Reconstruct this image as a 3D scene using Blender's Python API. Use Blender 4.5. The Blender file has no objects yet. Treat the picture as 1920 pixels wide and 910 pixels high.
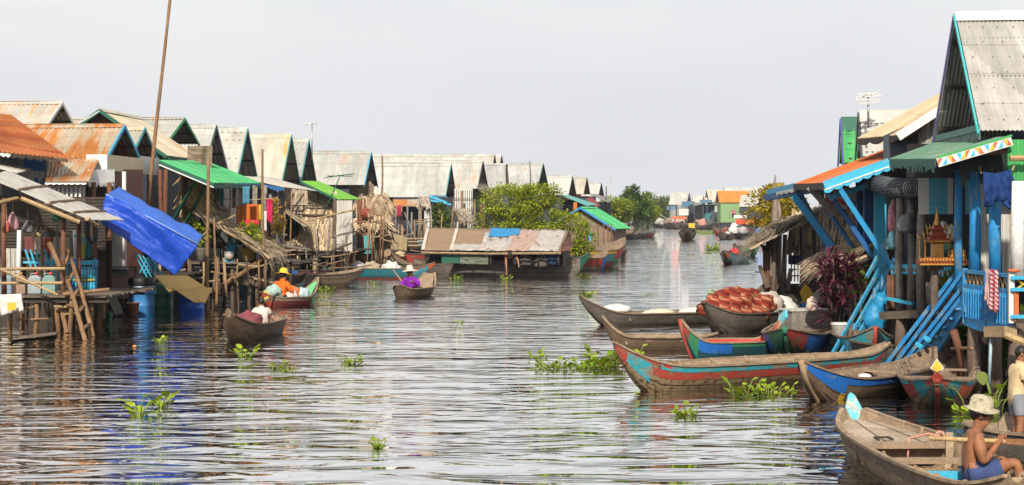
import bpy, math, random
from math import sin, cos, pi, radians, sqrt, atan2
from mathutils import Vector, Matrix, noise
V = Vector
R = random.Random(7)
F, CX, HY, H = 3300.0, 960.0, 400.0, 2.6      # focal length in photo pixels, horizon row, eye height
SC = bpy.context.scene
COL = SC.collection

def P(px, py, d): return V(((px-CX)*d/F, d, H-(py-HY)*d/F))
def W(px, py, z=0.0):
    d = F*(H-z)/(py-HY); return V(((px-CX)*d/F, d, z))
def lerp(a, b, t): return a+(b-a)*t
def bil(a, b, c, d, u, v): return (a*(1-u)+b*u)*(1-v)+(d*(1-u)+c*u)*v

# ---------------------------------------------------------------- scene graph
def link(o): COL.objects.link(o); return o
def thing(name, label, cat, loc=(0,0,0), group=None):
    o = link(bpy.data.objects.new(name, None)); o.location = loc; o.empty_display_size = .1
    o['label'] = label; o['category'] = cat
    if group: o['group'] = group
    return o
def tag(o, label, cat, group=None, kind=None):
    o['label'] = label; o['category'] = cat
    if group: o['group'] = group
    if kind: o['kind'] = kind
    return o
def org(o):
    v = V(o.location)
    while o.parent: o = o.parent; v += V(o.location)
    return v
SPLIT = set('joists purlins rail beam brace rafters prop bamboo_rail awning_edge driftwood knee newel_post awning_beam awning_rail eave_pole pedestal scallop ribs rope low_wall hung_cloth uprights nets foot_rail crossed_slats'.split())
ONE = {'joists':'joist','purlins':'purlin','rafters':'rafter','ribs':'rib'}
def islands(mb):
    p = list(range(len(mb.v)))
    def find(a):
        while p[a] != a: p[a] = p[p[a]]; a = p[a]
        return a
    for f in mb.f:
        for a in f[1:]: p[find(a)] = find(f[0])
    g = {}
    for f, k in zip(mb.f, mb.mi): g.setdefault(find(f[0]), []).append((f, k))
    out = []
    for fs in g.values():
        q = MB(mb.smooth); ix = {}
        for f, k in fs:
            t = []
            for a in f:
                if a not in ix: ix[a] = len(q.v); q.v.append(mb.v[a])
                t.append(ix[a])
            q.f.append(tuple(t)); q.mi.append(k)
        out.append(q)
    return out
def part(name, mb, m, parent=None, label=None, smooth=None, loc=None):
    if parent and name in SPLIT:
        o = None
        for q in islands(mb): o = part1(ONE.get(name, name), q, m, parent, label, smooth, loc)
        return o
    return part1(name, mb, m, parent, label, smooth, loc)
def part1(name, mb, m, parent=None, label=None, smooth=None, loc=None):
    me = bpy.data.meshes.new(name)
    L = org(parent) if parent else V(loc or (0,0,0))
    me.from_pydata([tuple(V(v)-L) for v in mb.v], [], mb.f)
    ms = m if isinstance(m, (list, tuple)) else [m]
    for k in ms: me.materials.append(k)
    if mb.mi and max(mb.mi) > 0: me.polygons.foreach_set('material_index', mb.mi)
    if smooth if smooth is not None else mb.smooth: me.shade_smooth()
    me.update()
    o = link(bpy.data.objects.new(name, me))
    if parent: o.parent = parent
    else: o.location = L
    if label: o['label'] = label
    return o
def copy_tree(o, parent=None):
    c = o.copy(); COL.objects.link(c)
    if parent: c.parent = parent
    for ch in o.children: copy_tree(ch, c)
    return c

# ---------------------------------------------------------------- mesh builder
class MB:
    def __init__(s, smooth=False): s.v = []; s.f = []; s.mi = []; s.cur = 0; s.smooth = smooth
    def face(s, *idx): s.f.append(tuple(idx)); s.mi.append(s.cur)
    def poly(s, pts):
        n = len(s.v); s.v += [V(p) for p in pts]; s.face(*range(n, n+len(pts))); return s
    def hexa(s, p):   # 8 corners: bottom ring 0-3, top ring 4-7
        n = len(s.v); s.v += [V(q) for q in p]
        for a in ((3,2,1,0),(4,5,6,7),(0,1,5,4),(1,2,6,5),(2,3,7,6),(3,0,4,7)): s.face(*[n+i for i in a])
        return s
    def box(s, c, sx, sy, sz, rz=0.0):
        c = V(c); a, b = cos(rz), sin(rz); q = []
        for z in (-sz/2, sz/2):
            for x, y in ((-sx/2,-sy/2),(sx/2,-sy/2),(sx/2,sy/2),(-sx/2,sy/2)):
                q.append(c+V((x*a-y*b, x*b+y*a, z)))
        return s.hexa(q)
    def beam(s, p, q, w, h, up=(0,0,1)):
        p, q = V(p), V(q); d = (q-p).normalized(); up = V(up)
        x = d.cross(up)
        if x.length < 1e-3: x = d.cross(V((0,1,0)))
        x.normalize(); y = x.cross(d)
        r = [(-w/2,-h/2),(w/2,-h/2),(w/2,h/2),(-w/2,h/2)]
        return s.hexa([p+x*a+y*b for a, b in r]+[q+x*a+y*b for a, b in r])
    def tube(s, pts, rad, n=8, cap=True):
        pts = [V(p) for p in pts]
        if not isinstance(rad, (list, tuple)): rad = [rad]*len(pts)
        base = len(s.v); t0 = None
        for i, p in enumerate(pts):
            d = (pts[min(i+1, len(pts)-1)]-pts[max(i-1, 0)]).normalized()
            if t0 is None:
                t0 = d.cross(V((0,0,1)) if abs(d.z) < .9 else V((1,0,0))).normalized()
            t0 = (t0-d*t0.dot(d)).normalized(); b = d.cross(t0)
            for k in range(n):
                a = 2*pi*k/n; s.v.append(p+(t0*cos(a)+b*sin(a))*rad[i])
        for i in range(len(pts)-1):
            for k in range(n):
                k2 = (k+1) % n
                s.face(base+i*n+k, base+i*n+k2, base+(i+1)*n+k2, base+(i+1)*n+k)
        if cap:
            s.face(*[base+k for k in range(n)][::-1]); e = base+(len(pts)-1)*n; s.face(*[e+k for k in range(n)])
        return s
    def lathe(s, c, prof, n=16, rz=0.0, sx=1.0, sy=1.0):
        c = V(c); base = len(s.v)
        for r, z in prof:
            for k in range(n):
                a = 2*pi*k/n+rz; s.v.append(c+V((r*cos(a)*sx, r*sin(a)*sy, z)))
        for i in range(len(prof)-1):
            for k in range(n):
                k2 = (k+1) % n
                s.face(base+i*n+k, base+i*n+k2, base+(i+1)*n+k2, base+(i+1)*n+k)
        s.face(*[base+k for k in range(n)][::-1]); e = base+(len(prof)-1)*n; s.face(*[e+k for k in range(n)])
        return s
    def blob(s, c, r, n=10, m=7, bump=0.0, freq=3.0, seed=0.0, zmin=None):
        c = V(c); r = V(r) if not isinstance(r, (int, float)) else V((r, r, r)); base = len(s.v)
        for i in range(m+1):
            th = pi*i/m
            for k in range(n):
                a = 2*pi*k/n; u = V((sin(th)*cos(a), sin(th)*sin(a), -cos(th)))
                q = 1+bump*noise.noise(u*freq+V((seed, seed*1.7, 0)))
                p = V((u.x*r.x*q, u.y*r.y*q, u.z*r.z*q))
                if zmin is not None: p.z = max(p.z, zmin)
                s.v.append(c+p)
        for i in range(m):
            for k in range(n):
                k2 = (k+1) % n
                s.face(base+i*n+k, base+i*n+k2, base+(i+1)*n+k2, base+(i+1)*n+k)
        return s
    def sheet(s, a, b, c, d, nu=8, nv=8, th=.012, fn=None):
        """thick bilinear patch a-b-c-d (a->b = u, a->d = v), fn(u,v) = offset along the normal or a vector"""
        a, b, c, d = V(a), V(b), V(c), V(d); nrm = (b-a).cross(d-a).normalized()
        g = len(s.v)
        for side in (0, 1):
            for j in range(nv+1):
                for i in range(nu+1):
                    u, v = i/nu, j/nv; p = bil(a, b, c, d, u, v)
                    if fn:
                        o = fn(u, v); p = p+(o if isinstance(o, V) else nrm*o)
                    s.v.append(p-nrm*th*side)
        N = (nu+1)*(nv+1); q = lambda i, j, k: g+k*N+j*(nu+1)+i
        for j in range(nv):
            for i in range(nu):
                s.face(q(i,j,0), q(i+1,j,0), q(i+1,j+1,0), q(i,j+1,0)); s.face(q(i,j,1), q(i,j+1,1), q(i+1,j+1,1), q(i+1,j,1))
        for i in range(nu):
            s.face(q(i,0,0), q(i,0,1), q(i+1,0,1), q(i+1,0,0)); s.face(q(i,nv,0), q(i+1,nv,0), q(i+1,nv,1), q(i,nv,1))
        for j in range(nv):
            s.face(q(0,j,0), q(0,j+1,0), q(0,j+1,1), q(0,j,1)); s.face(q(nu,j,0), q(nu,j,1), q(nu,j+1,1), q(nu,j+1,0))
        return s
    def corr(s, a, b, c, d, period=.09, amp=.018, rows=1, th=.01, wob=0.0):
        """corrugated sheeting, waves side by side from a to b, running down from a to d"""
        a, b, c, d = V(a), V(b), V(c), V(d); nrm = (b-a).cross(d-a).normalized()
        if nrm.z < 0: nrm = -nrm
        L = max((b-a).length, (c-d).length); n = max(4, int(L/period*4)); seed = R.random()*50
        for r in range(rows):
            v0, v1 = r/rows, min(1.0, (r+1)/rows+(.03 if r < rows-1 else 0))
            g = len(s.v)
            for side in (0, 1):
                for v, lift in ((v0, 0.0), (v1, .011 if rows > 1 else 0.0)):
                    for i in range(n+1):
                        u = i/n
                        jag = wob*noise.noise(V((u*L*1.1//1*3.7, v*9, seed))) if wob and v == v1 and r == rows-1 else 0
                        s.v.append(bil(a, b, c, d, u, v+jag)+nrm*(amp*sin(2*pi*u*L/period)+lift-th*side+.012*noise.noise(V((u*L*.8, v*2, seed)))))
            N = 2*(n+1); q = lambda i, j, k: g+k*N+j*(n+1)+i
            for i in range(n):
                s.face(q(i,0,0), q(i+1,0,0), q(i+1,1,0), q(i,1,0)); s.face(q(i,0,1), q(i,1,1), q(i+1,1,1), q(i+1,0,1))
                s.face(q(i,1,0), q(i+1,1,0), q(i+1,1,1), q(i,1,1)); s.face(q(i,0,0), q(i,0,1), q(i+1,0,1), q(i+1,0,0))
            for i in (0, n): s.face(q(i,0,0), q(i,1,0), q(i,1,1), q(i,0,1))
        return s
    def thatch(s, a, b, c, d, n, ln=.5, w=.035, lift=.06, jit=.35, seed=1, hang=0.15, th=.05):
        """dry palm thatch: a base layer and n loose blades that run down from the a-b edge to the d-c edge"""
        a, b, c, d = V(a), V(b), V(c), V(d); nrm = (b-a).cross(d-a).normalized(); r = random.Random(seed)
        if nrm.dot(V((0,-1,.9))) < 0: nrm = -nrm
        s.sheet(a, b, c, d, 8, 4, th, lambda u, v: .03*noise.noise(V((u*6, v*5, seed))))
        for _ in range(n):
            u, v = r.random(), r.random()*1.0
            p = bil(a, b, c, d, u, v); down = (lerp(d, c, u)-lerp(a, b, u)).normalized(); side = (b-a).normalized()
            dr = (down+side*r.gauss(0, jit)+nrm*r.uniform(-.05, .18)).normalized()
            l = ln*r.uniform(.5, 1.3); sd = dr.cross(nrm).normalized()*w*r.uniform(.5, 1.4)
            p = p+nrm*r.uniform(0.005, lift)-down*l*.5
            q = p+dr*l; mid = (p+q)*.5+nrm*r.uniform(0, .03); q = q-V((0,0,1))*hang*l*r.random()
            g = len(s.v); s.v += [p-sd*.6, p+sd*.6, mid+sd, q+sd*.25, q-sd*.25, mid-sd]
            s.face(g, g+1, g+2, g+5); s.face(g+5, g+2, g+3, g+4)
        return s
    def leaf(s, p, dr, up, l, w):
        dr = V(dr).normalized(); sd = dr.cross(V(up))
        if sd.length < 1e-4: sd = V((1,0,0))
        sd = sd.normalized()*w*.5; n = sd.cross(dr).normalized(); p = V(p)
        g = len(s.v); s.v += [p, p+dr*l*.45+sd-n*w*.08, p+dr*l-n*l*.12, p+dr*l*.45-sd-n*w*.08]
        s.face(g, g+1, g+2, g+3); return s

# ---------------------------------------------------------------- materials
MATS = {}
class NT:
    def __init__(s, name):
        m = s.m = bpy.data.materials.new(name); m.use_nodes = True; s.t = m.node_tree; s.t.nodes.clear()
        s.out = s.n('ShaderNodeOutputMaterial'); s.b = s.n('ShaderNodeBsdfPrincipled'); s.l(s.b.outputs[0], s.out.inputs[0])
    def n(s, k, **kw):
        x = s.t.nodes.new(k)
        for a, b in kw.items(): setattr(x, a, b)
        return x
    def l(s, a, b): s.t.links.new(a, b)
    def coords(s, stretch=(1,1,1)):
        tc = s.n('ShaderNodeTexCoord'); oi = s.n('ShaderNodeObjectInfo')
        k = s.n('ShaderNodeVectorMath', operation='SCALE'); s.l(oi.outputs['Random'], k.inputs[0]); k.inputs['Scale'].default_value = 37.0
        a = s.n('ShaderNodeVectorMath', operation='ADD'); s.l(tc.outputs['Object'], a.inputs[0]); s.l(k.outputs[0], a.inputs[1])
        mp = s.n('ShaderNodeMapping'); mp.inputs['Scale'].default_value = stretch; s.l(a.outputs[0], mp.inputs[0]); return mp.outputs[0]
    def noise(s, vec, scale, detail=5, rough=.6, dist=0):
        x = s.n('ShaderNodeTexNoise'); x.inputs['Scale'].default_value = scale; x.inputs['Detail'].default_value = detail
        x.inputs['Roughness'].default_value = rough; x.inputs['Distortion'].default_value = dist; s.l(vec, x.inputs['Vector']); return x.outputs[0]
    def ramp(s, f, stops):
        x = s.n('ShaderNodeValToRGB'); e = x.color_ramp.elements
        while len(e) < len(stops): e.new(.5)
        for i, (p, c) in enumerate(stops):
            e[i].position = p; e[i].color = (*c, 1) if len(c) == 3 else c
        s.l(f, x.inputs[0]); return x.outputs[0]
    def mix(s, f, a, b, mode='MIX'):
        x = s.n('ShaderNodeMix', data_type='RGBA', blend_type=mode)
        for v, k in ((f, 0), (a, 6), (b, 7)):
            if isinstance(v, (int, float)): x.inputs[k].default_value = v
            elif isinstance(v, (tuple, list)): x.inputs[k].default_value = (*v, 1)
            else: s.l(v, x.inputs[k])
        return x.outputs[2]
    def math(s, op, a, b=None):
        x = s.n('ShaderNodeMath', operation=op)
        for k, v in enumerate((a, b)):
            if v is None: continue
            if isinstance(v, (int, float)): x.inputs[k].default_value = v
            else: s.l(v, x.inputs[k])
        return x.outputs[0]
    def bump(s, h, strength, dist=.02):
        x = s.n('ShaderNodeBump'); x.inputs['Strength'].default_value = strength; x.inputs['Distance'].default_value = dist
        s.l(h, x.inputs['Height']); s.l(x.outputs[0], s.b.inputs['Normal'])
    def island(s, amt):
        g = s.n('ShaderNodeNewGeometry'); return s.ramp(g.outputs['Random Per Island'], [(0, (1-amt,)*3), (1, (1+amt*.6,)*3)])
    def fin(s, col, rough=.6, metal=0, spec=.4):
        if isinstance(col, tuple): s.b.inputs['Base Color'].default_value = (*col, 1)
        else: s.l(col, s.b.inputs['Base Color'])
        if isinstance(rough, (int, float)): s.b.inputs['Roughness'].default_value = rough
        else: s.l(rough, s.b.inputs['Roughness'])
        s.b.inputs['Metallic'].default_value = metal; s.b.inputs['Specular IOR Level'].default_value = spec
        return s.m

def worn(name, col, under, amount=.4, scale=5, stretch=(1,1,1), rough=.6, var=.3, bump=.25, island=0.0, edge=.06, spec=.35):
    """paint (col) worn through to what lies under it over about `amount` of the surface"""
    if name in MATS: return MATS[name]
    t = NT(name); v = t.coords(stretch); n = t.noise(v, scale, 8, .68)
    c0 = .5+(.5-amount)*.42
    mask = t.ramp(n, [(max(0, c0-edge), (0,0,0)), (min(1, c0+edge), (1,1,1))])
    f = t.noise(v, scale*4.3, 6, .7)
    a = t.mix(1.0, col, t.ramp(f, [(.25, (1-var,)*3), (.75, (1+var*.5,)*3)]), 'MULTIPLY')
    c = t.mix(mask, a, t.mix(1.0, under, t.ramp(f, [(.3, (.55,)*3), (.7, (1.2,)*3)]), 'MULTIPLY'))
    if island: c = t.mix(1.0, c, t.island(island), 'MULTIPLY')
    if bump: t.bump(f, bump, .01)
    MATS[name] = t.fin(c, rough, 0, spec); return MATS[name]
def wood(name, col, stretch=(1,1,1), scale=6, var=.5, rough=.75, island=.25, col2=None):
    if name in MATS: return MATS[name]
    t = NT(name); v = t.coords(stretch); n = t.noise(v, scale, 8, .7, .4); g = t.noise(v, scale*7, 4, .6)
    c = t.mix(t.ramp(n, [(.35, (0,0,0)), (.68, (1,1,1))]), col, col2 or tuple(x*(1-var) for x in col))
    c = t.mix(1.0, c, t.ramp(g, [(.3, (.7,)*3), (.7, (1.18,)*3)]), 'MULTIPLY')
    if island: c = t.mix(1.0, c, t.island(island), 'MULTIPLY')
    t.bump(g, .3, .01); MATS[name] = t.fin(c, rough, 0, .25); return MATS[name]
def tin(name, col, rust=(.42,.15,.035), amount=.2, axis='x', dirt=.25, rough=.5):
    """sheet metal roofing with rust that runs down the slope; axis = the direction along the ridge"""
    if name in MATS: return MATS[name]
    st = (1, .07, .07) if axis == 'x' else (.07, 1, .07)
    t = NT(name); v = t.coords(st); v1 = t.coords(); streak = t.noise(v, 3.2, 6, .7); big = t.noise(v1, .55, 4, .6); fine = t.noise(v, 14, 4, .7)
    m = t.math('ADD', t.math('MULTIPLY', streak, .62), t.math('MULTIPLY', big, .42))
    c0 = .5+(.52-amount)*.3
    mask = t.ramp(m, [(c0-.035, (0,0,0)), (c0+.075, (1,1,1))])
    rc = t.mix(fine, tuple(x*.62 for x in rust), tuple(min(1, x*1.65) for x in rust))
    base = t.mix(1.0, col, t.ramp(streak, [(.3, (1-dirt,)*3), (.62, (1.06,)*3)]), 'MULTIPLY')
    base = t.mix(1.0, base, t.ramp(t.noise(v1, 2.5, 6, .7), [(.3, (1-dirt*.6,)*3), (.6, (1.04,)*3)]), 'MULTIPLY')
    c = t.mix(mask, base, rc)
    vo = t.n('ShaderNodeTexVoronoi'); vo.inputs['Scale'].default_value = 1.0; mpv = t.n('ShaderNodeMapping'); mpv.inputs['Scale'].default_value = (1.15, .45, .45) if axis == 'x' else (.45, 1.15, .45); t.l(v1, mpv.inputs[0]); t.l(mpv.outputs[0], vo.inputs['Vector']); sepv = t.n('ShaderNodeSeparateColor'); t.l(vo.outputs['Color'], sepv.inputs[0])
    c = t.mix(1.0, c, t.ramp(sepv.outputs[0], [(0, (.84,.83,.81)), (1, (1.06,1.05,1.03))]), 'MULTIPLY')
    MATS[name] = t.fin(c, t.ramp(mask, [(0, (rough,)*3), (1, (.85,)*3)]), 0.0, .3); return MATS[name]
def leafy(name, c1, c2, trans=.35, scale=.9):
    if name in MATS: return MATS[name]
    t = NT(name); g = t.n('ShaderNodeNewGeometry'); v = t.coords()
    c = t.mix(g.outputs['Random Per Island'], c1, c2)
    if name == 'hyacinth_leaf': c = t.mix(t.ramp(g.outputs['Random Per Island'], [(.86, (0,)*3), (.9, (.8,)*3)]), c, (.26,.15,.05))
    c = t.mix(1.0, c, t.ramp(t.noise(v, scale, 3), [(.3, (.6,)*3), (.65, (1.2,)*3)]), 'MULTIPLY')
    t.fin(c, .5, 0, .3); tr = t.n('ShaderNodeBsdfTranslucent'); t.l(c, tr.inputs[0])
    mx = t.n('ShaderNodeMixShader'); mx.inputs[0].default_value = trans; t.l(t.b.outputs[0], mx.inputs[1]); t.l(tr.outputs[0], mx.inputs[2]); t.l(mx.outputs[0], t.out.inputs[0])
    MATS[name] = t.m; return t.m
def plain(name, col, rough=.6, var=.2, scale=6, spec=.4, island=0, bump=0, metal=0, trans=0):
    if name in MATS: return MATS[name]
    t = NT(name); v = t.coords(); n = t.noise(v, scale, 6, .65)
    c = t.mix(1.0, col, t.ramp(n, [(.3, (1-var,)*3), (.7, (1+var*.45,)*3)]), 'MULTIPLY')
    if island: c = t.mix(1.0, c, t.island(island), 'MULTIPLY')
    if bump: t.bump(n, bump, .02)
    t.fin(c, rough, metal, spec)
    if trans:
        tr = t.n('ShaderNodeBsdfTranslucent'); t.l(c, tr.inputs[0]); mx = t.n('ShaderNodeMixShader'); mx.inputs[0].default_value = trans
        t.l(t.b.outputs[0], mx.inputs[1]); t.l(tr.outputs[0], mx.inputs[2]); t.l(mx.outputs[0], t.out.inputs[0])
    MATS[name] = t.m; return t.m
def stripes(name, cols, axis='x', scale=8.0, rough=.85):
    """woven stripes or checks that belong to the cloth itself"""
    if name in MATS: return MATS[name]
    t = NT(name); tc = t.n('ShaderNodeTexCoord'); sp = t.n('ShaderNodeSeparateXYZ'); t.l(tc.outputs['Object'], sp.inputs[0])
    f = None
    for a in axis:
        k = t.math('FRACT', t.math('MULTIPLY', sp.outputs['xyz'.index(a)], scale)); f = k if f is None else t.math('MULTIPLY', t.math('ADD', f, k), .5)
    n = len(cols); st = [(i/n, c) for i, c in enumerate(cols)]
    x = t.n('ShaderNodeValToRGB'); x.color_ramp.interpolation = 'CONSTANT'; e = x.color_ramp.elements
    while len(e) < n: e.new(.5)
    for i, (p, c) in enumerate(st): e[i].position = p; e[i].color = (*c, 1)
    t.l(f, x.inputs[0])
    c = t.mix(1.0, x.outputs[0], t.ramp(t.noise(t.coords(), 5, 5), [(.3, (.7,)*3), (.7, (1.1,)*3)]), 'MULTIPLY')
    MATS[name] = t.fin(c, rough, 0, .2); return t.m

WOOD = wood('weathered_wood', (.20,.15,.11), (1,1,1)); DARKW = wood('dark_wet_wood', (.075,.058,.045)); GREYW = wood('grey_wood', (.27,.24,.21))
TANW = wood('tan_wood', (.42,.29,.17)); REDW = wood('reddish_wood', (.20,.085,.05)); BAMBOO = wood('bamboo', (.46,.31,.15), (1,1,.3), 5, .4, .5)
POLE = wood('brown_pole', (.30,.17,.085), (1,1,.3), 5, .5, .6); LOG = wood('stilt_log', (.17,.12,.09), (1,1,.2), 6, .5)
THATCH = wood('dry_thatch', (.62,.49,.33), (1,1,1), 3, .45, .9, .55, (.40,.28,.16)); THATCHG = wood('grey_thatch', (.52,.44,.35), (1,1,1), 3, .5, .9, .55, (.31,.24,.17))
THATCHY = wood('golden_thatch', (.66,.49,.24), (1,1,1), 3, .4, .9, .55, (.44,.29,.12))
WOVEN = wood('woven_palm', (.30,.225,.155), (.6,.6,9), 4, .55, .9)
BLUEP = worn('blue_paint', (.02,.25,.58), (.16,.27,.34), .36, 6, (1,1,.5), .6, .45); SKYP = worn('sky_blue_paint', (.05,.42,.64), (.22,.42,.48), .22, 5)
TEALP = worn('teal_paint', (.06,.33,.36), (.28,.26,.22), .3, 6); DKBLUE = worn('dark_blue_paint', (.012,.10,.30), (.03,.10,.20), .25, 5)
WHITEP = worn('white_paint', (.74,.73,.69), (.45,.42,.36), .18, 4); CREAMP = worn('cream_paint', (.75,.62,.38), (.6,.5,.33), .15, 4)
GREENP = worn('green_paint', (.045,.30,.09), (.10,.28,.12), .25, 4); DKGREEN = worn('dark_green_paint', (.012,.10,.065), (.03,.10,.07), .25, 5)
REDP = worn('red_paint', (.40,.035,.03), (.22,.10,.07), .25, 6); ORANGEP = worn('orange_paint', (.55,.13,.04), (.3,.14,.08), .2, 6)
YELLOWP = worn('yellow_paint', (.70,.45,.04), (.45,.33,.15), .18, 6)
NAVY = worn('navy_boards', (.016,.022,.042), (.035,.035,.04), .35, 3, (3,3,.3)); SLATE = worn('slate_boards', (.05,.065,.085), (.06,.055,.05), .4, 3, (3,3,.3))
BROWNB = worn('brown_boards', (.16,.065,.05), (.12,.08,.06), .3, 3, (3,3,.3)); GREYB = worn('grey_boards', (.34,.33,.30), (.24,.20,.16), .4, 3, (4,4,.25))
PALEB = worn('pale_boards', (.52,.50,.45), (.35,.30,.24), .35, 3, (4,4,.25))
DARK = plain('dark_interior', (.018,.017,.018), .9)  # near-black, stands in for shade in openings, interiors and under floors
TINL = tin('pale_tin', (.46,.455,.425), amount=.10); TINR = tin('rust_streaked_tin', (.48,.43,.33), (.36,.14,.035), .57); TINM = tin('spotted_tin', (.43,.42,.385), amount=.24)
TINLY = tin('pale_tin_across', (.45,.43,.38), amount=.1, axis='y'); TINRUST = tin('rusty_orange_tin', (.47,.15,.035), (.20,.045,.012), .56, 'y', .4); TINTAN = tin('tan_tin', (.52,.42,.28), (.45,.30,.16), .35, 'y')
TINGREEN = tin('green_tin', (.07,.40,.15), (.16,.42,.20), .12, 'y', .2); TINLIME = tin('lime_tin', (.16,.42,.045), (.2,.4,.08), .15, 'y', .2)
TINORANGE = tin('orange_tin', (.60,.16,.03), (.32,.07,.025), .42, 'y', .3); TINORANGEX = tin('bright_orange_tin', (.72,.20,.03), (.6,.16,.03), .15, 'x', .15)
TINDARK = tin('dull_tin', (.20,.20,.19), amount=.12); TINBLUE = tin('blue_tin', (.05,.16,.26), (.08,.14,.2), .2); TINMAR = tin('maroon_tin', (.20,.03,.03), (.3,.08,.03), .3, 'y')
TINGX = tin('green_tin_across', (.06,.33,.10), (.1,.3,.12), .1, 'x', .25)
BLACK = plain('black_rubber', (.012,.012,.013), .55); ROPE = plain('rope', (.42,.33,.2), .9)
SKIN = plain('tanned_skin', (.31,.135,.068), .45, .3, 7, .4, 0, .15); SKIND = plain('dark_tanned_skin', (.24,.115,.065), .5, .16, 9, .35); HAIR = plain('black_hair', (.012,.010,.009), .5, .3, 20)
WHITEC = plain('white_cloth', (.74,.72,.68), .9, .15, 4, .2, trans=.2); STEEL = plain('grey_metal', (.35,.36,.37), .4, .2, 9, .5, 0, 0, .6)
EXPO, CLOUD, SUNE, SUN, WAVE, WSPEC, WIOR = 0.18, .94, 5.0, (-.10, -.80, .60), .10, .5, 1.5
HAZE = .00028
# ---------------------------------------------------------------- camera, sky, sun, water
def setup():
    cam = bpy.data.cameras.new('camera'); co = link(bpy.data.objects.new('camera', cam)); SC.camera = co
    cam.sensor_width = 36; cam.lens = 36*F/1920; cam.clip_start = .5; cam.clip_end = 9000
    co.location = (0, 0, H); co.rotation_euler = (pi/2, 0, 0); cam.shift_y = -(455-HY)/1920
    SC.view_settings.view_transform = 'Standard'; SC.view_settings.look = 'None'; SC.view_settings.exposure = EXPO; SC.view_settings.gamma = 1
    sd = V(SUN).normalized(); el = math.asin(sd.z); rot = atan2(sd.x, sd.y)
    w = bpy.data.worlds.new('World'); SC.world = w; w.use_nodes = True; t = w.node_tree; bg = t.nodes['Background']
    sky = t.nodes.new('ShaderNodeTexSky'); sky.sky_type = 'NISHITA'; sky.sun_disc = False; sky.sun_elevation = el; sky.sun_rotation = rot
    sky.dust_density = 3.0; sky.air_density = 1.0; sky.altitude = 0
    # a high thin overcast: pale cloud that closes up towards the horizon and lets some blue through overhead
    tc = t.nodes.new('ShaderNodeTexCoord'); sp = t.nodes.new('ShaderNodeSeparateXYZ'); t.links.new(tc.outputs['Generated'], sp.inputs[0])
    nz = t.nodes.new('ShaderNodeTexNoise'); nz.inputs['Scale'].default_value = 2.2; nz.inputs['Detail'].default_value = 5; nz.inputs['Distortion'].default_value = .4
    mp = t.nodes.new('ShaderNodeMapping'); mp.inputs['Scale'].default_value = (1, 1, 3); t.links.new(tc.outputs['Generated'], mp.inputs[0]); t.links.new(mp.outputs[0], nz.inputs[0])
    cr = t.nodes.new('ShaderNodeValToRGB'); t.links.new(nz.outputs[0], cr.inputs[0])
    k = CLOUD
    cr.color_ramp.elements[0].position = .35; cr.color_ramp.elements[0].color = (7.35*k, 7.5*k, 7.8*k, 1)
    cr.color_ramp.elements[1].position = .68; cr.color_ramp.elements[1].color = (8.8*k, 8.8*k, 8.8*k, 1)
    mr = t.nodes.new('ShaderNodeMapRange'); t.links.new(sp.outputs['Z'], mr.inputs[0])
    mr.inputs[1].default_value = .1; mr.inputs[2].default_value = .75; mr.inputs[3].default_value = .97; mr.inputs[4].default_value = .72
    mx = t.nodes.new('ShaderNodeMix'); mx.data_type = 'RGBA'; t.links.new(mr.outputs[0], mx.inputs[0]); t.links.new(sky.outputs[0], mx.inputs[6]); t.links.new(cr.outputs[0], mx.inputs[7])
    t.links.new(mx.outputs[2], bg.inputs[0]); bg.inputs[1].default_value = .1
    l = bpy.data.lights.new('sun', 'SUN'); l.energy = SUNE; l.angle = radians(2.0); l.color = (1, .92, .79)
    lo = link(bpy.data.objects.new('sun', l)); lo.location = sd*60; lo.rotation_euler = (-sd).to_track_quat('-Z', 'Y').to_euler()
    SC.render.engine = 'CYCLES'; SC.cycles.max_bounces = 6; SC.cycles.diffuse_bounces = 3; SC.cycles.glossy_bounces = 3; SC.cycles.transmission_bounces = 3
    SC.cycles.use_denoising = True; SC.cycles.caustics_reflective = False; SC.cycles.caustics_refractive = False
    # water
    t = NT('canal_water'); tc = t.n('ShaderNodeTexCoord')
    def nz(sc, st, det, rg, dist=0, rot=0):
        mp = t.n('ShaderNodeMapping'); mp.inputs['Scale'].default_value = st; mp.inputs['Rotation'].default_value = (0, 0, rot); t.l(tc.outputs['Object'], mp.inputs[0]); return t.noise(mp.outputs[0], sc, det, rg, dist)
    a = nz(1.0, (.60, 1.5, 1), 2.0, .45, 1.2, .10); b = nz(1.0, (.15, .5, 1), 2, .5, .6, -.16); c = nz(1.0, (1.5, 4.6, 1), 2, .5, .6, .05); patch = nz(1.0, (.05, .07, 1), 3, .6, .5)
    h = t.math('ADD', t.math('MULTIPLY', a, .75), t.math('MULTIPLY', b, .55))
    h = t.math('ADD', h, t.math('MULTIPLY', t.math('MULTIPLY', c, t.ramp(patch, [(.35, (.25,)*3), (.65, (1.5,)*3)])), .06))
    h = t.math('MULTIPLY', h, t.ramp(patch, [(.3, (.45,)*3), (.7, (1.3,)*3)]))
    t.bump(h, 1.0, WAVE)
    t.fin((.020, .014, .008), .03, 0, .5); gl = t.n('ShaderNodeBsdfGlossy'); gl.inputs['Color'].default_value = (.97,.965,.95,1); gl.inputs['Roughness'].default_value = .015
    lw = t.n('ShaderNodeLayerWeight'); lw.inputs[0].default_value = .5; nrm = t.b.inputs['Normal'].links[0].from_socket; t.l(nrm, lw.inputs['Normal']); t.l(nrm, gl.inputs['Normal'])
    mx = t.n('ShaderNodeMixShader'); t.l(t.ramp(lw.outputs['Facing'], [(.68, (.02,)*3), (.775, (.45,)*3), (.87, (.97,)*3)]), mx.inputs[0]); t.l(t.b.outputs[0], mx.inputs[1]); t.l(gl.outputs[0], mx.inputs[2]); t.l(mx.outputs[0], t.out.inputs[0])
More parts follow.
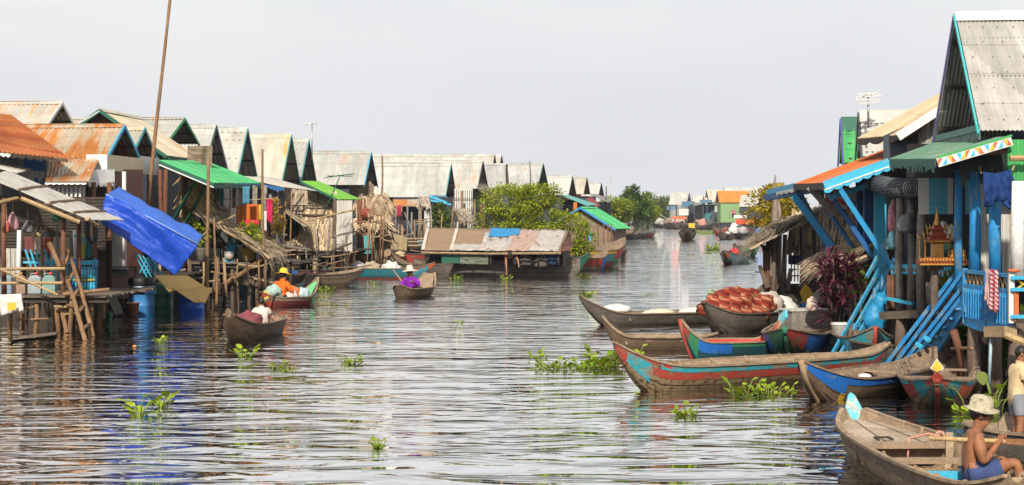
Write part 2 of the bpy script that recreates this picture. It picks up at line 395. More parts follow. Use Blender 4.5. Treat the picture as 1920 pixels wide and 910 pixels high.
    t.b.inputs['IOR'].default_value = WIOR; t.b.inputs['Specular IOR Level'].default_value = WSPEC
    mb = MB(); mb.poly([(-2500,-60,0),(2500,-60,0),(2500,6000,0),(-2500,6000,0)])
    o = part('water', mb, t.m); o['kind'] = 'structure'; o['label'] = 'calm brown canal water rippled across the whole channel'

# ---------------------------------------------------------------- boats
class Boat: pass
SEAM = plain('caulked_seam', (.035,.026,.02), .9)
def boat(label, bow, stern, beam, h, bz, sz, hull=WOOD, inner=None, bands=(), thwarts=2, seat=None, group=None, tb=.3, ts=.2, ew=(.03,.05),
         tk=.16, tks=.1, floor=True, stem=None, deck=None, name='canoe', draft=.12, ns=28, cat='boat', fine=True, ribs=0, pw=2.3, rail=None, sec=(.46,1.5)):
    b = Boat(); bow = V((bow[0], bow[1], 0)); stern = V((stern[0], stern[1], 0)); ax = stern-bow; L = ax.length; ax.normalize(); sd = V((-ax.y, ax.x, 0))
    inner = inner or hull; root = thing(name, label, cat, (bow+stern)*.5, group); b.root = root; b.ax = ax; b.sd = sd; b.L = L
    zs = lambda t: h+(bz-h)*max(0, 1-t/tb)**2+(sz-h)*max(0, 1-(1-t)/ts)**2
    def w(t):
        k = 1-abs(2*t-1)**pw; e = lerp(ew[0], ew[1], t); return e+(beam/2-e)*k
    def zk(t):
        z = -draft
        if t < tk: z += (bz-.09+draft)*(1-t/tk)**1.5
        if 1-t < tks: z += (sz-.09+draft)*(1-(1-t)/tks)**1.5
        return z
    def pt(t, v, off=0.0, inn=False):       # v -1..1 around the section, 0 = keel
        s = 1 if v >= 0 else -1; a = abs(v); ww = w(t); k, g = zk(t), zs(t)
        y = ww*(a**sec[0]); z = k+(g-k)*(a**sec[1])
        if inn: y = max(.004, y-.03); z = max(z+.045, .045) if a < .98 else z
        else: y += off*(a**.3); z -= off*(1-a)*.5
        return bow+ax*(t*L)+sd*(s*y)+V((0,0,z))
    b.pt = pt; b.zs = zs; b.w = w; b.zk = zk
    b.at = lambda t, y=0.0, z=0.0: bow+ax*(t*L)+sd*y+V((0,0,z))
    # long stations bunched at the ends
    T = [.5-.5*cos(pi*i/ns) for i in range(ns+1)]; nv = 6; vs = [i/nv for i in range(-nv, nv+1)]
    o = MB(True)
    for t in T:
        for v in vs: o.v.append(pt(t, v))
    m = len(vs); n0 = len(o.v)
    for t in T:
        for v in vs: o.v.append(pt(t, v, inn=True))
    for i in range(ns):
        for j in range(m-1):
            a = i*m+j; o.cur = 0; o.face(a, a+m, a+m+1, a+1)
            a += n0; o.cur = 1; o.face(a, a+1, a+m+1, a+m)
        o.cur = 0
        for j in (0, m-1):
            a = i*m+j; o.face(a, n0+a, n0+a+m, a+m) if j == 0 else o.face(a, a+m, n0+a+m, n0+a)
    o.cur = 0
    for i in (0, ns):
        ring = [i*m+j for j in range(m)]; o.face(*(ring if i == 0 else ring[::-1]))
        for j in range(m-1): a = i*m+j; o.face(a, a+1, n0+a+1, n0+a)
    part('hull', o, [hull, inner], root, smooth=False)
    def band(t0, t1, v0, v1, mt, nm='painted_band', sides=(-1,1), off=.006, lab=None):
        for s in sides:
            q = MB(True); nt, nn = max(3, int(26*(t1-t0))+2), 3; g = len(q.v)
            for i in range(nt+1):
                for j in range(nn+1):
                    q.v.append(pt(lerp(t0, t1, i/nt), s*lerp(v0, v1, j/nn), off))
            for i in range(nt):
                for j in range(nn):
                    a = g+i*(nn+1)+j; q.face(*( (a, a+nn+1, a+nn+2, a+1) if s > 0 else (a, a+1, a+nn+2, a+nn+1)))
            part(nm, q, mt, root, lab)
    b.band = band
    for x in bands: band(*x)
    if fine and L > 2.5:
        for v_ in (.30, .55): band(.09, .93, v_, v_+.022, SEAM, 'plank_seam', (-1,1), .008)
    if fine:
        for s in (-1, 1):                    # gunwale rails
            q = MB(); pts = [pt(t, s)+V((0,0,.012)) for t in T]
            for p0, p1 in zip(pts[:-1], pts[1:]): q.beam(p0, p1, .05, .028)
            part('gunwale', q, rail or inner, root)
    if stem:
        q = MB(True); ts_ = [tk*1.15*i/8 for i in range(9)]; pts = [pt(t, 0)+V((0,0,.0))-ax*.012 for t in ts_]; pts[0] = bow+V((0,0,bz+.02))-ax*.02
        q.tube(pts[::-1], [.02]+[.028]*5+[.034, .04, .045], 6); part('stem', q, stem, root)
    if deck:                                  # a planked deck at the bow
        t0, t1, mt = deck; q = MB(); k = 7
        for i in range(k):
            u0, u1 = -1+2*i/k+.012, -1+2*(i+1)/k-.012
            nn = 5
            for j in range(nn):
                ta, tb_ = lerp(t0, t1, j/nn), lerp(t0, t1, (j+1)/nn); ps = []
                for z in (-.025, 0):
                    for tt, uu in ((ta, u0), (tb_, u0), (tb_, u1), (ta, u1)): ps.append(bow+ax*(tt*L)+sd*(uu*(w(tt)-.045))+V((0,0,zs(tt)-.05+z)))
                q.hexa(ps)
        part('deck', q, mt, root)
        q = MB(); q.beam(bow+ax*(t1*L)-sd*(w(t1)-.03)+V((0,0,zs(t1)-.09)), bow+ax*(t1*L)+sd*(w(t1)-.03)+V((0,0,zs(t1)-.09)), .05, .12); part('bulkhead', q, mt, root)
    if floor and fine:
        q = MB()
        for i in range(5):
            u = (-.8+.4*i)*.5
            q.beam(bow+ax*(.30*L)+sd*(u*beam*.62)+V((0,0,.07)), bow+ax*(.72*L)+sd*(u*beam*.62)+V((0,0,.07)), beam*.10, .02)
        part('floorboards', q, seat or inner, root)
    for i in range(thwarts):
        t = lerp(.27, .8, (i+.5)/thwarts); q = MB(); z = zs(t)-.05
        q.beam(bow+ax*(t*L)-sd*(w(t)-.02)+V((0,0,z)), bow+ax*(t*L)+sd*(w(t)-.02)+V((0,0,z)), .14, .025); part('thwart', q, seat or inner, root)
    if ribs:
        q = MB()
        for i in range(ribs):
            t = lerp(.15, .9, i/(ribs-1))
            for s in (-1, 1):
                ps = [pt(t, s*v, inn=True)+V((0,0,.01)) for v in (.25, .5, .75, .97)]
                for p0, p1 in zip(ps[:-1], ps[1:]): q.beam(p0, p1, .04, .03)
        part('ribs', q, inner, root)
    return b
def bundle(name, label, cat, c, r, m, seed=1, bump=.35, grp=None, n=22, mm=12, freq=2.2):
    mb = MB(True); mb.blob((0,0,0), r, n, mm, bump, freq, seed); rz = V(r).z
    mb.v = [V((p.x, p.y, max(p.z, -rz*.55))) for p in mb.v]
    mb.v = [V(c)+p+V((0,0,rz*.55)) for p in mb.v]
    o = part(name, mb, m, None, loc=c); return tag(o, label, cat, grp)

# ---------------------------------------------------------------- people
def skinned(nodes, edges, root, sub=2):
    """nodes {name: (pos, radius)}; one continuous skinned surface -> (verts, faces)"""
    ks = list(nodes); ix = {k: i for i, k in enumerate(ks)}
    me = bpy.data.meshes.new('tmp'); me.from_pydata([tuple(nodes[k][0]) for k in ks], [(ix[a], ix[b]) for a, b in edges], [])
    o = link(bpy.data.objects.new('tmp', me)); md = o.modifiers.new('skin', 'SKIN'); md.use_smooth_shade = True
    if not me.skin_vertices: raise RuntimeError('no skin layer')
    for k in ks:
        r = nodes[k][1]; sv = me.skin_vertices[0].data[ix[k]]; sv.radius = r if isinstance(r, tuple) else (r, r); sv.use_root = (k == root)
    s2 = o.modifiers.new('sub', 'SUBSURF'); s2.levels = sub; s2.render_levels = sub
    dg = bpy.context.evaluated_depsgraph_get(); dg.update(); em = bpy.data.meshes.new_from_object(o.evaluated_get(dg), depsgraph=dg)
    vs = [V(v.co) for v in em.vertices]; fs = [tuple(p.vertices) for p in em.polygons]
    bpy.data.objects.remove(o); bpy.data.meshes.remove(me); bpy.data.meshes.remove(em); return vs, fs
LIP = plain('lip', (.22,.07,.05), .6)
def person(label, at, heading, J, size=1.0, skin=SKIN, shirt=None, shorts=None, hat=None, hair=True, sub=2, hands=True, group=None, longsleeve=False, girth=1.0,
           trousers=False, scarf=None, bun=False):
    """J: joints in metres for an adult, +x forward, +y left, z up from the person's origin; missing right joints mirror the left ones"""
    root = thing('person', label, 'person', at, group); ch, sh = cos(heading), sin(heading)
    T = lambda p: V((p[0]*ch-p[1]*sh, p[0]*sh+p[1]*ch, p[2]))*size+V(at)
    g = {k: V(v) for k, v in J.items()}
    for k in list(g):
        if k.endswith('L') and k[:-1]+'R' not in g: g[k[:-1]+'R'] = V((g[k].x, -g[k].y, g[k].z))
    pe, cs, nk, hd = g['pelvis'], g['chest'], g['neck'], g['head']; s = size; k = girth
    N = {}; E = []
    def add(n, p, r, e=None):
        N[n] = (T(p), tuple(x*s for x in r) if isinstance(r, tuple) else r*s)
        if e: E.append((e, n))
    wst = (pe*.5+cs*.5)
    add('pelvis', pe, (.150*k, .115*k)); add('waist', wst, (.135*k, .105*k), 'pelvis'); add('chest', cs, (.158*k, .118*k), 'waist')
    add('collar', nk*.7+cs*.3, (.115, .085), 'chest'); add('neck', nk, .050, 'collar')
    hv = (hd-nk).normalized(); fw = V(g.get('face', (1,0,0))).normalized()
    add('jaw', nk+hv*.078+fw*.016, (.070, .080), 'neck'); add('brow', nk+hv*.165+fw*.006, (.086, .098), 'jaw'); add('crown', nk+hv*.23-fw*.005, (.060, .070), 'brow'); add('chin', nk+hv*.056+fw*.072, (.036, .034), 'jaw')
    for d in 'LR':
        sy = 1 if d == 'L' else -1
        add('sh'+d, g['shoulder'+d], .066, 'chest'); add('ua'+d, g['shoulder'+d].lerp(g['elbow'+d], .45), .055*k, 'sh'+d); add('el'+d, g['elbow'+d], .042, 'ua'+d)
        add('fa'+d, g['elbow'+d].lerp(g['hand'+d], .3), .043, 'el'+d); add('wr'+d, g['hand'+d], .028, 'fa'+d)
        hdv = (g['hand'+d]-g['elbow'+d]).normalized(); gp = V(g.get('grip'+d, hdv)).normalized(); pl = g['hand'+d]+hdv*.055
        add('pm'+d, pl, (.040, .024), 'wr'+d)
        if hands:
            sidev = hdv.cross(gp)
            if sidev.length < .1: sidev = hdv.cross(V((0,0,1)))
            if sidev.length < .1: sidev = V((0,1,0))
            sidev.normalize(); cl = gp if hdv.dot(gp) < .95 else hdv.cross(sidev)
            for q, (off, ln) in enumerate(((-.030,.030), (-.010,.036), (.011,.033), (.030,.026))):
                b0 = pl+sidev*off+hdv*.030; add(f'f{d}{q}a', b0, .010, 'pm'+d); add(f'f{d}{q}b', b0+hdv*ln*.6+cl*.012, .009, f'f{d}{q}a'); add(f'f{d}{q}c', b0+hdv*ln*.7+cl*.042, .008, f'f{d}{q}b')
            add(f't{d}a', pl-sidev*.038+cl*.012-hdv*.01, .011, 'pm'+d); add(f't{d}b', pl-sidev*.045+cl*.045+hdv*.012, .009, f't{d}a')
        add('hp'+d, g['hip'+d], .092*k, 'pelvis'); add('th'+d, g['hip'+d].lerp(g['knee'+d], .45), .078*k, 'hp'+d); add('kn'+d, g['knee'+d], .056, 'th'+d)
        add('cf'+d, g['knee'+d].lerp(g['foot'+d], .32), .054, 'kn'+d); add('an'+d, g['foot'+d], .036, 'cf'+d)
        td = V(g.get('toe'+d, (1,0,-.1))).normalized(); add('ft'+d, g['foot'+d]+td*.09, (.040, .028), 'an'+d); add('to'+d, g['foot'+d]+td*.17, (.040, .016), 'ft'+d)
    vs, fs = skinned(N, E, 'pelvis', sub)
    mb = MB(True); mb.v = list(vs); mb.f = list(fs); mb.mi = [0]*len(fs)
    hc = nk+hv*.144; lf = hv.cross(fw).normalized(); up = lf.cross(fw)*-1
    if up.dot(hv) < 0: up = -up
    for yy in (1, -1): mb.blob(T(hc+lf*.088*yy-fw*.005), .026*s, 6, 5)             # ears
    mb.tube([T(hc+fw*.090+up*.035), T(hc+fw*.118-up*.008), T(hc+fw*.094-up*.024)], [.008*s, .017*s, .008*s], 6)   # nose
    part('body', mb, skin, root)
    q = MB(True); e = part
    for yy in (1, -1): q.blob(T(hc+fw*.088+lf*.034*yy+up*.022), .013*s, 6, 4)
    part('eyes', q, BLACK, root); q = MB(True); q.blob(T(hc+fw*.096-up*.056), (.010*s, .022*s, .006*s), 6, 4); part('mouth', q, LIP, root)
    if hair:
        q = MB(True); q.blob((0,0,0), (.105, .098, .105), 14, 10, .08, 5, 3); c0 = hc-fw*.022+up*.038
        q.v = [T(c0+fw*p.x+lf*p.y+up*(p.z if p.z > -.04 or p.x < -.02 else -.04+(p.z+.04)*.1)) for p in q.v]
        if bun: q.blob(T(hc-fw*.12+up*.0), .05*s, 8, 6)
        part('hair', q, HAIR, root)
    # clothes: the body's own surface over the clothed limbs, lifted off the skin, with creases
    nv = [V((0,0,0)) for _ in vs]; cen = []
    for f in fs:
        c0_ = sum((vs[a] for a in f), V((0,0,0)))/len(f); cen.append(c0_); n_ = (vs[f[1]]-vs[f[0]]).cross(vs[f[2]]-vs[f[0]])
        for a in f: nv[a] += n_
    segs = [(a, b, N[a][0], N[b][0], (max(N[a][1]) if isinstance(N[a][1], tuple) else N[a][1], max(N[b][1]) if isinstance(N[b][1], tuple) else N[b][1])) for a, b in E]
    near = []
    for c0_ in cen:
        best = None
        for a, b, p, q, r_ in segs:
            d_ = q-p; t_ = max(0, min(1, (c0_-p).dot(d_)/max(1e-9, d_.length_squared))); k_ = (c0_-p-d_*t_).length/lerp(r_[0], r_[1], t_)
            if best is None or k_ < best[0]: best = (k_, a, b, t_)
        near.append(best)
    def garment(nm, keep, grow, mt):
        q = MB(True); ix = {}
        for f, (k_, a, b, t_) in zip(fs, near):
            if not keep(a, b, t_): continue
            o = []
            for w_ in f:
                if w_ not in ix:
                    ix[w_] = len(q.v); n_ = nv[w_].normalized(); p = vs[w_]
                    q.v.append(p+n_*s*(grow+.010*noise.noise(p*(9/s))+.006*noise.noise(p*(23/s))))
                o.append(ix[w_])
            q.face(*o)
        if q.f: part(nm, q, mt, root)
    TOR = {('pelvis','waist'),('waist','chest'),('chest','collar')}
    def in_shirt(a, b, t_):
        if (a, b) in TOR: return True
        if (a, b) == ('collar', 'neck'): return t_ < .35
        x = b[:2]
        if x in ('sh', 'ua') : return True
        if longsleeve and x in ('el', 'fa'): return True
        if longsleeve and x == 'wr': return t_ < .85
        return x == 'hp' and t_ < .5
    def in_shorts(a, b, t_):
        x = b[:2]
        if (a, b) == ('pelvis', 'waist'): return t_ < (.15 if shirt else .42)
        if x in ('hp', 'th'): return True
        if x == 'kn': return trousers or t_ < .45
        if x == 'cf': return trousers
        return x == 'an' and trousers and t_ < .8
    if shirt: garment('shirt', in_shirt, .020, shirt)
    if shorts: garment('trousers' if trousers else 'shorts', in_shorts, .016, shorts)
    if hat:
        mt, brim, crown, cone = hat; q = MB(True); c = hc+up*.092-fw*.012; n = 24
        prof = [(brim, -.035), (brim, -.028), (.116, .0), (.104, crown*.75), (.08, crown), (.0, crown+.012)] if not cone else [(brim, -.06), (brim, -.05), (.0, crown)]
        for r, z in prof:
            for i in range(n):
                a = 2*pi*i/n; wv = .018*sin(2*a+1) if r > .15 and not cone else 0
                q.v.append(T(c+fw*(r*1.05*cos(a))+lf*(r*sin(a))+up*(z+wv)))
        for i in range(len(prof)-1):
            for j in range(n): j2 = (j+1) % n; q.face(i*n+j, i*n+j2, (i+1)*n+j2, (i+1)*n+j)
        part('hat', q, mt, root)
    if scarf:
        q = MB(True)
        for i in range(5): q.blob(T(hc+up*(.03+.0*i)-fw*.015), (.125*s, .12*s, .1*s), 14, 9, .15, 4, i)
        part('headscarf', q, scarf, root)
    root['_'] = 0; del root['_']
    return root, T

# ---------------------------------------------------------------- plants
LEAFG = leafy('leaf_green', (.035,.10,.012), (.13,.22,.02)); LEAFY = leafy('leaf_yellow_green', (.16,.25,.012), (.46,.48,.03)); LEAFD = leafy('leaf_dark', (.018,.06,.02), (.06,.12,.03))
LEAFGOLD = leafy('leaf_gold', (.25,.22,.015), (.55,.40,.03)); LEAFP = leafy('leaf_purple', (.05,.012,.025), (.18,.035,.07), .3); HYA = leafy('hyacinth_leaf', (.20,.34,.015), (.50,.58,.04), .4)
LEAFM = leafy('leaf_mixed', (.05,.11,.015), (.22,.25,.03)); FLOWER = leafy('flower', (.55,.30,.03), (.65,.15,.20)); STALK = plain('plant_stalk', (.16,.22,.04), .6)
def crown(mb, c, r, n, l, seed, lobes=9, flat=.85, up=.5, gap=.28):
    r = V(r); rr = random.Random(seed); L = []
    for i in range(lobes):
        a = rr.uniform(0, 2*pi); z = rr.uniform(-.75, .95); q = sqrt(max(0, 1-z*z))*rr.uniform(.35, .85)
        L.append((V((cos(a)*q*r.x, sin(a)*q*r.y, z*r.z*.72)), rr.uniform(.30, .52)))
    for i in range(n):
        o, k = L[rr.randrange(lobes)]
        u = V((rr.gauss(0,1), rr.gauss(0,1), rr.gauss(0,1))).normalized(); ra = k*rr.uniform(.55, 1.08)
        p = o+V((u.x*r.x*ra, u.y*r.y*ra, u.z*r.z*ra*flat)); p = V(c)+p
        if noise.noise(p*2.1/max(.4, r.x*.35)) < -gap: continue
        d = (u+V((0,0,rr.uniform(-.5, up)))+V((rr.gauss(0,.5), rr.gauss(0,.5), 0))).normalized()
        mb.leaf(p, d, V((rr.gauss(0,.4), rr.gauss(0,.4), 1)), l*rr.uniform(.6, 1.3), l*.55*rr.uniform(.7, 1.2))
def tree(name, label, base, h, r, n, l, m, seed, group=None, cat='tree', trunk=.07, cz=.56, lobes=10, gap=.28):
    base = V(base); root = thing(name, label, cat, base, group); rr = random.Random(seed); c = base+V((0,0,h*cz)); mb = MB(True)
    mb.tube([base-V((0,0,.4)), base+V((rr.uniform(-.1,.1), 0, h*.25)), base+V((rr.uniform(-.2,.2), 0, h*.55))], [trunk*1.3, trunk, trunk*.7], 7)
    for i in range(6):
        a = rr.uniform(0, 2*pi); e = c+V((cos(a)*r[0]*.6, sin(a)*r[1]*.6, rr.uniform(-.3,.7)*r[2])); s = base+V((0,0,h*rr.uniform(.2,.5)))
        mb.tube([s, s.lerp(e, .5)+V((0,0,.1*h)), e], [trunk*.55, trunk*.35, trunk*.12], 5)
    part('trunk', mb, LOG, root); mb = MB(); crown(mb, c, r, n, l, seed, lobes, gap=gap); part('crown', mb, m, root); return root
def hyacinth(mb, ms, c, k, n, seed, spread=.25):
    rr = random.Random(seed); c = V(c)
    for i in range(int(n*1.7)):
        a = rr.uniform(0, 2*pi); d = spread*rr.random()**.7; p = c+V((cos(a)*d, sin(a)*d, 0)); hh = k*rr.uniform(.10, 1)**2.2*.72
        e = p+V((cos(a)*hh*.45, sin(a)*hh*.45, hh)); ms.tube([p-V((0,0,.03)), p.lerp(e, .5)-V((cos(a)*.02, sin(a)*.02, 0)), e], [.010, .008, .006], 5)
        dr = V((cos(a+rr.gauss(0,.5)), sin(a+rr.gauss(0,.5)), rr.uniform(.2, 1.1))).normalized(); sd = dr.cross(V((0,0,1))).normalized(); nn = sd.cross(dr).normalized()
        lr = min(.075, k*rr.uniform(.10, .22)+.010); g = len(mb.v); m = 8
        mb.v.append(e+dr*lr*.9-nn*lr*.12)
        for j in range(m):
            b = 2*pi*j/m; mb.v.append(e+dr*(lr*.95-lr*cos(b))+sd*(lr*.85*sin(b))+nn*rr.uniform(-.01,.01))
        for j in range(m): mb.face(g, g+1+j, g+1+(j+1) % m)
def clump(label, px, py, k, n, seed, spread=.25, group='water hyacinth clumps floating on the canal', off=None):
    c = W(px, py) if off is None else V(off); root = thing('water_hyacinth', label, 'water plant', c, group); a, b = MB(), MB(True); hyacinth(a, b, c, k, n, seed, spread)
    part('leaves', a, HYA, root); part('stalks', b, STALK, root); return root

# ---------------------------------------------------------------- gabled houses over the canal
ANG = radians(4.0); U = V((sin(ANG), cos(ANG), 0))            # along the canal, away from the camera
def gable_house(label, ax, ay, d, ey, hw, ln, side=1, roof=TINL, trim=TEALP, wall=NAVY, gwall=None, floor=1.1, ov=.7, period=.11, rows=3, group=None,
                stilts=True, rot=0.0, name='stilt_house', rtrim=None, corr=True, ridge=None, ridgecap=True, wdrop=0.0, inset=.25, amp=.016, nails=0, barge=.10):
    a = ANG+rot; u = V((sin(a), cos(a), 0)); v = V((-cos(a), sin(a), 0))*side; A = P(ax, ay, d); ze = H-(ey-HY)*(d-hw)/F
    root = thing(name, label, 'house', (A.x, A.y, 0), group); Z = V((0,0,1)); base = V((A.x, A.y, 0))
    pt = lambda s, q, z: base+u*s+v*q+Z*z
    mb = MB(corr)
    for s in (-1, 1):
        p = (pt(0,0,A.z), pt(0,ln,A.z), pt(s*hw,ln,ze), pt(s*hw,0,ze))
        if corr: mb.corr(*p, period=period, amp=amp, rows=rows)
        else: mb.sheet(*p, 10, 4, .03, lambda x, y: .015*noise.noise(V((x*7, y*4, ax))))
    if nails:
        mb.cur = 1
        for k in range(1, nails):
            for i in range(int(ln/.26)):
                q_ = .12+i*.26; mb.box(pt(-hw*k/(nails-.4), q_+.05*sin(k*2.1+i), A.z-(A.z-ze)*k/(nails-.4)+.024), .015, .015, .015)
    part('roof', mb, [roof, BLACK], root, smooth=False)
    if ridgecap:
        mb = MB()
        for s in (-1, 1): mb.sheet(pt(0,-.02,A.z+.035), pt(0,ln,A.z+.035), pt(s*.16,ln,A.z+.035-.16*(A.z-ze)/hw), pt(s*.16,-.02,A.z+.035-.16*(A.z-ze)/hw), 12, 1, .01, lambda x, y: .01*sin(x*70))
        part('ridge_cap', mb, ridge or roof, root)
    for s, mt in ((-1, trim), (1, rtrim or trim)):
        mb = MB(); q0, q1 = pt(0,-.03,A.z-.03), pt(s*(hw+.02),-.03,ze-.05); mb.beam(q0, q1, .03, barge); part('bargeboard', mb, mt, root)
    hw2 = hw-inset; sl = (A.z-ze)/hw; zt = A.z-.06-sl*hw2
    mb = MB(); mb.poly([pt(-hw2,ov,zt), pt(hw2,ov,zt), pt(0,ov,A.z-.07)]); mb.poly([pt(-hw2,ov+.06,zt), pt(0,ov+.06,A.z-.07), pt(hw2,ov+.06,zt)]); part('gable_wall', mb, gwall or wall, root)
    mb = MB(); zf = floor
    mb.hexa([pt(-hw2,ov+.01,zf), pt(hw2,ov+.01,zf), pt(hw2,ln-.1,zf), pt(-hw2,ln-.1,zf), pt(-hw2,ov+.01,zt), pt(hw2,ov+.01,zt), pt(hw2,ln-.1,zt), pt(-hw2,ln-.1,zt)])
    part('wall', mb, wall, root)
    mb = MB()
    for r in range(3):                                     # rafters and purlins seen under the overhang
        for s in (-1, 1):
            f = (r+.6)/3; mb.beam(pt(s*hw*f,.02,A.z-(A.z-ze)*f-.05), pt(s*hw*f,ov,A.z-(A.z-ze)*f-.05), .05, .06)
    part('purlins', mb, DARKW, root)
    mb = MB(); mb.hexa([pt(-hw2-.05,-.1,zf-.12), pt(hw2+.05,-.1,zf-.12), pt(hw2+.05,ln,zf-.12), pt(-hw2-.05,ln,zf-.12), pt(-hw2-.05,-.1,zf-.005), pt(hw2+.05,-.1,zf-.005), pt(hw2+.05,ln,zf-.005), pt(-hw2-.05,ln,zf-.005)]); part('floor', mb, DARKW, root)
    if stilts:
        add(root, 'underfloor_shade', DARK, lambda m: [m.hexa([pt(-hw2,ln-.4,-.3), pt(hw2,ln-.4,-.3), pt(hw2,ln-.35,-.3), pt(-hw2,ln-.35,-.3), pt(-hw2,ln-.4,zf-.13), pt(hw2,ln-.4,zf-.13), pt(hw2,ln-.35,zf-.13), pt(-hw2,ln-.35,zf-.13)])]+[m.hexa([pt(hw2-.06,.6,-.3), pt(hw2,.6,-.3), pt(hw2,ln-.41,-.3), pt(hw2-.06,ln-.41,-.3), pt(hw2-.06,.6,zf-.13), pt(hw2,.6,zf-.13), pt(hw2,ln-.41,zf-.13), pt(hw2-.06,ln-.41,zf-.13)])])  # dark sheets added below the floor, standing in for the shade there
        for s in (-hw2, 0, hw2):
            for q in (.1, ln*.5, ln-.3):
                mb = MB(True); mb.tube([pt(s,q,-.6), pt(s+.03,q,zf-.1)], [.085,.075], 7); part('stilt', mb, LOG, root)
    r = Boat(); r.root = root; r.pt = pt; r.ze = ze; r.za = A.z; r.hw = hw; r.hw2 = hw2; r.zt = zt; r.u = u; r.v = v; r.ov = ov; r.floor = zf; r.ln = ln; return r
def add(root, name, mt, fn, label=None, smooth=None):
    mb = MB(); fn(mb); return part(name, mb, mt, root, label, smooth)
def awning(root, a, b, c, d, mt, name='awning', period=.1, rows=1, corr=True, label=None, wob=0.0):
    """a->b along the high edge, d->c along the low edge"""
    mb = MB()
    if corr: mb.corr(a, b, c, d, period, .016, rows, wob=wob)
    else: mb.sheet(a, b, c, d, 12, 6, .02, lambda u, v: .02*noise.noise(V((u*5, v*4, a[0]))))
    return part(name, mb, mt, root, label)
def post(root, px, y0, y1, d, r=.05, mt=POLE, name='post', px1=None, d1=None):
    """a round post from photo row y0 (top) to y1 (foot) at depth d"""
    p, q = P(px, y0, d), P(px if px1 is None else px1, y1, d1 or d); rr = random.Random(int(px*7+y0)); m = p.lerp(q, .5)+V((rr.uniform(-.03,.03), 0, 0))
    mb = MB(True); mb.tube([q, m, p], [r, r*.93, r*.85], 7); return part(name, mb, mt, root)
def pole(label, px, y0, y1, d, r=.04, mt=POLE, px1=None, d1=None, name='bamboo_pole', cat='pole', group=None, knots=True):
    q = P(px if px1 is None else px1, y1, d1 or d); p = P(px, y0, d); root = thing(name, label, cat, q, group); n = 12; rr = random.Random(int(px*3+y0)); mb = MB(True); pts = []; rad = []
    for i in range(n+1):
        t = i/n; pts.append(q.lerp(p, t)+V((.035*sin(t*3.1+px)*min(1, 3*t), .02*rr.uniform(-1,1), 0))); rad.append(r*(1-.35*t)*(1.12 if i % 2 and knots else 1))
    mb.tube(pts, rad, 7); part('shaft', mb, mt, root); return root
def cloth(name, label, cat, a, b, drop, mt, group=None, folds=4, amp=.04, seed=1, parent=None, skew=0.0):
    """cloth hung over the line a-b; drop may be (left, right) lengths"""
    a, b = V(a), V(b); dl, dr = drop if isinstance(drop, tuple) else (drop, drop); mb = MB(True)
    s = (b-a).normalized()*skew
    mb.sheet(a, b, b-V((0,0,dr))+s, a-V((0,0,dl))+s, 18, 10, .008, lambda u, v: amp*(v*.9+.1)*sin(u*folds*2*pi+seed+v)+.02*noise.noise(V((u*4, v*4, seed))))
    if parent: return part(name, mb, mt, parent, label)
    return tag(part(name, mb, mt, None, loc=(a+b)*.5), label, cat, group)
setup()
def haze(dens):
    m = bpy.data.materials.new('haze_air'); m.use_nodes = True; t = m.node_tree; t.nodes.clear(); o = t.nodes.new('ShaderNodeOutputMaterial'); v = t.nodes.new('ShaderNodeVolumePrincipled')
    v.inputs['Color'].default_value = (.90, .93, .97, 1); v.inputs['Density'].default_value = dens; v.inputs['Anisotropy'].default_value = .3; t.links.new(v.outputs[0], o.inputs['Volume'])
    mb = MB(); mb.hexa([V((x, y, z)) for z in (-1.2, 12.0) for x, y in ((-300,-12),(300,-12),(300,460),(-300,460))]); ob = part('haze', mb, m); ob['kind'] = 'stuff'; ob['label'] = 'thin pale haze over the canal'
haze(HAZE)
# ================================================================ left bank
PURPLEP = worn('purple_paint', (.07,.06,.30), (.1,.1,.3), .2, 5); LATT = WHITEP
def scallop(root, a, b, h, mt, n=8, name='scalloped_trim', off=(0,-.03,0)):
    a, b = V(a)+V(off), V(b)+V(off); mb = MB(); k = n*8; up = V((0,0,1)); nrm = (b-a).cross(up).normalized()*.018
    for i in range(k):
        t0, t1 = i/k, (i+1)/k; p, q = a.lerp(b, t0), a.lerp(b, t1); h0 = h*(.55+.45*abs(sin(pi*t0*n))); h1 = h*(.55+.45*abs(sin(pi*t1*n)))
        mb.hexa([p-up*h0-nrm, q-up*h1-nrm, q-up*h1+nrm, p-up*h0+nrm, p-nrm, q-nrm, q+nrm, p+nrm])
    return part(name, mb, mt, root)
def fringe(root, a, b, h, mt, n=30, name='fringe', seed=1):
    a, b = V(a), V(b); mb = MB(); r = random.Random(seed)
    for i in range(n):
        p, q = a.lerp(b, i/n), a.lerp(b, (i+.8)/n); hh = V((0,0,h*r.uniform(.55, 1.1))); mb.beam((p+q)*.5, (p+q)*.5-hh, (q-p).length, .012, up=(b-a).cross(V((0,0,1))))
    return part(name, mb, mt, root)
def ladder(root, a0, a1, b0, b1, n, mt, r=.035, flat=False, step=None, name='ladder'):
    mb = MB(not flat)
    for p, q in ((a0, a1), (b0, b1)):
        mb.beam(p, q, .05, .12) if flat else mb.tube([p, V(p).lerp(V(q), .5)+V((.02,0,.02)), q], [r, r*.95, r*.85], 7)
    part('side_rail', mb, mt, root)
    for i in range(n):
        t = (i+.7)/n; p, q = V(a0).lerp(V(a1), t), V(b0).lerp(V(b1), t); mb = MB(True); e = (q-p)*.08
        mb.beam(p-e, q+e, .14, .03) if flat else mb.tube([p-e, q+e], r*.8, 6)
        part('rung', mb, step or mt, root, smooth=not flat)

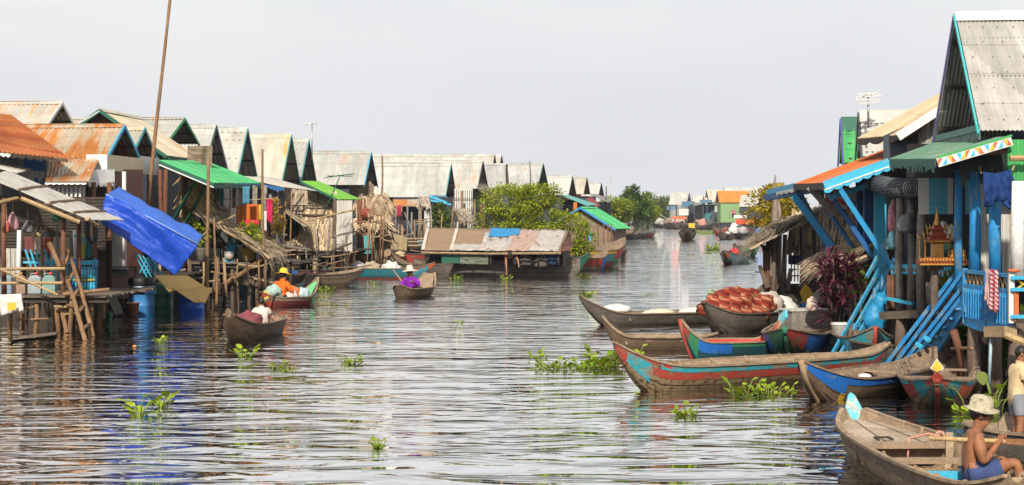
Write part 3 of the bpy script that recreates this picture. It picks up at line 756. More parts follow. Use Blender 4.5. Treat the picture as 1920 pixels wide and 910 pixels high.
# ---- the house furthest to the left, with the rusty orange roof
h = thing('stilt_house', 'low house with deep rust orange tin roof and blue boarded front', 'house', P(20, 520, 43))
a, b, c, d = P(-75, 203, 46), P(22, 216, 46), P(134, 298, 42.5), P(-75, 279, 41.5)
add(h, 'roof', TINRUST, lambda m: m.corr(a, b, c, d, .10, .016, 3))
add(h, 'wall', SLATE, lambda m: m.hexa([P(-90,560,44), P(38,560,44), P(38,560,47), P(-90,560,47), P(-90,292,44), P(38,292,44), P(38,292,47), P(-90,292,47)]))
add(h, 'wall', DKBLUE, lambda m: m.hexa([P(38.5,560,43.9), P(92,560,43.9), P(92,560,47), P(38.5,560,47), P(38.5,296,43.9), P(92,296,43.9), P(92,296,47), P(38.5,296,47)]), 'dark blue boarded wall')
scallop(h, P(-60,281,41.4), P(20,289,41.8), .09, WHITEP, 9); fringe(h, P(20,289,41.8), P(128,299,42.4), .10, DARKW, 34)
awning(h, P(-60,301,41), P(-25,300,43.5), P(58,318,43.5), P(32,324,41), TINLY, corr=True); fringe(h, P(-20,322,41), P(32,326,41), .12, THATCHG, 16)
fringe(h, P(40,318,43.3), P(84,322,43.3), .30, GREYB, 14, 'slatted_screen')
for px in (3, 40, 88): post(h, px, 296, 560, 43.6, .06, GREYW)

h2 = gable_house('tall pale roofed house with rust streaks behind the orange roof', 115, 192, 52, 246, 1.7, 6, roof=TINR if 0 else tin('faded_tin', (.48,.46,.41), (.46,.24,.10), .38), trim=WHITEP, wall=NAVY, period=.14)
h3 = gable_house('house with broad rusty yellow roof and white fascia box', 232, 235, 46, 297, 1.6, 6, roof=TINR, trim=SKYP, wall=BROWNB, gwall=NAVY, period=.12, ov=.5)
def fascia(h, q1, z0, z1, mt=WHITEP, mt2=CREAMP):
    add(h.root, 'fascia_panel', mt, lambda m: m.hexa([h.pt(s, q, z) for z in (z0, z1) for s, q in ((-h.hw-.05,-.06),(-h.hw+.02,-.06),(-h.hw+.02,q1),(-h.hw-.05,q1))]))
    add(h.root, 'fascia_panel', mt2, lambda m: m.hexa([h.pt(s, q, z) for z in (z0, z1) for s, q in ((-h.hw+.025,-.06),(h.hw+.05,-.06),(h.hw+.05,.0),(-h.hw+.025,.0))]))
fascia(h3, .48, 3.68, 4.08)
r = h3.root
awning(r, P(90,304,44.2), P(184,301,44.2), P(166,341,42.6), P(85,341,42.6), TINR, period=.10); add(r, 'roof_cap', TINR, lambda m: m.sheet(P(90,297,44.6), P(184,293,44.6), P(184,303,44.1), P(90,305,44.1), 14, 2, .02, lambda u, v: .03*abs(sin(u*14))))
scallop(r, P(85,341,42.5), P(163,341,42.5), .13, DARKW, 7, 'valance'); scallop(r, P(85,343,42.45), P(163,343,42.45), .05, WHITEP, 7)
add(r, 'lattice_window', WHITEP, lambda m: [m.beam(P(86+i*8, 350, 43), P(86+i*8, 400, 43), .05, .03) for i in range(9)]+[m.beam(P(86, y, 43.03), P(152, y, 43.03), .06, .03) for y in (350, 362, 374, 388, 400)]+[m.lathe(P(98+i*17, 370, 42.96), [(.07, -.012), (.09, 0), (.07, .012)], 10) for i in range(3)])
add(r, 'wall', GREYB, lambda m: m.hexa([P(84,560,43.6), P(152,560,43.6), P(152,560,46), P(84,560,46), P(84,345,43.6), P(152,345,43.6), P(152,345,46), P(84,345,46)]), 'grey boarded porch wall')
add(r, 'rolled_blind', WHITEP, lambda m: m.sheet(P(165,318,43.4), P(213,318,44.4), P(213,342,44.4), P(165,342,43.4), 14, 4, .03, lambda u, v: .06*sin(u*pi))); fringe(r, P(165,342,43.4), P(213,342,44.4), .12, WHITEP, 22)
for px, d_ in ((156,43.2), (176,43.4), (205,44)): post(r, px, 342, 540, d_, .07, REDW if px > 160 else PALEB)
add(r, 'wall', BROWNB, lambda m: m.hexa([P(196,560,44.6), P(268,560,47), P(268,560,47.2), P(196,560,44.8), P(196,318,44.6), P(268,318,47), P(268,318,47.2), P(196,318,44.8)]), 'reddish brown corrugated wall')
h4 = gable_house('narrow pale gable beside the house with the rusty yellow roof', 270, 240, 49, 292, 1.3, 5, roof=tin('dirty_tin', (.44,.42,.36), (.45,.25,.1), .2), trim=TEALP, wall=BROWNB, gwall=NAVY, period=.12, ov=.5)
fascia(h4, .42, 3.68, 4.18, WHITEP, WHITEP)

# ---- the house whose gable looks at us, with the green awning
h5 = gable_house('cream roofed house with dark green gable edge and long green awning', 187, 206, 52, 288, 2.0, 4.2, roof=tin('cream_tin', (.50,.44,.33), (.42,.22,.09), .2, 'y'), trim=DKGREEN, wall=NAVY, gwall=REDW, rot=pi/2, ov=.35, period=.12, floor=1.2)
r = h5.root; scallop(r, P(316,294,50), P(385,301,54.6), .14, DKGREEN, 12, 'eave_trim', (0,0,0)); scallop(r, P(148,231,50.9), P(187,208,51.5), .03, WHITEP, 1, 'white_line')
a1 = (P(298,301,48), P(385,302,53), P(490,344,53), P(401,344,48)); awning(r, *a1, TINGREEN, period=.12, rows=2)
add(r, 'awning_edge', DKGREEN, lambda m: m.beam(P(298,305,47.95), P(401,348,47.95), .03, .12)); add(r, 'white_line', WHITEP, lambda m: m.beam(P(298,309,47.93), P(401,352,47.93), .02, .03))
scallop(r, P(401,346,48), P(489,346,53), .13, DKGREEN, 14, 'eave_trim', (0,0,0))
for x0, y0, x1, y1, d_ in ((369,335,326,412,48.2), (388,345,348,418,48.6), (418,347,392,398,50)): add(r, 'strut', DKGREEN, lambda m: m.beam(P(x0,y0,d_), P(x1,y1,d_+1.2), .07, .07))
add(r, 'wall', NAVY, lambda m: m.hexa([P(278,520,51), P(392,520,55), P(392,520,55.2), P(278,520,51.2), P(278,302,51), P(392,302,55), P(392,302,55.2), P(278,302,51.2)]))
for px in (300, 311, 345): post(r, px, 318, 500, 50, .075, REDW)
add(r, 'thatch_screen', THATCHY, lambda m: m.thatch(P(344,330,50.2), P(390,345,50.6), P(392,402,50.6), P(342,396,50.2), 420, .42, .035, .09, .5, 3))
add(r, 'thatch_screen', THATCHG, lambda m: m.thatch(P(390,346,51.2), P(412,350,51.6), P(412,392,51.6), P(390,392,51.2), 160, .35, .035, .07, .5, 4))
zd = 1.18
def deck(root, x0, x1, d0, d1, z, mt=WOOD, n=10, stilts=(), r=.06, lmt=LOG):
    mb = MB()
    for i in range(n):
        dd = lerp(d0, d1, (i+.5)/n); a_ = P(x0, HY, d0); b_ = P(x1, HY, d0)
        mb.beam(V((a_.x+(dd-d0)*.07, dd, z)), V((b_.x+(dd-d0)*.07+R.uniform(-.08,.08), dd, z)), (d1-d0)/n*.9, .045)
    part('deck', mb, mt, root); mb = MB()
    for dd in (d0+.15, d1-.15): a_ = P(x0, HY, d0); b_ = P(x1, HY, d0); mb.beam(V((a_.x, dd, z-.09)), V((b_.x, dd, z-.09)), .08, .1)
    part('joists', mb, DARKW, root)
    for px, dd in stilts:
        q = P(px, HY, dd); mb = MB(True); mb.tube([V((q.x+R.uniform(-.1,.1), dd, -.6)), V((q.x+R.uniform(-.03,.03), dd, .4)), V((q.x, dd, z-.04))], [r*1.05, r, r*.9], 7); part('stilt', mb, lmt, root)
deck(r, 338, 516, 50, 54, zd, WOOD, 12, [(352,50.2), (377,50.2), (402,50.3), (436,50.2), (447,50.3), (470,50.6), (482,50.4), (497,50.5), (511,50.2), (420,53.8), (480,53.8)])
for px in (439, 458, 476, 498): post(r, px, 348, 489, 52, .06, POLE if px % 2 else GREYW)
add(r, 'brace', POLE, lambda m: m.tube([P(395,548,50), P(455,512,50), P(500,480,49.6)], [.07,.065,.06], 7))
add(r, 'thatch_awning', THATCH, lambda m: m.thatch(P(360,398,49.3), P(406,380,52.8), P(530,466,52.8), P(484,472,49.3), 1300, .6, .035, .10, .35, 5, .4))
add(r, 'thatch_awning', THATCH, lambda m: m.thatch(P(484,468,49.5), P(522,460,52.6), P(538,482,52.6), P(504,486,49.5), 160, .55, .03, .08, .5, 6, .9))
add(r, 'washing_line', ROPE, lambda m: m.tube([P(400,372,51.4), P(460,376,51.3), P(515,372,51.2)], .012, 4))
add(r, 'awning_pole', BAMBOO, lambda m: m.tube([P(408,420,49.2), P(442,403,49.4)], [.03,.02], 6))
for i, (x0, x1, yt, dl, dr, col, lab, nm) in enumerate((
    (413,419,355,.55,.45,(.03,.36,.50),'narrow sky blue cloth hung near the thatch awning','cloth'),
    (431,443,390,.55,.5,(.70,.66,.62),'white garment hung before the orange sheet','garment'),
    (443,460,386,.50,.62,(.58,.19,.04),'orange blanket on the washing line','blanket'),
    (461,484,383,.65,.6,(.62,.16,.035),'long orange sheet with a red hem on the washing line','sheet'),
    (485,491,384,.45,.5,(.72,.48,.06),'yellow cloth between the orange sheet and the white shirt','cloth'),
    (490,500,396,.55,.6,(.76,.73,.70),'white shirt hung beside the pink cloth','shirt'),
    (500,511,374,.60,.75,(.68,.035,.13),'bright pink cloth hung at the far end of the washing line','cloth'))):
    cloth('laundry', lab, nm, P(x0,yt,51.2+.02*i), P(x1,yt,51.2+.02*i), (dl,dr), plain('cloth_%d' % i, col, .9, .2, 5, .1, trans=.2), 'laundry drying under the green awning', 2, .03, i)
tag(part('red_hem', (lambda m: (m.sheet(P(443,413,51.1), P(484,413,51.1), P(486,424,51.1), P(445,423,51.1), 14, 3, .01, lambda u, v: .03*sin(u*14)), m)[1])(MB(True)), plain('red_cloth', (.62,.02,.05), .9), None, loc=P(464,418,51.1)), 'bright red cloth hung below the orange sheet', 'cloth', 'laundry drying under the green awning')
h6 = gable_house('pale roofed house with bright green gable trim behind the bamboo mast', 345, 222, 58.2, 262, 1.97, 6, roof=TINM, trim=GREENP, wall=SLATE, gwall=SLATE, period=.13)
h7 = gable_house('light grey roofed house with white edged gable next to the palm screen', 405, 235, 62.2, 326, 1.97, 6, roof=TINL, trim=DKGREEN, rtrim=WHITEP, wall=NAVY, period=.13)
add(h7.root, 'mat_screen', WOVEN, lambda m: m.sheet(P(352,274,51.6), P(399,274,51.6), P(397,318,51.6), P(352,302,51.6), 12, 6, .04, lambda u, v: .04*noise.noise(V((u*4,v*5,1)))))
h8 = gable_house('house with strongly ribbed grey tin roof and turquoise gable trim', 463, 241, 66.2, 345, 1.97, 6, roof=tin('ribbed_tin', (.48,.465,.42), (.42,.17,.05), .17), trim=TEALP, wall=GREYB, gwall=GREYB, period=.24, amp=.03)
h9 = gable_house('house with smooth cream tin roof stained orange near the ridge', 545, 253, 70.2, 347, 1.97, 6, roof=tin('cream_spot_tin', (.50,.46,.385), (.55,.28,.09), .26), trim=TEALP, wall=GREYB, gwall=GREYB, corr=False, period=.13)
h10 = gable_house('narrow ribbed roof house with a red wall inside its gable', 578, 262, 74.1, 347, 1.95, 5, roof=TINL, trim=TEALP, wall=SLATE, gwall=REDP, period=.22, amp=.025, ov=1.0)
h11 = gable_house('wide grey roof house with purple blue gable trim and woven palm gable', 695, 285, 81, 347, 2.05, 6, roof=tin('half_rusted_tin', (.41,.41,.385), (.42,.16,.05), .22), trim=SKYP, rtrim=PURPLEP, wall=SLATE, gwall=WOVEN, period=.13, corr=True, amp=.006)
add(h11.root, 'wall', WHITEP, lambda m: m.hexa([h11.pt(s, q, z) for z in (2.5, 3.2) for s, q in ((.7,.5),(1.7,.5),(1.7,.6),(.7,.6))]), 'white painted panel')
add(h11.root, 'woven_wall', WOVEN, lambda m: m.thatch(P(618,346,79.5), P(700,346,80.2), P(700,372,80.2), P(618,372,79.5), 200, .3, .04, .05, .3, 9))
awning(h8.root, P(437,330,55.5), P(512,334,63), P(594,358,62.5), P(533,351,55.5), tin('awning_tin', (.46,.44,.39), amount=.12, axis='y'), period=.14)
scallop(h8.root, P(440,337,55.3), P(533,352,55.3), .14, DKBLUE, 3, 'awning_edge', (0,0,0))
add(h8.root, 'wall', NAVY, lambda m: m.hexa([P(455,525,57), P(532,525,61), P(532,525,61.2), P(455,525,57.2), P(455,338,57), P(532,343,61), P(532,343,61.2), P(455,338,57.2)]))
for px, d_ in ((507,56), (473,55.8), (521,58)): post(h8.root, px, 350, 520, d_, .06, GREYW)
deck(h8.root, 470, 560, 56, 60, 1.0, DARKW, 8, [(500,56.2), (520,56.2), (545,56.5), (520,59.5)])

# ---- palm thatch house with the lime green awning
h = thing('thatched_house', 'palm walled house on stilts under a lime green awning', 'house', P(590, 522, 70)); r = h
add(r, 'underfloor_shade', DARK, lambda m: m.hexa([P(500,520,74.5), P(668,520,74.5), P(668,520,74.7), P(500,520,74.7), P(500,470,74.5), P(668,470,74.5), P(668,470,74.7), P(500,470,74.7)]))  # dark sheet added behind the stilts in place of underfloor shade
awning(r, P(566,340,69), P(597,340,73), P(677,374,72.5), P(634,374,69.2), TINLIME, period=.13)
add(r, 'awning_edge', DKGREEN, lambda m: m.beam(P(566,343,68.95), P(634,376,69.15), .03, .09))
add(r, 'wall', DARKW, lambda m: m.hexa([P(532,472,70.4), P(632,472,70.4), P(662,472,75), P(545,472,75), P(532,352,70.4), P(632,372,70.4), P(662,376,75), P(545,350,75)]))
add(r, 'thatch_wall', THATCHG, lambda m: m.thatch(P(531,357,70.1), P(632,372,70.1), P(630,402,70.1), P(531,398,70.1), 520, .5, .05, .07, .2, 11))
add(r, 'thatch_wall', THATCH, lambda m: m.thatch(P(568,398,69.9), P(630,402,69.9), P(627,471,69.9), P(560,471,69.9), 700, .55, .055, .10, .22, 12))
add(r, 'thatch_wall', THATCH, lambda m: m.thatch(P(556,450,69.5), P(575,448,69.5), P(580,476,69.5), P(548,470,69.5), 90, .5, .05, .08, .5, 13))
for y0, y1 in ((385,388), (402,404)): add(r, 'batten', DARKW, lambda m: m.beam(P(532,y0,69.7), P(630,y1,69.7), .04, .05))
add(r, 'thatch_flap', THATCHG, lambda m: m.thatch(P(506,378,68), P(520,376,71), P(585,430,71), P(572,426,68), 260, .6, .045, .10, .4, 14, .5))
add(r, 'flap_pole', BAMBOO, lambda m: m.tube([P(500,374,67.6), P(588,428,67.6)], [.04,.03], 6))
for x0, x1, y0, y1 in ((552,533,362,392), (570,545,364,398), (556,538,385,402)): add(r, 'brace', DARKW, lambda m: m.beam(P(x0,y0,69.3), P(x1,y1,69), .05, .05))
add(r, 'plank_wall', PALEB, lambda m: [m.beam(P(633.5+4.2*i, 376, 68.9), P(633.5+4.2*i, 473-(i % 3), 68.9), .085, .03, up=(0,-1,0)) for i in range(7)])
add(r, 'corner_post', LOG, lambda m: m.beam(P(628,372,69), P(626,475,69), .12, .12, up=(0,1,0)))
deck(r, 528, 668, 69.2, 74, 1.1, DARKW, 8, [(547,69.6), (591,69.4), (624,69.4), (648,69.4), (662,70), (560,73), (610,73)], .09, TANW)
add(r, 'drying_shelf', WOOD, lambda m: [m.beam(P(620,460+3*i,68.4+.2*i), P(645,458+3*i,68.4+.2*i), .05, .03) for i in range(4)])
tag(part('loose_plank', (lambda m: (m.beam(P(553,497,68.2), P(660,456,68.4), .09, .07), m)[1])(MB()), DARKW, None, loc=P(600,480,68.3)), 'long dark plank slanting up under the thatch house', 'plank')
p = pole('thin pale bamboo rod lashed across the plank wall', 575, 415, 393, 67.8, .035, BAMBOO, 666)

# ---- the shaggy palm stack beside it
h = thing('thatch_stack', 'shaggy tall stack of dry palm leaves tied to poles', 'thatch stack', P(705, 505, 78)); r = h
add(r, 'palm_leaves', wood('brown_palm', (.42,.32,.21), (1,1,1), 3, .5, .9, .6, (.22,.15,.09)), lambda m: [m.thatch(P(674,378,78), P(730,374,78), P(729,425,77.6), P(676,425,77.6), 520, .6, .055, .16, .45, 21), m.thatch(P(674,425,77.6), P(728,420,77.6), P(728,440,77.2), P(672,442,77.2), 220, .6, .055, .16, .5, 22), m.thatch(P(700,436,77.9), P(730,430,77.9), P(728,490,78), P(708,490,78), 260, .7, .05, .16, .35, 23)])
add(r, 'palm_bundle', THATCH, lambda m: m.thatch(P(676,418,77.2), P(715,418,77.2), P(715,428,77), P(676,428,77), 160, .6, .05, .12, 1.2, 24))
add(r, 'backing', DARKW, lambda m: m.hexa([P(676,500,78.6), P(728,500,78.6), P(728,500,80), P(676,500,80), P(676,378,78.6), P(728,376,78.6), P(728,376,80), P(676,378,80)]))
add(r, 'fishing_net', plain('rust_net', (.28,.05,.03), .9, .4, 30), lambda m: m.blob(P(685,400,76.9), (.22,.15,.2), 10, 7, .5, 4, 2))
for px in (671, 674, 678, 684): post(r, px, 372, 508, 77, .05, REDW)
for px, px1 in ((690,700), (696,706), (692,688)): post(r, px, 400, 505, 76.8, .035, TANW, 'post', px1)
add(r, 'teal_board', TEALP, lambda m: m.beam(P(688,442,76.9), P(689,476,76.9), .28, .04, up=(0,1,0)))
add(r, 'door', DARK, lambda m: m.beam(P(705,445,78.3), P(705,490,78.3), .5, .04, up=(0,1,0)))

# ---- middle distance
h12 = gable_house('broad plain grey roof house with a dark porch full of poles', 845, 308, 100, 370, 2.0, 4.6, rot=radians(3), roof=tin('clean_tin', (.44,.445,.42), amount=.03), trim=TEALP, rtrim=SLATE, wall=NAVY, corr=True, amp=.006, period=.2)
r = h12.root
add(r, 'wall', NAVY, lambda m: m.hexa([P(738,470,96), P(850,470,96), P(850,470,97.2), P(738,470,97.2), P(738,370,96), P(850,370,96), P(850,370,97.2), P(738,370,97.2)]))
awning(r, P(737,374,95.6), P(786,374,95.6), P(786,387,95), P(737,387,95), TINR, 'tin_valance', .14)
for px, y0 in ((748,398), (753,388), (764,385), (772,398), (786,372), (808,378), (777,412), (825,384), (795,418)): post(r, px, y0, 462, 94.6, .055, POLE if px % 2 else GREYW)
add(r, 'brace', GREYW, lambda m: [m.beam(P(758,398,94.5), P(780,450,94.5), .06, .06), m.beam(P(725,390,94.3), P(752,393,94.3), .07, .07), m.beam(P(728,413,94.3), P(742,417,94.3), .05, .05)])
add(r, 'wire_wall', WHITEP, lambda m: [m.beam(P(796+i*2.6,396,95.2), P(796+i*2.6,436,95.2), .02, .02, up=(0,1,0)) for i in range(6)]+[m.beam(P(796,y,95.25), P(810,y,95.25), .03, .02) for y in (396,412,428)]+[m.hexa([P(796,436,95.4), P(810,436,95.4), P(810,436,95.5), P(796,436,95.5), P(796,396,95.4), P(810,396,95.4), P(810,396,95.5), P(796,396,95.5)])])
awning(r, P(805,366,95), P(836,367,98), P(850,384,97), P(806,378,93.5), TINBLUE, period=.2); add(r, 'awning_edge', SKYP, lambda m: [m.beam(P(805,368,94.6), P(838,380,94.6), .06, .1), m.beam(P(808,376,93.6), P(846,384,93.6), .06, .08)])
add(r, 'thatch_awning', THATCHG, lambda m: m.thatch(P(786,374,95.4), P(808,374,95.4), P(808,390,95), P(786,386,95), 70, .5, .05, .06, .4, 31))
deck(r, 735, 850, 91, 97, .9, WOOD, 7, [(740,91.3), (765,91.3), (790,91.3), (815,91.3), (840,91.3)])
add(r, 'bamboo_rail', BAMBOO, lambda m: [m.tube([P(760,y,90.8), P(806,y-1,90.8)], .035, 6) for y in (448, 454, 461)])
part('vine', (lambda m: (crown(m, P(829,410,93.4), (.5,.4,.85), 700, .22, 5, 8), m)[1])(MB()), LEAFM, r)
cloth('fishing_net', 'beige net hung to dry from poles beside the palm stack', 'net', P(734,437,90.5), P(763,446,90.5), (.9,.7), plain('beige_net', (.42,.33,.19), .9, .25, 8, .1, trans=.25), None, 3, .05, 4)
h13 = gable_house('pale roof house with a rust patch above a white caged porch', 905, 302, 106, 354, 2.1, 7, rot=radians(4), roof=tin('patch_tin', (.46,.455,.42), (.50,.20,.05), .24), trim=SLATE, wall=GREYB, corr=True, amp=.006, period=.2)
r = h13.root
add(r, 'porch_wall', WHITEP, lambda m: m.hexa([P(851,440,101), P(886,440,101), P(886,440,103), P(851,440,103), P(851,354,101), P(886,354,101), P(886,354,103), P(851,354,103)]))
add(r, 'bars', GREYW, lambda m: [m.beam(P(852+i*4,355,100.9), P(852+i*4,440,100.9), .035, .035, up=(0,1,0)) for i in range(9)]+[m.beam(P(851,y,100.86), P(886,y,100.86), .05, .03) for y in (372, 392, 412)])
add(r, 'wall', NAVY, lambda m: m.hexa([P(886.5,450,101.2), P(930,450,104), P(930,450,104.3), P(886.5,450,101.6), P(886.5,354,101.2), P(930,354,104), P(930,354,104.3), P(886.5,354,101.6)]))
for px, y0 in ((866,358), (890,374), (902,384), (908,376), (861,412), (874,414)): post(r, px, y0, 450, 100, .07, POLE)
add(r, 'thatch_awning', THATCHG, lambda m: m.thatch(P(893,352,100), P(912,352,104), P(934,372,104), P(918,372,100), 150, .8, .05, .1, .3, 33, .3))
add(r, 'thatch_awning', THATCHG, lambda m: m.thatch(P(846,400,98), P(872,398,99), P(890,416,98.5), P(850,414,97.5), 120, .9, .04, .1, .8, 34, .3))
h14 = gable_house('very long pale roof running far back behind the middle houses', 927, 290, 116, 350, 2.2, 9, rot=radians(4), roof=TINL, trim=SLATE, wall=SLATE, corr=False)
h14b = gable_house('second pale roof close behind the very long roof', 940, 291, 122, 350, 2.2, 6, rot=radians(5), roof=TINL, trim=SLATE, wall=NAVY, corr=False)
awning(h14b.root, P(915,344,112), P(935,346,118), P(985,356,116), P(930,357,110), TINBLUE, period=.2); awning(h14b.root, P(928,342,118), P(945,342,121), P(972,352,120), P(960,354,117), TINMAR, period=.2)
awning(h14b.root, P(985,352,117), P(1000,352,120), P(1018,358,119), P(985,361,115), TINBLUE, period=.2)
h15 = gable_house('grey roof house with dark gable rising above the big bush', 1018, 307, 112, 358, 2.1, 5, rot=radians(8), roof=tin('grey_tin', (.39,.395,.38), amount=.05), trim=DKGREEN, wall=SLATE, corr=False)
h16 = gable_house('small pale roof house right of the big bush', 1073, 330, 134, 366, 1.7, 4, rot=radians(8), roof=TINL, trim=SLATE, wall=SLATE, corr=False)
h17 = gable_house('small cream roof house with a brown edge farther along the bank', 1100, 333, 146, 364, 1.6, 3, rot=radians(8), roof=tin('cream_far_tin', (.46,.43,.36), amount=.16), trim=BROWNB, wall=REDW, corr=False)
h18 = gable_house('last small white roof house before the trees', 1127, 343, 165, 368, 1.5, 3, rot=radians(9), roof=TINL, trim=DKGREEN, wall=SLATE, corr=False)
awning(h16.root, P(1052,366,124), P(1066,366,130), P(1120,384,129), P(1100,386,122), tin('teal_tin', (.10,.34,.33), (.15,.3,.28), .2, 'y'), period=.25)
add(h16.root, 'wall', NAVY, lambda m: m.hexa([P(1052,440,125), P(1112,440,128), P(1112,440,130), P(1052,440,127), P(1052,372,125), P(1112,382,128), P(1112,382,130), P(1052,372,127)]))
cloth('laundry', 'orange robe hung beside the teal awning', 'robe', P(1075,380,121), P(1082,380,121), .55, plain('robe', (.60,.17,.03), .9), None, 2)
awning(h18.root, P(1104,364,150), P(1118,364,156), P(1147,374,155), P(1142,380,148), TINDARK, period=.25); awning(h18.root, P(1098,372,140), P(1110,370,144), P(1126,386,143), P(1118,388,139), TINMAR, period=.25)
add(h18.root, 'wall', NAVY, lambda m: m.hexa([P(1106,435,152), P(1146,435,155), P(1146,435,157), P(1106,435,154), P(1106,378,152), P(1146,380,155), P(1146,380,157), P(1106,378,154)]))
hut = gable_house('low green roofed hut with blue edges by the painted boats', 1088, 389, 97, 430, 2.0, 3.4, rot=pi/2+radians(14), roof=TINGREEN, trim=BLUEP, wall=WOVEN, gwall=WOVEN, floor=.5, ov=.3, period=.16)
for px in (1121, 1132, 1140, 1146): post(hut.root, px, 420, 505, 93.5, .035, REDW)
add(hut.root, 'painted_panel', SKYP, lambda m: m.beam(P(1104,432,93.6), P(1104,456,93.6), .22, .05, up=(0,1,0)))

# ---- near left: the shop and its landing stage
h = thing('waterside_shop', 'open shop under a pale sloping awning on a bamboo landing stage', 'shop', P(90, 615, 40)); r = h
aw = (P(-30,331,38), P(15,321,41), P(232,414,41), P(172,414,38)); PALESHEET = worn('fibre_sheet', (.50,.47,.42), (.36,.33,.28), .35, 2.5, (1,1,1), .7, .15, .1)
awning(r, *aw, PALESHEET, corr=False)
for t in (.33, .62, .84): add(r, 'batten', POLE, lambda m: m.tube([aw[0].lerp(aw[3], t)+V((0,-.08,.03)), aw[0].lerp(aw[3], t).lerp(aw[1].lerp(aw[2], t), .5)+V((0,0,.05)), aw[1].lerp(aw[2], t)+V((0,.05,.04))], .028, 6))
for x0, y0, x1, y1, d0, d1 in ((-20,385,58,366,37.6,38.6), (163,410,182,424,37.8,38.4), (40,372,150,417,38.1,38.1)): add(r, 'rafter', BAMBOO, lambda m: m.tube([P(x0,y0,d0), P(x1,y1,d1)], .05, 7))
add(r, 'wall', DARKW, lambda m: [m.beam(P(-30,372+6*i,42.6), P(198,372+6*i,42.6), .03, .06) for i in range(17)]+[m.hexa([P(-30,604,42.8), P(200,604,42.8), P(200,604,43), P(-30,604,43), P(-30,360,42.8), P(200,404,42.8), P(200,404,43), P(-30,360,43)])])  # dark backing runs down to the water in place of under-deck shade
add(r, 'low_wall', PALEB, lambda m: [m.beam(P(6+9*i,466,42.4), P(6+9*i,548,42.4), .10, .03, up=(0,1,0)) for i in range(4)]+[m.beam(P(98+9*i,470,42.4), P(98+9*i,548,42.4), .10, .03, up=(0,1,0)) for i in range(4)])
for px in (36, 83, 140): post(r, px, 432, 540, 41.8, .06, WHITEP)
add(r, 'balustrade', SKYP, lambda m: [m.beam(P(48+k*9,468,41.2), P(60+k*9,505,41.2), .05, .04) for k in range(5)]+[m.beam(P(100+k*8,482,41.3), P(104+k*8,540,41.3), .04, .04) for k in range(4)]+[m.beam(P(44,492,41.2), P(140,494,41.2), .06, .05)])
for i, (x0, x1, col) in enumerate(((46,64,(.17,.05,.045)), (64,80,(.55,.42,.33)), (82,96,(.42,.07,.04)), (100,130,(.42,.31,.19)))):
    cloth('laundry', ('maroon cloth hung inside the shop', 'pale pink towel hung inside the shop', 'red cloth hung inside the shop', 'tan blanket slung over the pole in the shop')[i], ('cloth','towel','cloth','blanket')[i], P(x0,445,41.6), P(x1,445,41.6), (.42,.40), plain('shopcloth_%d' % i, col, .9), 'cloths hung inside the open shop', 2, .03, i)
deck(r, -25, 202, 38.2, 42.2, .79, WOOD, 12, [(20,38.4), (68,38.4), (107,38.4), (123,38.6), (134,38.3), (170,38.5), (45,41.5), (100,41.5), (150,41.5), (190,41)], .055, POLE)
for px, y0, y1, d_ in ((120,398,620,38.6), (148,412,552,39.4), (178,420,500,40.4), (8,372,552,38.4)): post(r, px, y0, y1, d_, .06, REDW)
for y0, y1, x1 in ((506,504,122), (532,531,118)): add(r, 'rail', BAMBOO, lambda m: m.tube([P(-25,y0,38.1), P(50,(y0+y1)/2-1,38.1), P(x1,y1,38.1)], .035, 7))
add(r, 'rail', POLE, lambda m: m.tube([P(118,552,38.1), P(205,543,38.1)], .04, 7)); add(r, 'brace', BAMBOO, lambda m: m.tube([P(-10,500,37.9), P(108,553,37.9)], .03, 7))
add(r, 'prop', POLE, lambda m: [m.tube([P(92,455,38.2), P(112,500,38.2)], [.06,.05], 7), m.tube([P(108,552,38.6), P(126,625,38.2)], .05, 7)])
for i, (px, col, cap) in enumerate(((13,(.20,.26,.32),(.3,.3,.3)), (37,(.34,.22,.16),(.45,.25,.08)), (66,(.30,.34,.36),(.5,.06,.04)), (93,(.16,.30,.27),(.5,.05,.04)))):
    c = P(px, 552, 39.0); c.z = .815; t = thing('jerry_can', ('blue grey jerry can at the outer end of the landing rail', 'brownish jerry can with an orange cap', 'pale grey jerry can with a red cap', 'green tinted jerry can with a red cap')[i], 'jerry can', c, 'jerry cans standing on the landing stage')
    mb = MB(True); mb.hexa([c+V((x,y,z)) for z in (0,.34) for x, y in ((-.14,-.09),(.14,-.09),(.14,.09),(-.14,.09))]); mb.hexa([c+V((x*k,y*k,z)) for z, k in ((.342,1),(.41,.45)) for x, y in ((-.14,-.09),(.14,-.09),(.14,.09),(-.14,.09))])
    mb.hexa([c+V((x*1.02,y*1.04,z)) for z in (.1,.13) for x, y in ((-.14,-.09),(.14,-.09),(.14,.09),(-.14,.09))])
    part('can', mb, plain('can_%d' % i, col, .35, .25, 8, .5), t, smooth=False); part('cap', (lambda m: (m.lathe(c+V((.02,0,.41)), [(.045,0),(.045,.06),(.03,.065)], 10), m)[1])(MB(True)), plain('cap_%d' % i, cap, .4), t)
    part('handle', (lambda m: (m.tube([c+V((-.11,0,.36)), c+V((-.09,0,.45)), c+V((-.02,0,.45)), c+V((0,0,.41))], .014, 6), m)[1])(MB(True)), plain('can_%d' % i, col), t)
t = thing('bottle_rack', 'bright blue rack packed with rows of pale blue bottles', 'rack', P(158, 550, 39.9)); d_ = 39.9
for px in (139, 179): part('post', (lambda m: (m.lathe(P(px,552,d_), [(.05,0),(.05,.62),(.075,.64),(.05,.68),(.07,.74),(.03,.8),(.0,.82)], 10), m)[1])(MB(True)), BLUEP, t)
part('rail', (lambda m: (m.beam(P(139,494,d_), P(179,492,d_), .05, .10), m.beam(P(139,503,d_), P(179,502,d_), .04, .04), m)[2])(MB()), SKYP, t)
BOT = plain('blue_bottle', (.06,.42,.62), .25, .25, 10, .6)
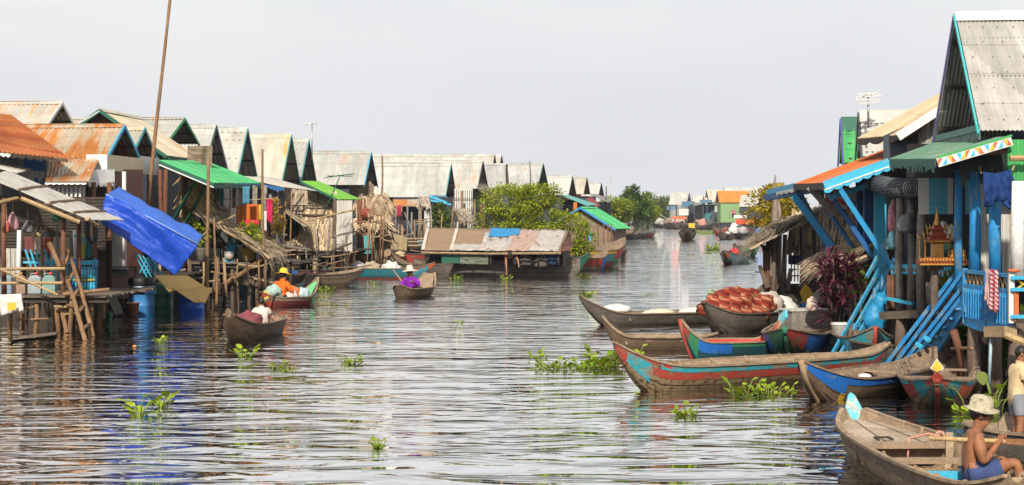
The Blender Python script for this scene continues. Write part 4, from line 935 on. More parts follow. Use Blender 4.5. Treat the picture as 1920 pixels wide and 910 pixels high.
for y in (524, 547):
    for i in range(7): c = P(143+i*5.6, y, d_-.02); part('bottle', (lambda m: (m.lathe(c, [(.032,0),(.034,.14),(.028,.17),(.034,.2),(.013,.235),(.013,.26),(.017,.262),(.016,.285)], 8), m)[1])(MB(True)), BOT, t)
part('shelf', (lambda m: (m.beam(P(139,525,d_), P(179,525,d_), .18, .02), m.beam(P(139,548,d_), P(179,548,d_), .18, .02), m)[2])(MB()), YELLOWP, t)
t = thing('ladder', 'crooked bamboo ladder leaning from the landing stage into the water', 'ladder', W(165, 635)); ladder(t, W(160,640), P(116,495,39.2), W(175,632), P(128,468,39.2), 5, POLE, .05)
t = thing('ladder', 'plain wooden step ladder going down beside the blue barrel', 'ladder', W(252, 590)); ladder(t, W(243,590,-.1), P(178,462,44.6), W(264,586,-.1), P(188,447,45.4), 7, TANW, .05, True, PALEB)
part('board', (lambda m: (m.beam(P(188,505,44), P(224,590,44), .22, .03, up=(0,-1,.3)), m)[1])(MB()), worn('mint_boards', (.35,.42,.36), (.3,.28,.22), .3, 5), t)
t = thing('lattice_screen', 'turquoise lattice of crossed slats under the blue tarpaulin', 'lattice', P(278, 520, 46)); part('slats', (lambda m: ([m.beam(P(252+i*8,474+i*3,46), P(276+i*8,520,46), .05, .03) for i in range(5)], [m.beam(P(276+i*7,484+i*4,46.05), P(262+i*7,512,46.05), .04, .03) for i in range(4)], m)[2])(MB()), SKYP, t)
def barrel(label, px, py, r_, h_, mt, lid=None):
    c = W(px, py); c.z = -.15; t = thing('barrel', label, 'barrel', c, 'plastic barrels standing in the water'); k = h_+.15
    part('drum', (lambda m: (m.lathe(c, [(r_*.94,0),(r_,.04),(r_,k*.34),(r_*1.03,k*.36),(r_*1.03,k*.39),(r_,k*.41),(r_,k*.66),(r_*1.03,k*.68),(r_*1.03,k*.71),(r_,k*.73),(r_,k*.93),(r_*.95,k)], 24), m)[1])(MB(True)), mt, t)
    if lid: part('lid', (lambda m: (m.lathe(c+V((0,0,k-.14)), [(r_*1.05,0),(r_*1.08,.02),(r_*1.08,.14),(r_*1.0,.2),(.02,.22)], 24), m)[1])(MB(True)), lid, t); part('rim', (lambda m: (m.lathe(c+V((0,0,k-.19)), [(r_*1.09,0),(r_*1.09,.03)], 24), m)[1])(MB(True)), STEEL, t)
barrel('blue barrel with a wide black lid', 266, 591, .32, .90, plain('barrel_blue', (.05,.22,.52), .4, .3, 4), BLACK); barrel('dark green barrel between the two blue ones', 302, 586, .30, .76, plain('barrel_green', (.02,.18,.14), .4, .3, 4)); barrel('bright blue barrel under the straw mat', 358, 587, .34, .60, plain('barrel_bright_blue', (.01,.12,.66), .35, .25, 4))
c = P(250, 590, 44.1); t = thing('bucket', 'salmon pink plastic bucket at the foot of the step ladder', 'bucket', c); part('pail', (lambda m: (m.lathe(c-V((0,0,.05)), [(.11,0),(.15,.32),(.165,.32),(.165,.35),(.145,.35),(.11,.1),(.0,.1)], 18), m)[1])(MB(True)), plain('salmon', (.62,.27,.17), .5), t)
c = P(222, 511, 44.35); c.z = 1.105; t = thing('basin', 'wide tin basin on the boards behind the step ladder', 'basin', c); part('bowl', (lambda m: (m.lathe(c, [(.13,0),(.25,.09),(.28,.1),(.25,.11),(.12,.02)], 20), m)[1])(MB(True)), STEEL, t)
c = P(254, 512, 48.3); c.z = 1.12; t = thing('crate', 'rusty red brown crate behind the blue barrel', 'crate', c); part('box', (lambda m: (m.hexa([c+V((x*k,y,z)) for z, k in ((-.15,.45),(.2,.32)) for x, y in ((-1,-.25),(1,-.25),(1,.25),(-1,.25))]), m)[1])(MB()), REDW, t); part('planks', (lambda m: ([m.beam(c+V((-.4,-.26,z)), c+V((.4,-.26,z)), .03, .05) for z in (-.1,0,.1)], m)[1])(MB()), REDW, t)
t = thing('platform', 'dark plank walkway holding the crate and basin behind the barrels', 'platform', P(270, 560, 47)); deck(t, 222, 345, 47.6, 51, .92, DARKW, 8, [(226,47.8), (262,47.8), (300,47.8), (335,47.8), (240,50), (320,50)], .06)
TARP = plain('blue_tarpaulin', (.006,.045,.40), .42, .35, 3, .25, 0, .7); TARP_LIT = plain('skylit_tarpaulin', (.02,.13,.60), .5, .2, 2, .25, 0, .4)  # upper panel's lighter blue paints in the sky light on its tilt
TARP = worn('blue_tarp_sheet', (.008,.06,.44), (.10,.20,.50), .14, 5, (1,1,1), .42, .35, .5); t = thing('tarpaulin', 'big bright blue tarpaulin sagging between poles beside the shop', 'tarpaulin', P(290, 430, 44)); wr = lambda k, sc: (lambda u, v: k*noise.noise(V((u*sc+v*3, v*sc*1.5-u*2, k*50)))+.5*k*noise.noise(V((u*sc*3, v*sc*3+u*8, 2))))
part('upper_panel', (lambda m: (m.sheet(P(200,366,42), P(222,352,44.5), P(381,441,44.5), P(372,459,42), 8, 26, .012, wr(.05, 4)), m)[1])(MB(True)), TARP_LIT, t)
part('lower_panel', (lambda m: (m.sheet(P(198,365,41.95), P(372,459.5,41.95), P(329,517,41.6), P(188,416,41.2), 60, 36, .012, lambda u, v: -.16*sin(pi*v)*sin(pi*u)-.16*math.exp(-((v-.12-.50*u)/.055)**2)*sin(pi*u)**.5-.11*math.exp(-((v-.45-.38*u)/.05)**2)*sin(pi*u)**.5-.10*math.exp(-((v-.02-.95*u*u)/.05)**2)*sin(pi*u)+.09*math.exp(-((v-.3-.45*u)/.07)**2)+.06*noise.noise(V((u*4+v*6, v*5, 1)))+.025*noise.noise(V((u*11+v*18, v*5-u*3, 2)))+.012*noise.noise(V((u*30, v*30, 5)))), m)[1])(MB(True)), TARP, t)
part('seam', (lambda m: (m.tube([P(198,364.5,41.9), P(285,411,41.9), P(372,458.5,41.9)], .018, 6), m)[1])(MB(True)), plain('pale_seam', (.25,.36,.62), .6), t)
part('rope', (lambda m: (m.tube([P(222,352,44.5), P(212,340,44)], .012, 5), m.tube([P(381,441,44.5), P(391,430,45.4)], .012, 5), m)[2])(MB(True)), ROPE, t)
part('print', (lambda m: (m.beam(P(303,459,41.72), P(309,463,41.72), .03, .05), m.beam(P(306,455,41.72), P(305,468,41.72), .03, .04), m.beam(P(310,464,41.72), P(312,468,41.72), .05, .04), m)[3])(MB()), WHITEC, t)
t = thing('straw_mat', 'woven golden straw mat draped over the bright blue barrel', 'mat', P(345, 535, 45.5)); part('mat', (lambda m: (m.sheet(P(288,517,45.2), P(352,518,46.6), P(399,543,46.4), P(318,548,44.8), 16, 16, .015, lambda u, v: V((0,-.1*v*v, .06*sin(u*5)*v-.12*v*u*(1-u)))), m.sheet(P(322,541,44.75), P(398,541,45.5), P(384,571,44.9), P(360,565,44.7), 14, 8, .015, lambda u, v: .03*sin(u*6)), m)[2])(MB(True)), wood('straw_weave', (.74,.50,.19), (9,9,9), 4, .35, .85, 0, (.52,.31,.10)), t)
t = cloth('sack', 'white sack with a yellow print hung over the landing rail', 'sack', P(-4,553,37.9), P(40,551,37.9), (.46,.36), WHITEC, None, 1.5, .05, 2, skew=.06)
part('print', (lambda m: (m.sheet(P(14,568,37.72), P(30,567,37.72), P(31,581,37.72), P(15,583,37.72), 5, 5, .006, lambda u, v: .01*sin(u*5)), m)[1])(MB()), YELLOWP, t)
for i, (px, py, w_, h_, col, lab) in enumerate(((12,424,.09,.30,(.55,.10,.05),'red and orange packet hanging at the shop corner'), (24,415,.15,.42,(.55,.30,.33),'clear bag of pink and white snacks hung under the awning'), (52,425,.14,.30,(.16,.16,.17),'grey plastic bag hung under the awning'), (106,405,.13,.24,(.02,.22,.11),'green bag tied under the awning'), (138,412,.12,.20,(.32,.27,.26),'pale crumpled bag under the awning end'), (70,438,.10,.18,(.30,.22,.08),'small amber pouch hung low in the shop'), (85,437,.09,.17,(.2,.2,.2),'small smoky pouch hung low in the shop'))):
    c = P(px, py, 38.8+.1*i); t = thing('hanging_bag', lab, 'bag', c, 'goods hung under the shop awning'); part('pouch', (lambda m: (m.lathe(c-V((0,0,h_*.5)), [(w_*.5,0),(w_,h_*.12),(w_*.9,h_*.4),(w_*.55,h_*.75),(.02,h_)], 9, i, 1, .6), m)[1])(MB(True)), plain('bag_%d' % i, col, .3, .6, 18, .5), t); part('string', (lambda m: (m.tube([c+V((0,0,h_*.5)), c+V((0,0,h_*.5+.3))], .008, 4), m)[1])(MB()), ROPE, t)
t = thing('rubber_hose', 'loops of black rubber tubing hung from the shop post', 'tubing', P(170, 430, 39.6)); part('coil', (lambda m: ([m.tube([P(170+10*cos(a*pi/10)*(1-.1*k)+2*k, 432+24*sin(a*pi/10), 39.5+.06*k) for a in range(21)], .03, 6, False) for k in range(3)], m)[1])(MB(True)), BLACK, t)

# ---- tall poles, aerials
t = pole('very tall leaning bamboo mast reaching above the roofs', 319, -25, 470, 48, .058, POLE, 270)
post(h5.root, 282, 318, 460, 49.6, .10, WOOD)
for lab, px, y0, y1, d_, r_, px1 in (('thick brown mooring pole at the corner of the blue tarpaulin',388,298,590,45.4,.055,390), ('thin mooring pole beside the thick brown one',404,408,578,47.5,.04,406), ('brown pole standing in front of the orange sheet',474,345,560,52.6,.055,468), ('pole rising over the green awning lip by the white shirt',493,280,548,49.9,.045,497), ('rough post before the pale tin roof beside the white shirt',536,0,0,0,0,0), ('tall thin pole by the broad plain grey roof',716,292,380,88,.055,716)):
    if r_: pole(lab, px, y0, y1, d_, r_, POLE, px1)
def aerial(label, px, y0, y1, d_, s, px1=None, el=6, mt=STEEL, seed=1, name='tv_aerial'):
    q, p = P(px1 or px, y1, d_), P(px, y0, d_); t = thing(name, label, 'aerial', q); part('mast', (lambda m: (m.tube([q, p], [.03,.022], 6), m)[1])(MB(True)), mt, t); mb = MB(); r_ = random.Random(seed)
    mb.beam(p-V((s*.6,.2,-.03)), p+V((s*.6,.2,.03)), .03, .03)
    for i in range(el): x = lerp(-.55, .55, i/(el-1))*s; l = s*.34*(1-.3*i/el); mb.beam(p+V((x-l*.7,-l,-.05+.03*i)), p+V((x+l*.7,l,.05+.02*i)), .022, .022)
    part('elements', mb, WHITEP if mt is STEEL else mt, t); return t
aerial('rusty television aerial on a mast between two gables', 585, 234, 300, 66, .42, None, 6, STEEL, 2); aerial('white fan shaped aerial on a leaning green pole', 637, 332, 402, 66.5, .75, 607, 5, DKGREEN, 3)
aerial('tiny aerial on a thin mast beyond the last white roof', 1145, 332, 400, 175, .5, None, 4, STEEL, 4)
pole('dark twin post sticking up before the grey gable', 951, 308, 350, 109, .10, DARKW, None, None, 'post'); pole('thin pole in front of the grey gable roof above the bush', 994, 302, 345, 105, .05, GREYW); pole('slender pole beside the last white roof', 1136, 350, 400, 150, .06, DARKW)
# ---- clutter along the left waterfront, fixed to the houses it belongs to
rr = random.Random(31)
def litter(root, x0, x1, d_, ytop, ybot, n, mts, lean=6, rad=(.02,.045)):
    for i in range(n):
        px = rr.uniform(x0, x1); y0 = rr.uniform(*ytop); y1 = rr.uniform(*ybot); dd = d_+rr.uniform(-.5,.8)
        post(root, px+rr.uniform(-lean,lean), y0, y1, dd, rr.uniform(*rad), rr.choice(mts), 'upright', px)
def crossbars(root, x0, x1, d_, y, n, mts, ln=(20,60)):
    for i in range(n):
        px = rr.uniform(x0, x1); l = rr.uniform(*ln); yy = rr.uniform(*y); k = rr.uniform(-.25,.25)*l; mt = rr.choice(mts)
        add(root, 'crossbar', mt, lambda m: m.tube([P(px,yy,d_), P(px+l*.5,yy+k*.5+1,d_+.1), P(px+l,yy+k,d_+.2)], [.032,.028,.024], 6))
litter(h5.root, 355, 512, 49.5, (478,492), (540,556), 14, (POLE, TANW, LOG)); litter(h5.root, 400, 512, 51.8, (345,352), (486,492), 7, (POLE, GREYW, TANW)); crossbars(h5.root, 350, 480, 49.4, (495,535), 7, (POLE, TANW, DARKW)); crossbars(h5.root, 395, 470, 51.6, (430,470), 5, (POLE, TANW))
litter(h8.root, 470, 545, 56, (350,380), (500,525), 8, (POLE, GREYW)); crossbars(h8.root, 490, 540, 55.8, (400,500), 6, (POLE, GREYW, TANW)); litter(h12.root, 735, 850, 92, (380,430), (455,470), 12, (POLE, TANW, GREYW), 8); crossbars(h12.root, 735, 800, 91, (395,470), 8, (POLE, TANW, GREYW), (15,35))
litter(h13.root, 852, 930, 99, (365,400), (440,452), 7, (POLE, GREYW), 4); litter(hut.root, 1085, 1160, 93, (425,440), (470,500), 8, (POLE, REDW), 4)
h_t = [o for o in bpy.data.objects if o.name.startswith('thatched_house')][0]; litter(h_t, 540, 665, 68.6, (400,470), (500,522), 9, (POLE, TANW, GREYW), 10); crossbars(h_t, 535, 640, 68.3, (475,505), 7, (POLE, TANW, LOG))
h_s = [o for o in bpy.data.objects if o.name.startswith('waterside_shop')][0]; litter(h_s, -10, 200, 38.6, (548,556), (590,622), 9, (POLE, LOG, TANW), 8); litter(h_s, 10, 195, 41.5, (420,440), (540,552), 5, (POLE, GREYW), 3); crossbars(h_s, 0, 150, 38.2, (560,600), 5, (POLE, TANW, BAMBOO)); crossbars(h_s, 100, 180, 41, (440,470), 3, (POLE, SKYP))
h_p = [o for o in bpy.data.objects if o.name.startswith('thatch_stack')][0]; litter(h_p, 672, 732, 76.6, (370,420), (495,508), 9, (POLE, TANW, REDW), 6); crossbars(h_p, 660, 720, 76.4, (385,470), 6, (POLE, TANW), (20,40))
h_w = thing('wood_walkway', 'grey plank walkway and posts before the brown wall behind the barrels', 'walkway', P(215,585,46.6)); litter(h_w, 195, 345, 47, (470,500), (570,585), 8, (POLE, GREYW, TANW), 5); crossbars(h_w, 190, 330, 46.8, (500,560), 6, (POLE, TANW, SKYP)); deck(h_w, 186, 240, 46, 48, .55, GREYW, 5, [(190,46.2), (236,46.2)])
for i, (px, py, d_, w_, h_, col, lab) in enumerate(((430,487,50.2,.14,.2,(.45,.42,.38),'pale tub under the thatch awning'), (545,468,69,.2,.3,(.25,.2,.15),'brown jar in the doorway of the palm house'), (790,462,91.3,.22,.3,(.15,.3,.35),'blue tub on the pole porch'))):
    c = P(px,py,d_); t = thing('tub', lab, 'tub', c, 'tubs and jars on the left bank decks'); mt = plain('tub_%d' % i, col, .5); add(t, 'vessel', mt, lambda m: m.lathe(c, [(w_*.75,0),(w_,h_*.5),(w_*.95,h_),(w_*.85,h_),(w_*.6,.04)], 14), smooth=True); add(t, 'rim', mt, lambda m: m.lathe(c+V((0,0,h_*.94)), [(w_*1.04,0),(w_*1.04,.04)], 14))
for i, (x0, x1, y, d_, dr, col, lab, nm) in enumerate(((455,468,350,50.5,.5,(.10,.30,.42),'blue cloth tied under the green awning lip','cloth'), (300,312,350,50.4,.5,(.02,.25,.45),'curved blue cloth slung beside the bamboo mast','cloth'), (205,216,345,44.5,.7,(.55,.5,.48),'white shirt by the reddish brown wall','shirt'), (150,160,440,41.2,.6,(.65,.6,.15),'yellow cloth hung at the end of the shop','cloth'), (160,172,445,41.3,.5,(.05,.35,.4),'teal cloth hung at the end of the shop','cloth'), (742,752,385,94,.6,(.4,.05,.1),'crimson cloth on the pole porch','cloth'))):
    cloth('laundry', lab, nm, P(x0,y,d_), P(x1,y,d_), dr, plain('lit_%d' % i, col, .9, .25, 6, .1, trans=.15), 'odd cloths hung along the left bank', 2, .04, i)
add(h3.root, 'tin_panel', TINM, lambda m: m.corr(P(198,398,44.3), P(231,398,45.4), P(231,500,45.4), P(198,500,44.3), .09, .014)); add(h3.root, 'red_panel', worn('brick_panel', (.34,.10,.06), (.2,.1,.07), .3), lambda m: m.hexa([P(236,500,45.4), P(262,500,46.4), P(262,500,46.5), P(236,500,45.5), P(236,415,45.4), P(262,415,46.4), P(262,415,46.5), P(236,415,45.5)])); add(h3.root, 'doorway', DARK, lambda m: m.hexa([P(204,398,44.4), P(222,398,45), P(222,398,45.1), P(204,398,44.5), P(204,345,44.4), P(222,345,45), P(222,345,45.1), P(204,345,44.5)])); add(h3.root, 'corner_post', WHITEP, lambda m: m.beam(P(233,500,45.3), P(233,322,45.3), .09, .09, up=(0,1,0)))
# ================================================================ right bank
GOLD = plain('gilded_wood', (.52,.26,.035), .35, .35, 14, .6, 0, 0, .35); GOLDRED = plain('gilded_red', (.34,.06,.03), .45, .3, 12)
TINRIB = tin('ribbed_pale_tin', (.46,.445,.415), (.40,.32,.24), .10, dirt=.3)
h = gable_house('tall steep roofed house with ribbed pale tin over a bright blue porch', 1792, 27, 28.3, 246, 2.0, 7, side=-1, roof=TINRIB, trim=worn('turquoise_trim', (.06,.42,.42), (.2,.4,.4), .2, 5), rtrim=worn('lilac_trim', (.28,.25,.52), (.2,.25,.4), .2, 5), wall=NAVY, gwall=SLATE, floor=1.03, ov=1.15, period=.066, amp=.012, rows=4, ridge=WHITEP, inset=.1, stilts=False, nails=8, barge=.06)
R1 = h; r = h.root
fringe(r, h.pt(2.0,.0,h.ze+.03), h.pt(-2.0,.0,h.ze+.03), .22, worn('grey_green_fringe', (.16,.24,.22), (.08,.12,.11), .4, 6), 44)
add(r, 'fringe_board', worn('grey_green_board', (.12,.25,.22), (.1,.14,.13), .3), lambda m: m.beam(h.pt(2.0,-.01,h.ze+.05), h.pt(-2.0,-.01,h.ze+.05), .03, .1))
add(r, 'corner_panel', TINGX, lambda m: m.corr(P(1889,262,25.6), P(1935,262,25.6), P(1935,342,25.6), P(1889,342,25.6), .09, .012))
add(r, 'beam', worn('pink_beam', (.42,.22,.18), (.3,.2,.15), .3), lambda m: m.beam(P(1826,287,26), P(1892,284,25.7), .05, .07)); add(r, 'beam', BAMBOO, lambda m: m.tube([P(1893,297,25.4), P(1940,296,25.4)], .045, 7))
# porch awning with the painted triangles
n1, n0, f0, f1 = P(1896,257,25.5), P(1757,298,25.5), P(1668,299,30.2), P(1770,262,30.2)
awning(r, f1, n1, n0, f0, worn('faded_green_sheet', (.10,.20,.14), (.2,.25,.2), .3, 3), period=.1); 
e = V((0,-.03,0)); add(r, 'trim_board', WHITEP, lambda m: m.beam(n0+e-V((0,0,.06)), n1+e-V((0,0,.06)), .025, .13)); add(r, 'trim_edge', TINGX, lambda m: m.beam(n0+e+V((0,0,.02)), n1+e+V((0,0,.02)), .04, .03))
mb = MB(); ty = (ORANGEP, SKYP, YELLOWP)
for i in range(16):
    p, q = n0.lerp(n1, i/16)+V((0,-.05,-.06)), n0.lerp(n1, (i+1)/16)+V((0,-.05,-.06)); mb.cur = i % 3; z = V((0,0,.052)); s_ = 1 if i % 2 else -1
    t_ = [p-z*s_, q-z*s_, (q+z*s_) if i % 3 else (p+z*s_)]; b_ = V((0,.006,0)); g_ = len(mb.v); mb.v += [x for x in t_]+[x+b_ for x in t_]; mb.face(g_,g_+1,g_+2); mb.face(g_+3,g_+5,g_+4)
    for a_ in range(3): mb.face(g_+a_, g_+(a_+1)%3, g_+3+(a_+1)%3, g_+3+a_)
part('painted_triangles', mb, ty, r)
fringe(r, n0+V((-.02,0,0)), f0, .2, DKGREEN, 40); fringe(r, P(1800,300,27), P(1900,285,26), .42, worn('dark_fringe', (.03,.055,.045), (.06,.08,.06), .3), 30)
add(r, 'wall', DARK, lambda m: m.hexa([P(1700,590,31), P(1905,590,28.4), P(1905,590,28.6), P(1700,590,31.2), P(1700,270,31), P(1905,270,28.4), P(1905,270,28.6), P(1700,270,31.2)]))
add(r, 'rafters', DKBLUE, lambda m: [m.beam(P(1690+i*32,312-i*7,29.6-i*.7), P(1730+i*34,284-i*5,29.6-i*.7), .05, .07) for i in range(4)])
add(r, 'plank_wall', PALEB, lambda m: [m.beam(P(1838+7.4*i,402,27.6), P(1838+7.4*i,512,27.6), .058, .03, up=(0,1,0)) for i in range(10)])
for px, y0, y1, d_, w_ in ((1798,318,545,27.2,.072), (1827,322,512,26.6,.095), (1867,342,516,25.9,.10)): post(r, px, y0, y1, d_, w_, BLUEP)
for px, y0, y1, d_, w_, mt in ((1909,340,520,25.2,.11,WHITEP), (1728,400,592,28.8,.085,GREYW), (1708,372,592,29.8,.08,GREYW), (1688,372,592,30.2,.085,GREYW)): post(r, px, y0, y1, d_, w_, mt, 'pillar')
def blind(px0, px1, y0, y1, d_, segs):
    mb = MB(); k = 30
    for i in range(k):
        y = lerp(y0, y1, (i+.5)/k)
        for j, (s0, s1, c) in enumerate(segs):
            mb.cur = c; mb.beam(P(lerp(px0,px1,s0),y,d_+.004*(i%3)), P(lerp(px0,px1,s1),y,d_+.004*(i%3)), .012, (y1-y0)/k*d_/F*.78)
    part('slat_blind', mb, (worn('blind_white', (.78,.76,.70), (.6,.56,.48), .12, 8, (1,1,6)), worn('blind_blue', (.10,.46,.62), (.4,.5,.5), .12, 8, (1,1,6))), r)
blind(1722, 1787, 334, 402, 28.6, ((0,.3,0), (.3,.84,1), (.84,1,0))); blind(1810, 1905, 336, 402, 28.1, ((0,.1,1), (.1,.4,0), (.4,.62,1), (.62,1,0)))
# stilts and what holds the porch
for px, y0, d_, w_ in ((1828,590,26.2,.10), (1868,612,25.4,.10), (1908,606,24.6,.115), (1690,596,29.5,.09), (1735,596,28.6,.09), (1772,592,28,.08), (1790,596,30,.09), (1850,600,29,.09), (1900,600,28.5,.09)): 
    q = P(px, HY, d_); add(r, 'stilt', LOG, lambda m: m.tube([V((q.x+.02,d_,-.7)), V((q.x-.02,d_,.5)), V((q.x,d_,H-(y0-HY)*d_/F))], [w_*1.08,w_,w_*.94], 9), smooth=True)
add(r, 'stilt', REDW, lambda m: m.tube([P(1802,730,26.8), P(1800,660,26.6), P(1788,620,26.5)], [.05,.055,.06], 8), 'reddish crooked stilt', True)
add(r, 'brace', POLE, lambda m: [m.tube([P(1785,654,26.9), P(1822,653,26.1)], .028, 6)]); add(r, 'beam', TANW, lambda m: m.beam(P(1856,622,24.9), P(1895,622,24.4), .2, .15)); add(r, 'beam', BAMBOO, lambda m: m.tube([P(1886,629,24.2), P(1935,648,24)], .05, 7))
add(r, 'beam', LOG, lambda m: m.tube([P(1832,630,27), P(1856,640,25.5)], .06, 7)); add(r, 'water_pipe', worn('pale_pipe', (.35,.5,.58), (.3,.4,.45), .2), lambda m: m.tube([P(1859,625,24.8), P(1854,730,24.9)], .022, 7), smooth=True)
add(r, 'floor_beam', WOOD, lambda m: m.beam(P(1658,592,30), P(1752,588,28.6), .2, .13)); add(r, 'floor_slab', DARKW, lambda m: m.hexa([P(1660,596,30.1), P(1755,592,28.6), P(1905,612,25.1), P(1935,612,29), P(1660,590,30.1), P(1755,586,28.6), P(1905,606,25.1), P(1935,600,29)]))
# blue balustrade
b0, b1 = P(1809,508,26.4), P(1893,516,24.5); zt, zm, zb = 1.73, 1.52, 1.05
at = lambda t, z, o=0: V((lerp(b0.x,b1.x,t), lerp(b0.y,b1.y,t)-o, z))
B = thing('balustrade', 'bright blue boarded porch rail with a diamond lattice band', 'balustrade', at(.5,1.05))
add(B, 'boards', BLUEP, lambda m: [m.beam(at((i+.5)/17, zb), at((i+.5)/17, zm-.03), .10, .022, up=(0,1,0)) for i in range(17)])
add(B, 'rail', BLUEP, lambda m: [m.beam(at(-.01,z,.01), at(1.01,z,.01), .06, .05) for z in (zt, zm)]); add(B, 'skirt_board', BLUEP, lambda m: [m.beam(at(i/10,zb-.04-.05*sin(i/10*pi),.02), at((i+1)/10,zb-.04-.05*sin((i+1)/10*pi),.02), .03, .17) for i in range(10)])
add(B, 'lattice', BAMBOO, lambda m: [m.beam(at(i/22,zm+.02,-.02), at((i+1)/22,zt-.03,-.02), .016, .016) if i % 2 else m.beam(at(i/22,zt-.03,-.02), at((i+1)/22,zm+.02,-.02), .016, .016) for i in range(22)])
for t_ in (0, .5, 1): add(B, 'post', BLUEP, lambda m: m.beam(at(t_,zb-.1,.012), at(t_,zt+.04,.012), .07, .07, up=(0,1,0)))
B = thing('balustrade', 'white porch rail with red post and yellow crossed slats', 'balustrade', P(1905,600,24.4))
add(B, 'post', WHITEP, lambda m: m.beam(P(1896,606,24.35), P(1896,512,24.35), .07, .07, up=(0,1,0))); add(B, 'post', ORANGEP, lambda m: m.beam(P(1905,602,24.3), P(1905,540,24.3), .06, .06, up=(0,1,0)))
add(B, 'rail', SKYP, lambda m: [m.beam(P(1896,y,24.3), P(1940,y,24.1), .05, .05) for y in (521, 543, 594)]); add(B, 'crossed_slats', YELLOWP, lambda m: [m.beam(P(1908,525,24.28), P(1930,541,24.2), .025, .025), m.beam(P(1908,541,24.3), P(1930,525,24.22), .025, .025)]); add(B, 'knob', ORANGEP, lambda m: m.blob(P(1901,508,24.3), (.09,.05,.03), 10, 6), smooth=True)
cloth('scarf', 'pale pink cloth hanging beside the checked scarf on the blue rail', 'scarf', P(1848,505,25.1), P(1858,506,24.95), (.42,.55), plain('pink_towel', (.60,.38,.36), .9, .2, 8, trans=.15), None, 2, .03, 1)
cloth('scarf', 'red and white checked scarf hanging over the blue rail', 'scarf', P(1857,505,24.9), P(1871,507,24.75), (.58,.60), stripes('krama', [(.40,.06,.08), (.62,.52,.52), (.40,.06,.08), (.25,.03,.06)], 'xz', 16), None, 2, .03, 2)
t = thing('hanging_net', 'dark blue net cloth slung in a sagging fold between the porch posts', 'net cloth', P(1868,355,25.6)); part('cloth', (lambda m: (m.sheet(P(1838,322,25.8), P(1900,318,25.4), P(1898,380,25.3), P(1846,388,25.6), 40, 26, .02, lambda u, v: V((.05*(v-.5)*(u-.5)*4*(1-v), -.10*sin(pi*v)**.7-.05*sin(u*19+v*3)*v-.04*noise.noise(V((u*7,v*4,1))), -.10*sin(pi*u)*(.4-v)-.05*abs(sin(u*6.3))*v))), m.tube([P(1884,380,25.35), P(1893,389,25.3), P(1901,392,25.25)], [.05,.035,.02], 8), m)[2])(MB(True)), plain('navy_cloth', (.014,.045,.17), .85, .4, 14, .2, 0, .8), t); part('tie', (lambda m: (m.tube([P(1840,325,25.8), P(1836,312,26)], .012, 5), m.tube([P(1898,320,25.4), P(1903,308,25.5)], .012, 5), m)[2])(MB()), ROPE, t)
t = thing('mesh_roll', 'dark rolled mesh hung under the porch awning', 'roll', P(1680,360,31)); a_, b_ = P(1642,344,33.5), P(1706,354,29.3); part('roll', (lambda m: (m.tube([a_, a_.lerp(b_,.5)-V((0,0,.03)), b_], .175, 16), m)[1])(MB(True)), stripes('mesh_dark', [(.05,.055,.06), (.12,.13,.14)], 'xz', 18), t)
part('spiral_end', (lambda m: (m.tube([b_+V((.02,-.05,0))+V((cos(k*.5), 0, sin(k*.5)))*(.165-.0032*k) for k in range(48)], .011, 5, False), m)[1])(MB(True)), STEEL, t); part('hanger', (lambda m: (m.beam(P(1722,335,29.5), P(1708,362,29.4), .03, .05), m)[1])(MB()), SKYP, t)
# spirit house
t = thing('spirit_house', 'golden spirit house shrine with a tall spire on the porch edge', 'shrine', P(1757,585,27.6)); d_ = 27.5; C = P(1757,489,d_); sq = dict(n=4, rz=pi/4)
add(t, 'tray', GOLDRED, lambda m: [m.beam(P(1725,492,d_), P(1812,492,d_), .5, .06), m.beam(P(1725,486,d_-.26), P(1812,486,d_-.26), .02, .035)]); add(t, 'tray_trim', GOLD, lambda m: [m.blob(P(1727+i*6,488,d_-.28), (.018,.015,.03), 6, 4) for i in range(15)]+[m.beam(P(1725,496,d_-.26), P(1812,496,d_-.26), .02, .025)])
add(t, 'body', GOLD, lambda m: [m.lathe(C, [(.20,0),(.19,.05),(.12,.06),(.115,.26),(.15,.28),(.24,.30),(.24,.315)], **sq), m.beam(C+V((0,-.09,.08)), C+V((0,-.09,.2)), .06, .02, up=(0,1,0))]); add(t, 'roof', GOLDRED, lambda m: m.lathe(C+V((0,0,.316)), [(.25,0),(.17,.05),(.155,.06),(.19,.07),(.12,.14),(.11,.15),(.14,.16),(.07,.24)], **sq))
add(t, 'spire', GOLD, lambda m: m.lathe(C+V((0,0,.55)), [(.075,0),(.05,.03),(.055,.05),(.03,.09),(.034,.11),(.016,.2),(.0,.32)], n=10), smooth=True)
for sx in (-1, 1):
    for sy in (-1, 1): add(t, 'column', GOLD, lambda m: m.lathe(C+V((.23*sx,.19*sy,0)), [(.022,0),(.014,.03),(.014,.28),(.022,.3)], 8), smooth=True); add(t, 'finial', GOLD, lambda m: [m.tube([C+V((.2*sx*k,.16*sy*k,z)), C+V((.25*sx*k,.2*sy*k,z+.03)), C+V((.26*sx*k,.21*sy*k,z+.10))], [.022,.016,.004], 6) for k, z in ((1,.33), (.75,.40), (.55,.48))], smooth=True)
for px in (1787, 1797, 1806): add(t, 'urn', GOLD, lambda m: m.lathe(P(px,488,d_-.1), [(.03,0),(.05,.03),(.06,.07),(.03,.1),(.045,.13),(.02,.17),(.0,.19)], 10), smooth=True)
add(t, 'pedestal', LOG, lambda m: [m.tube([P(1752,590,d_), P(1752,496,d_)], .06, 9), m.beam(P(1740,502,d_), P(1768,502,d_), .12, .08)], smooth=False)
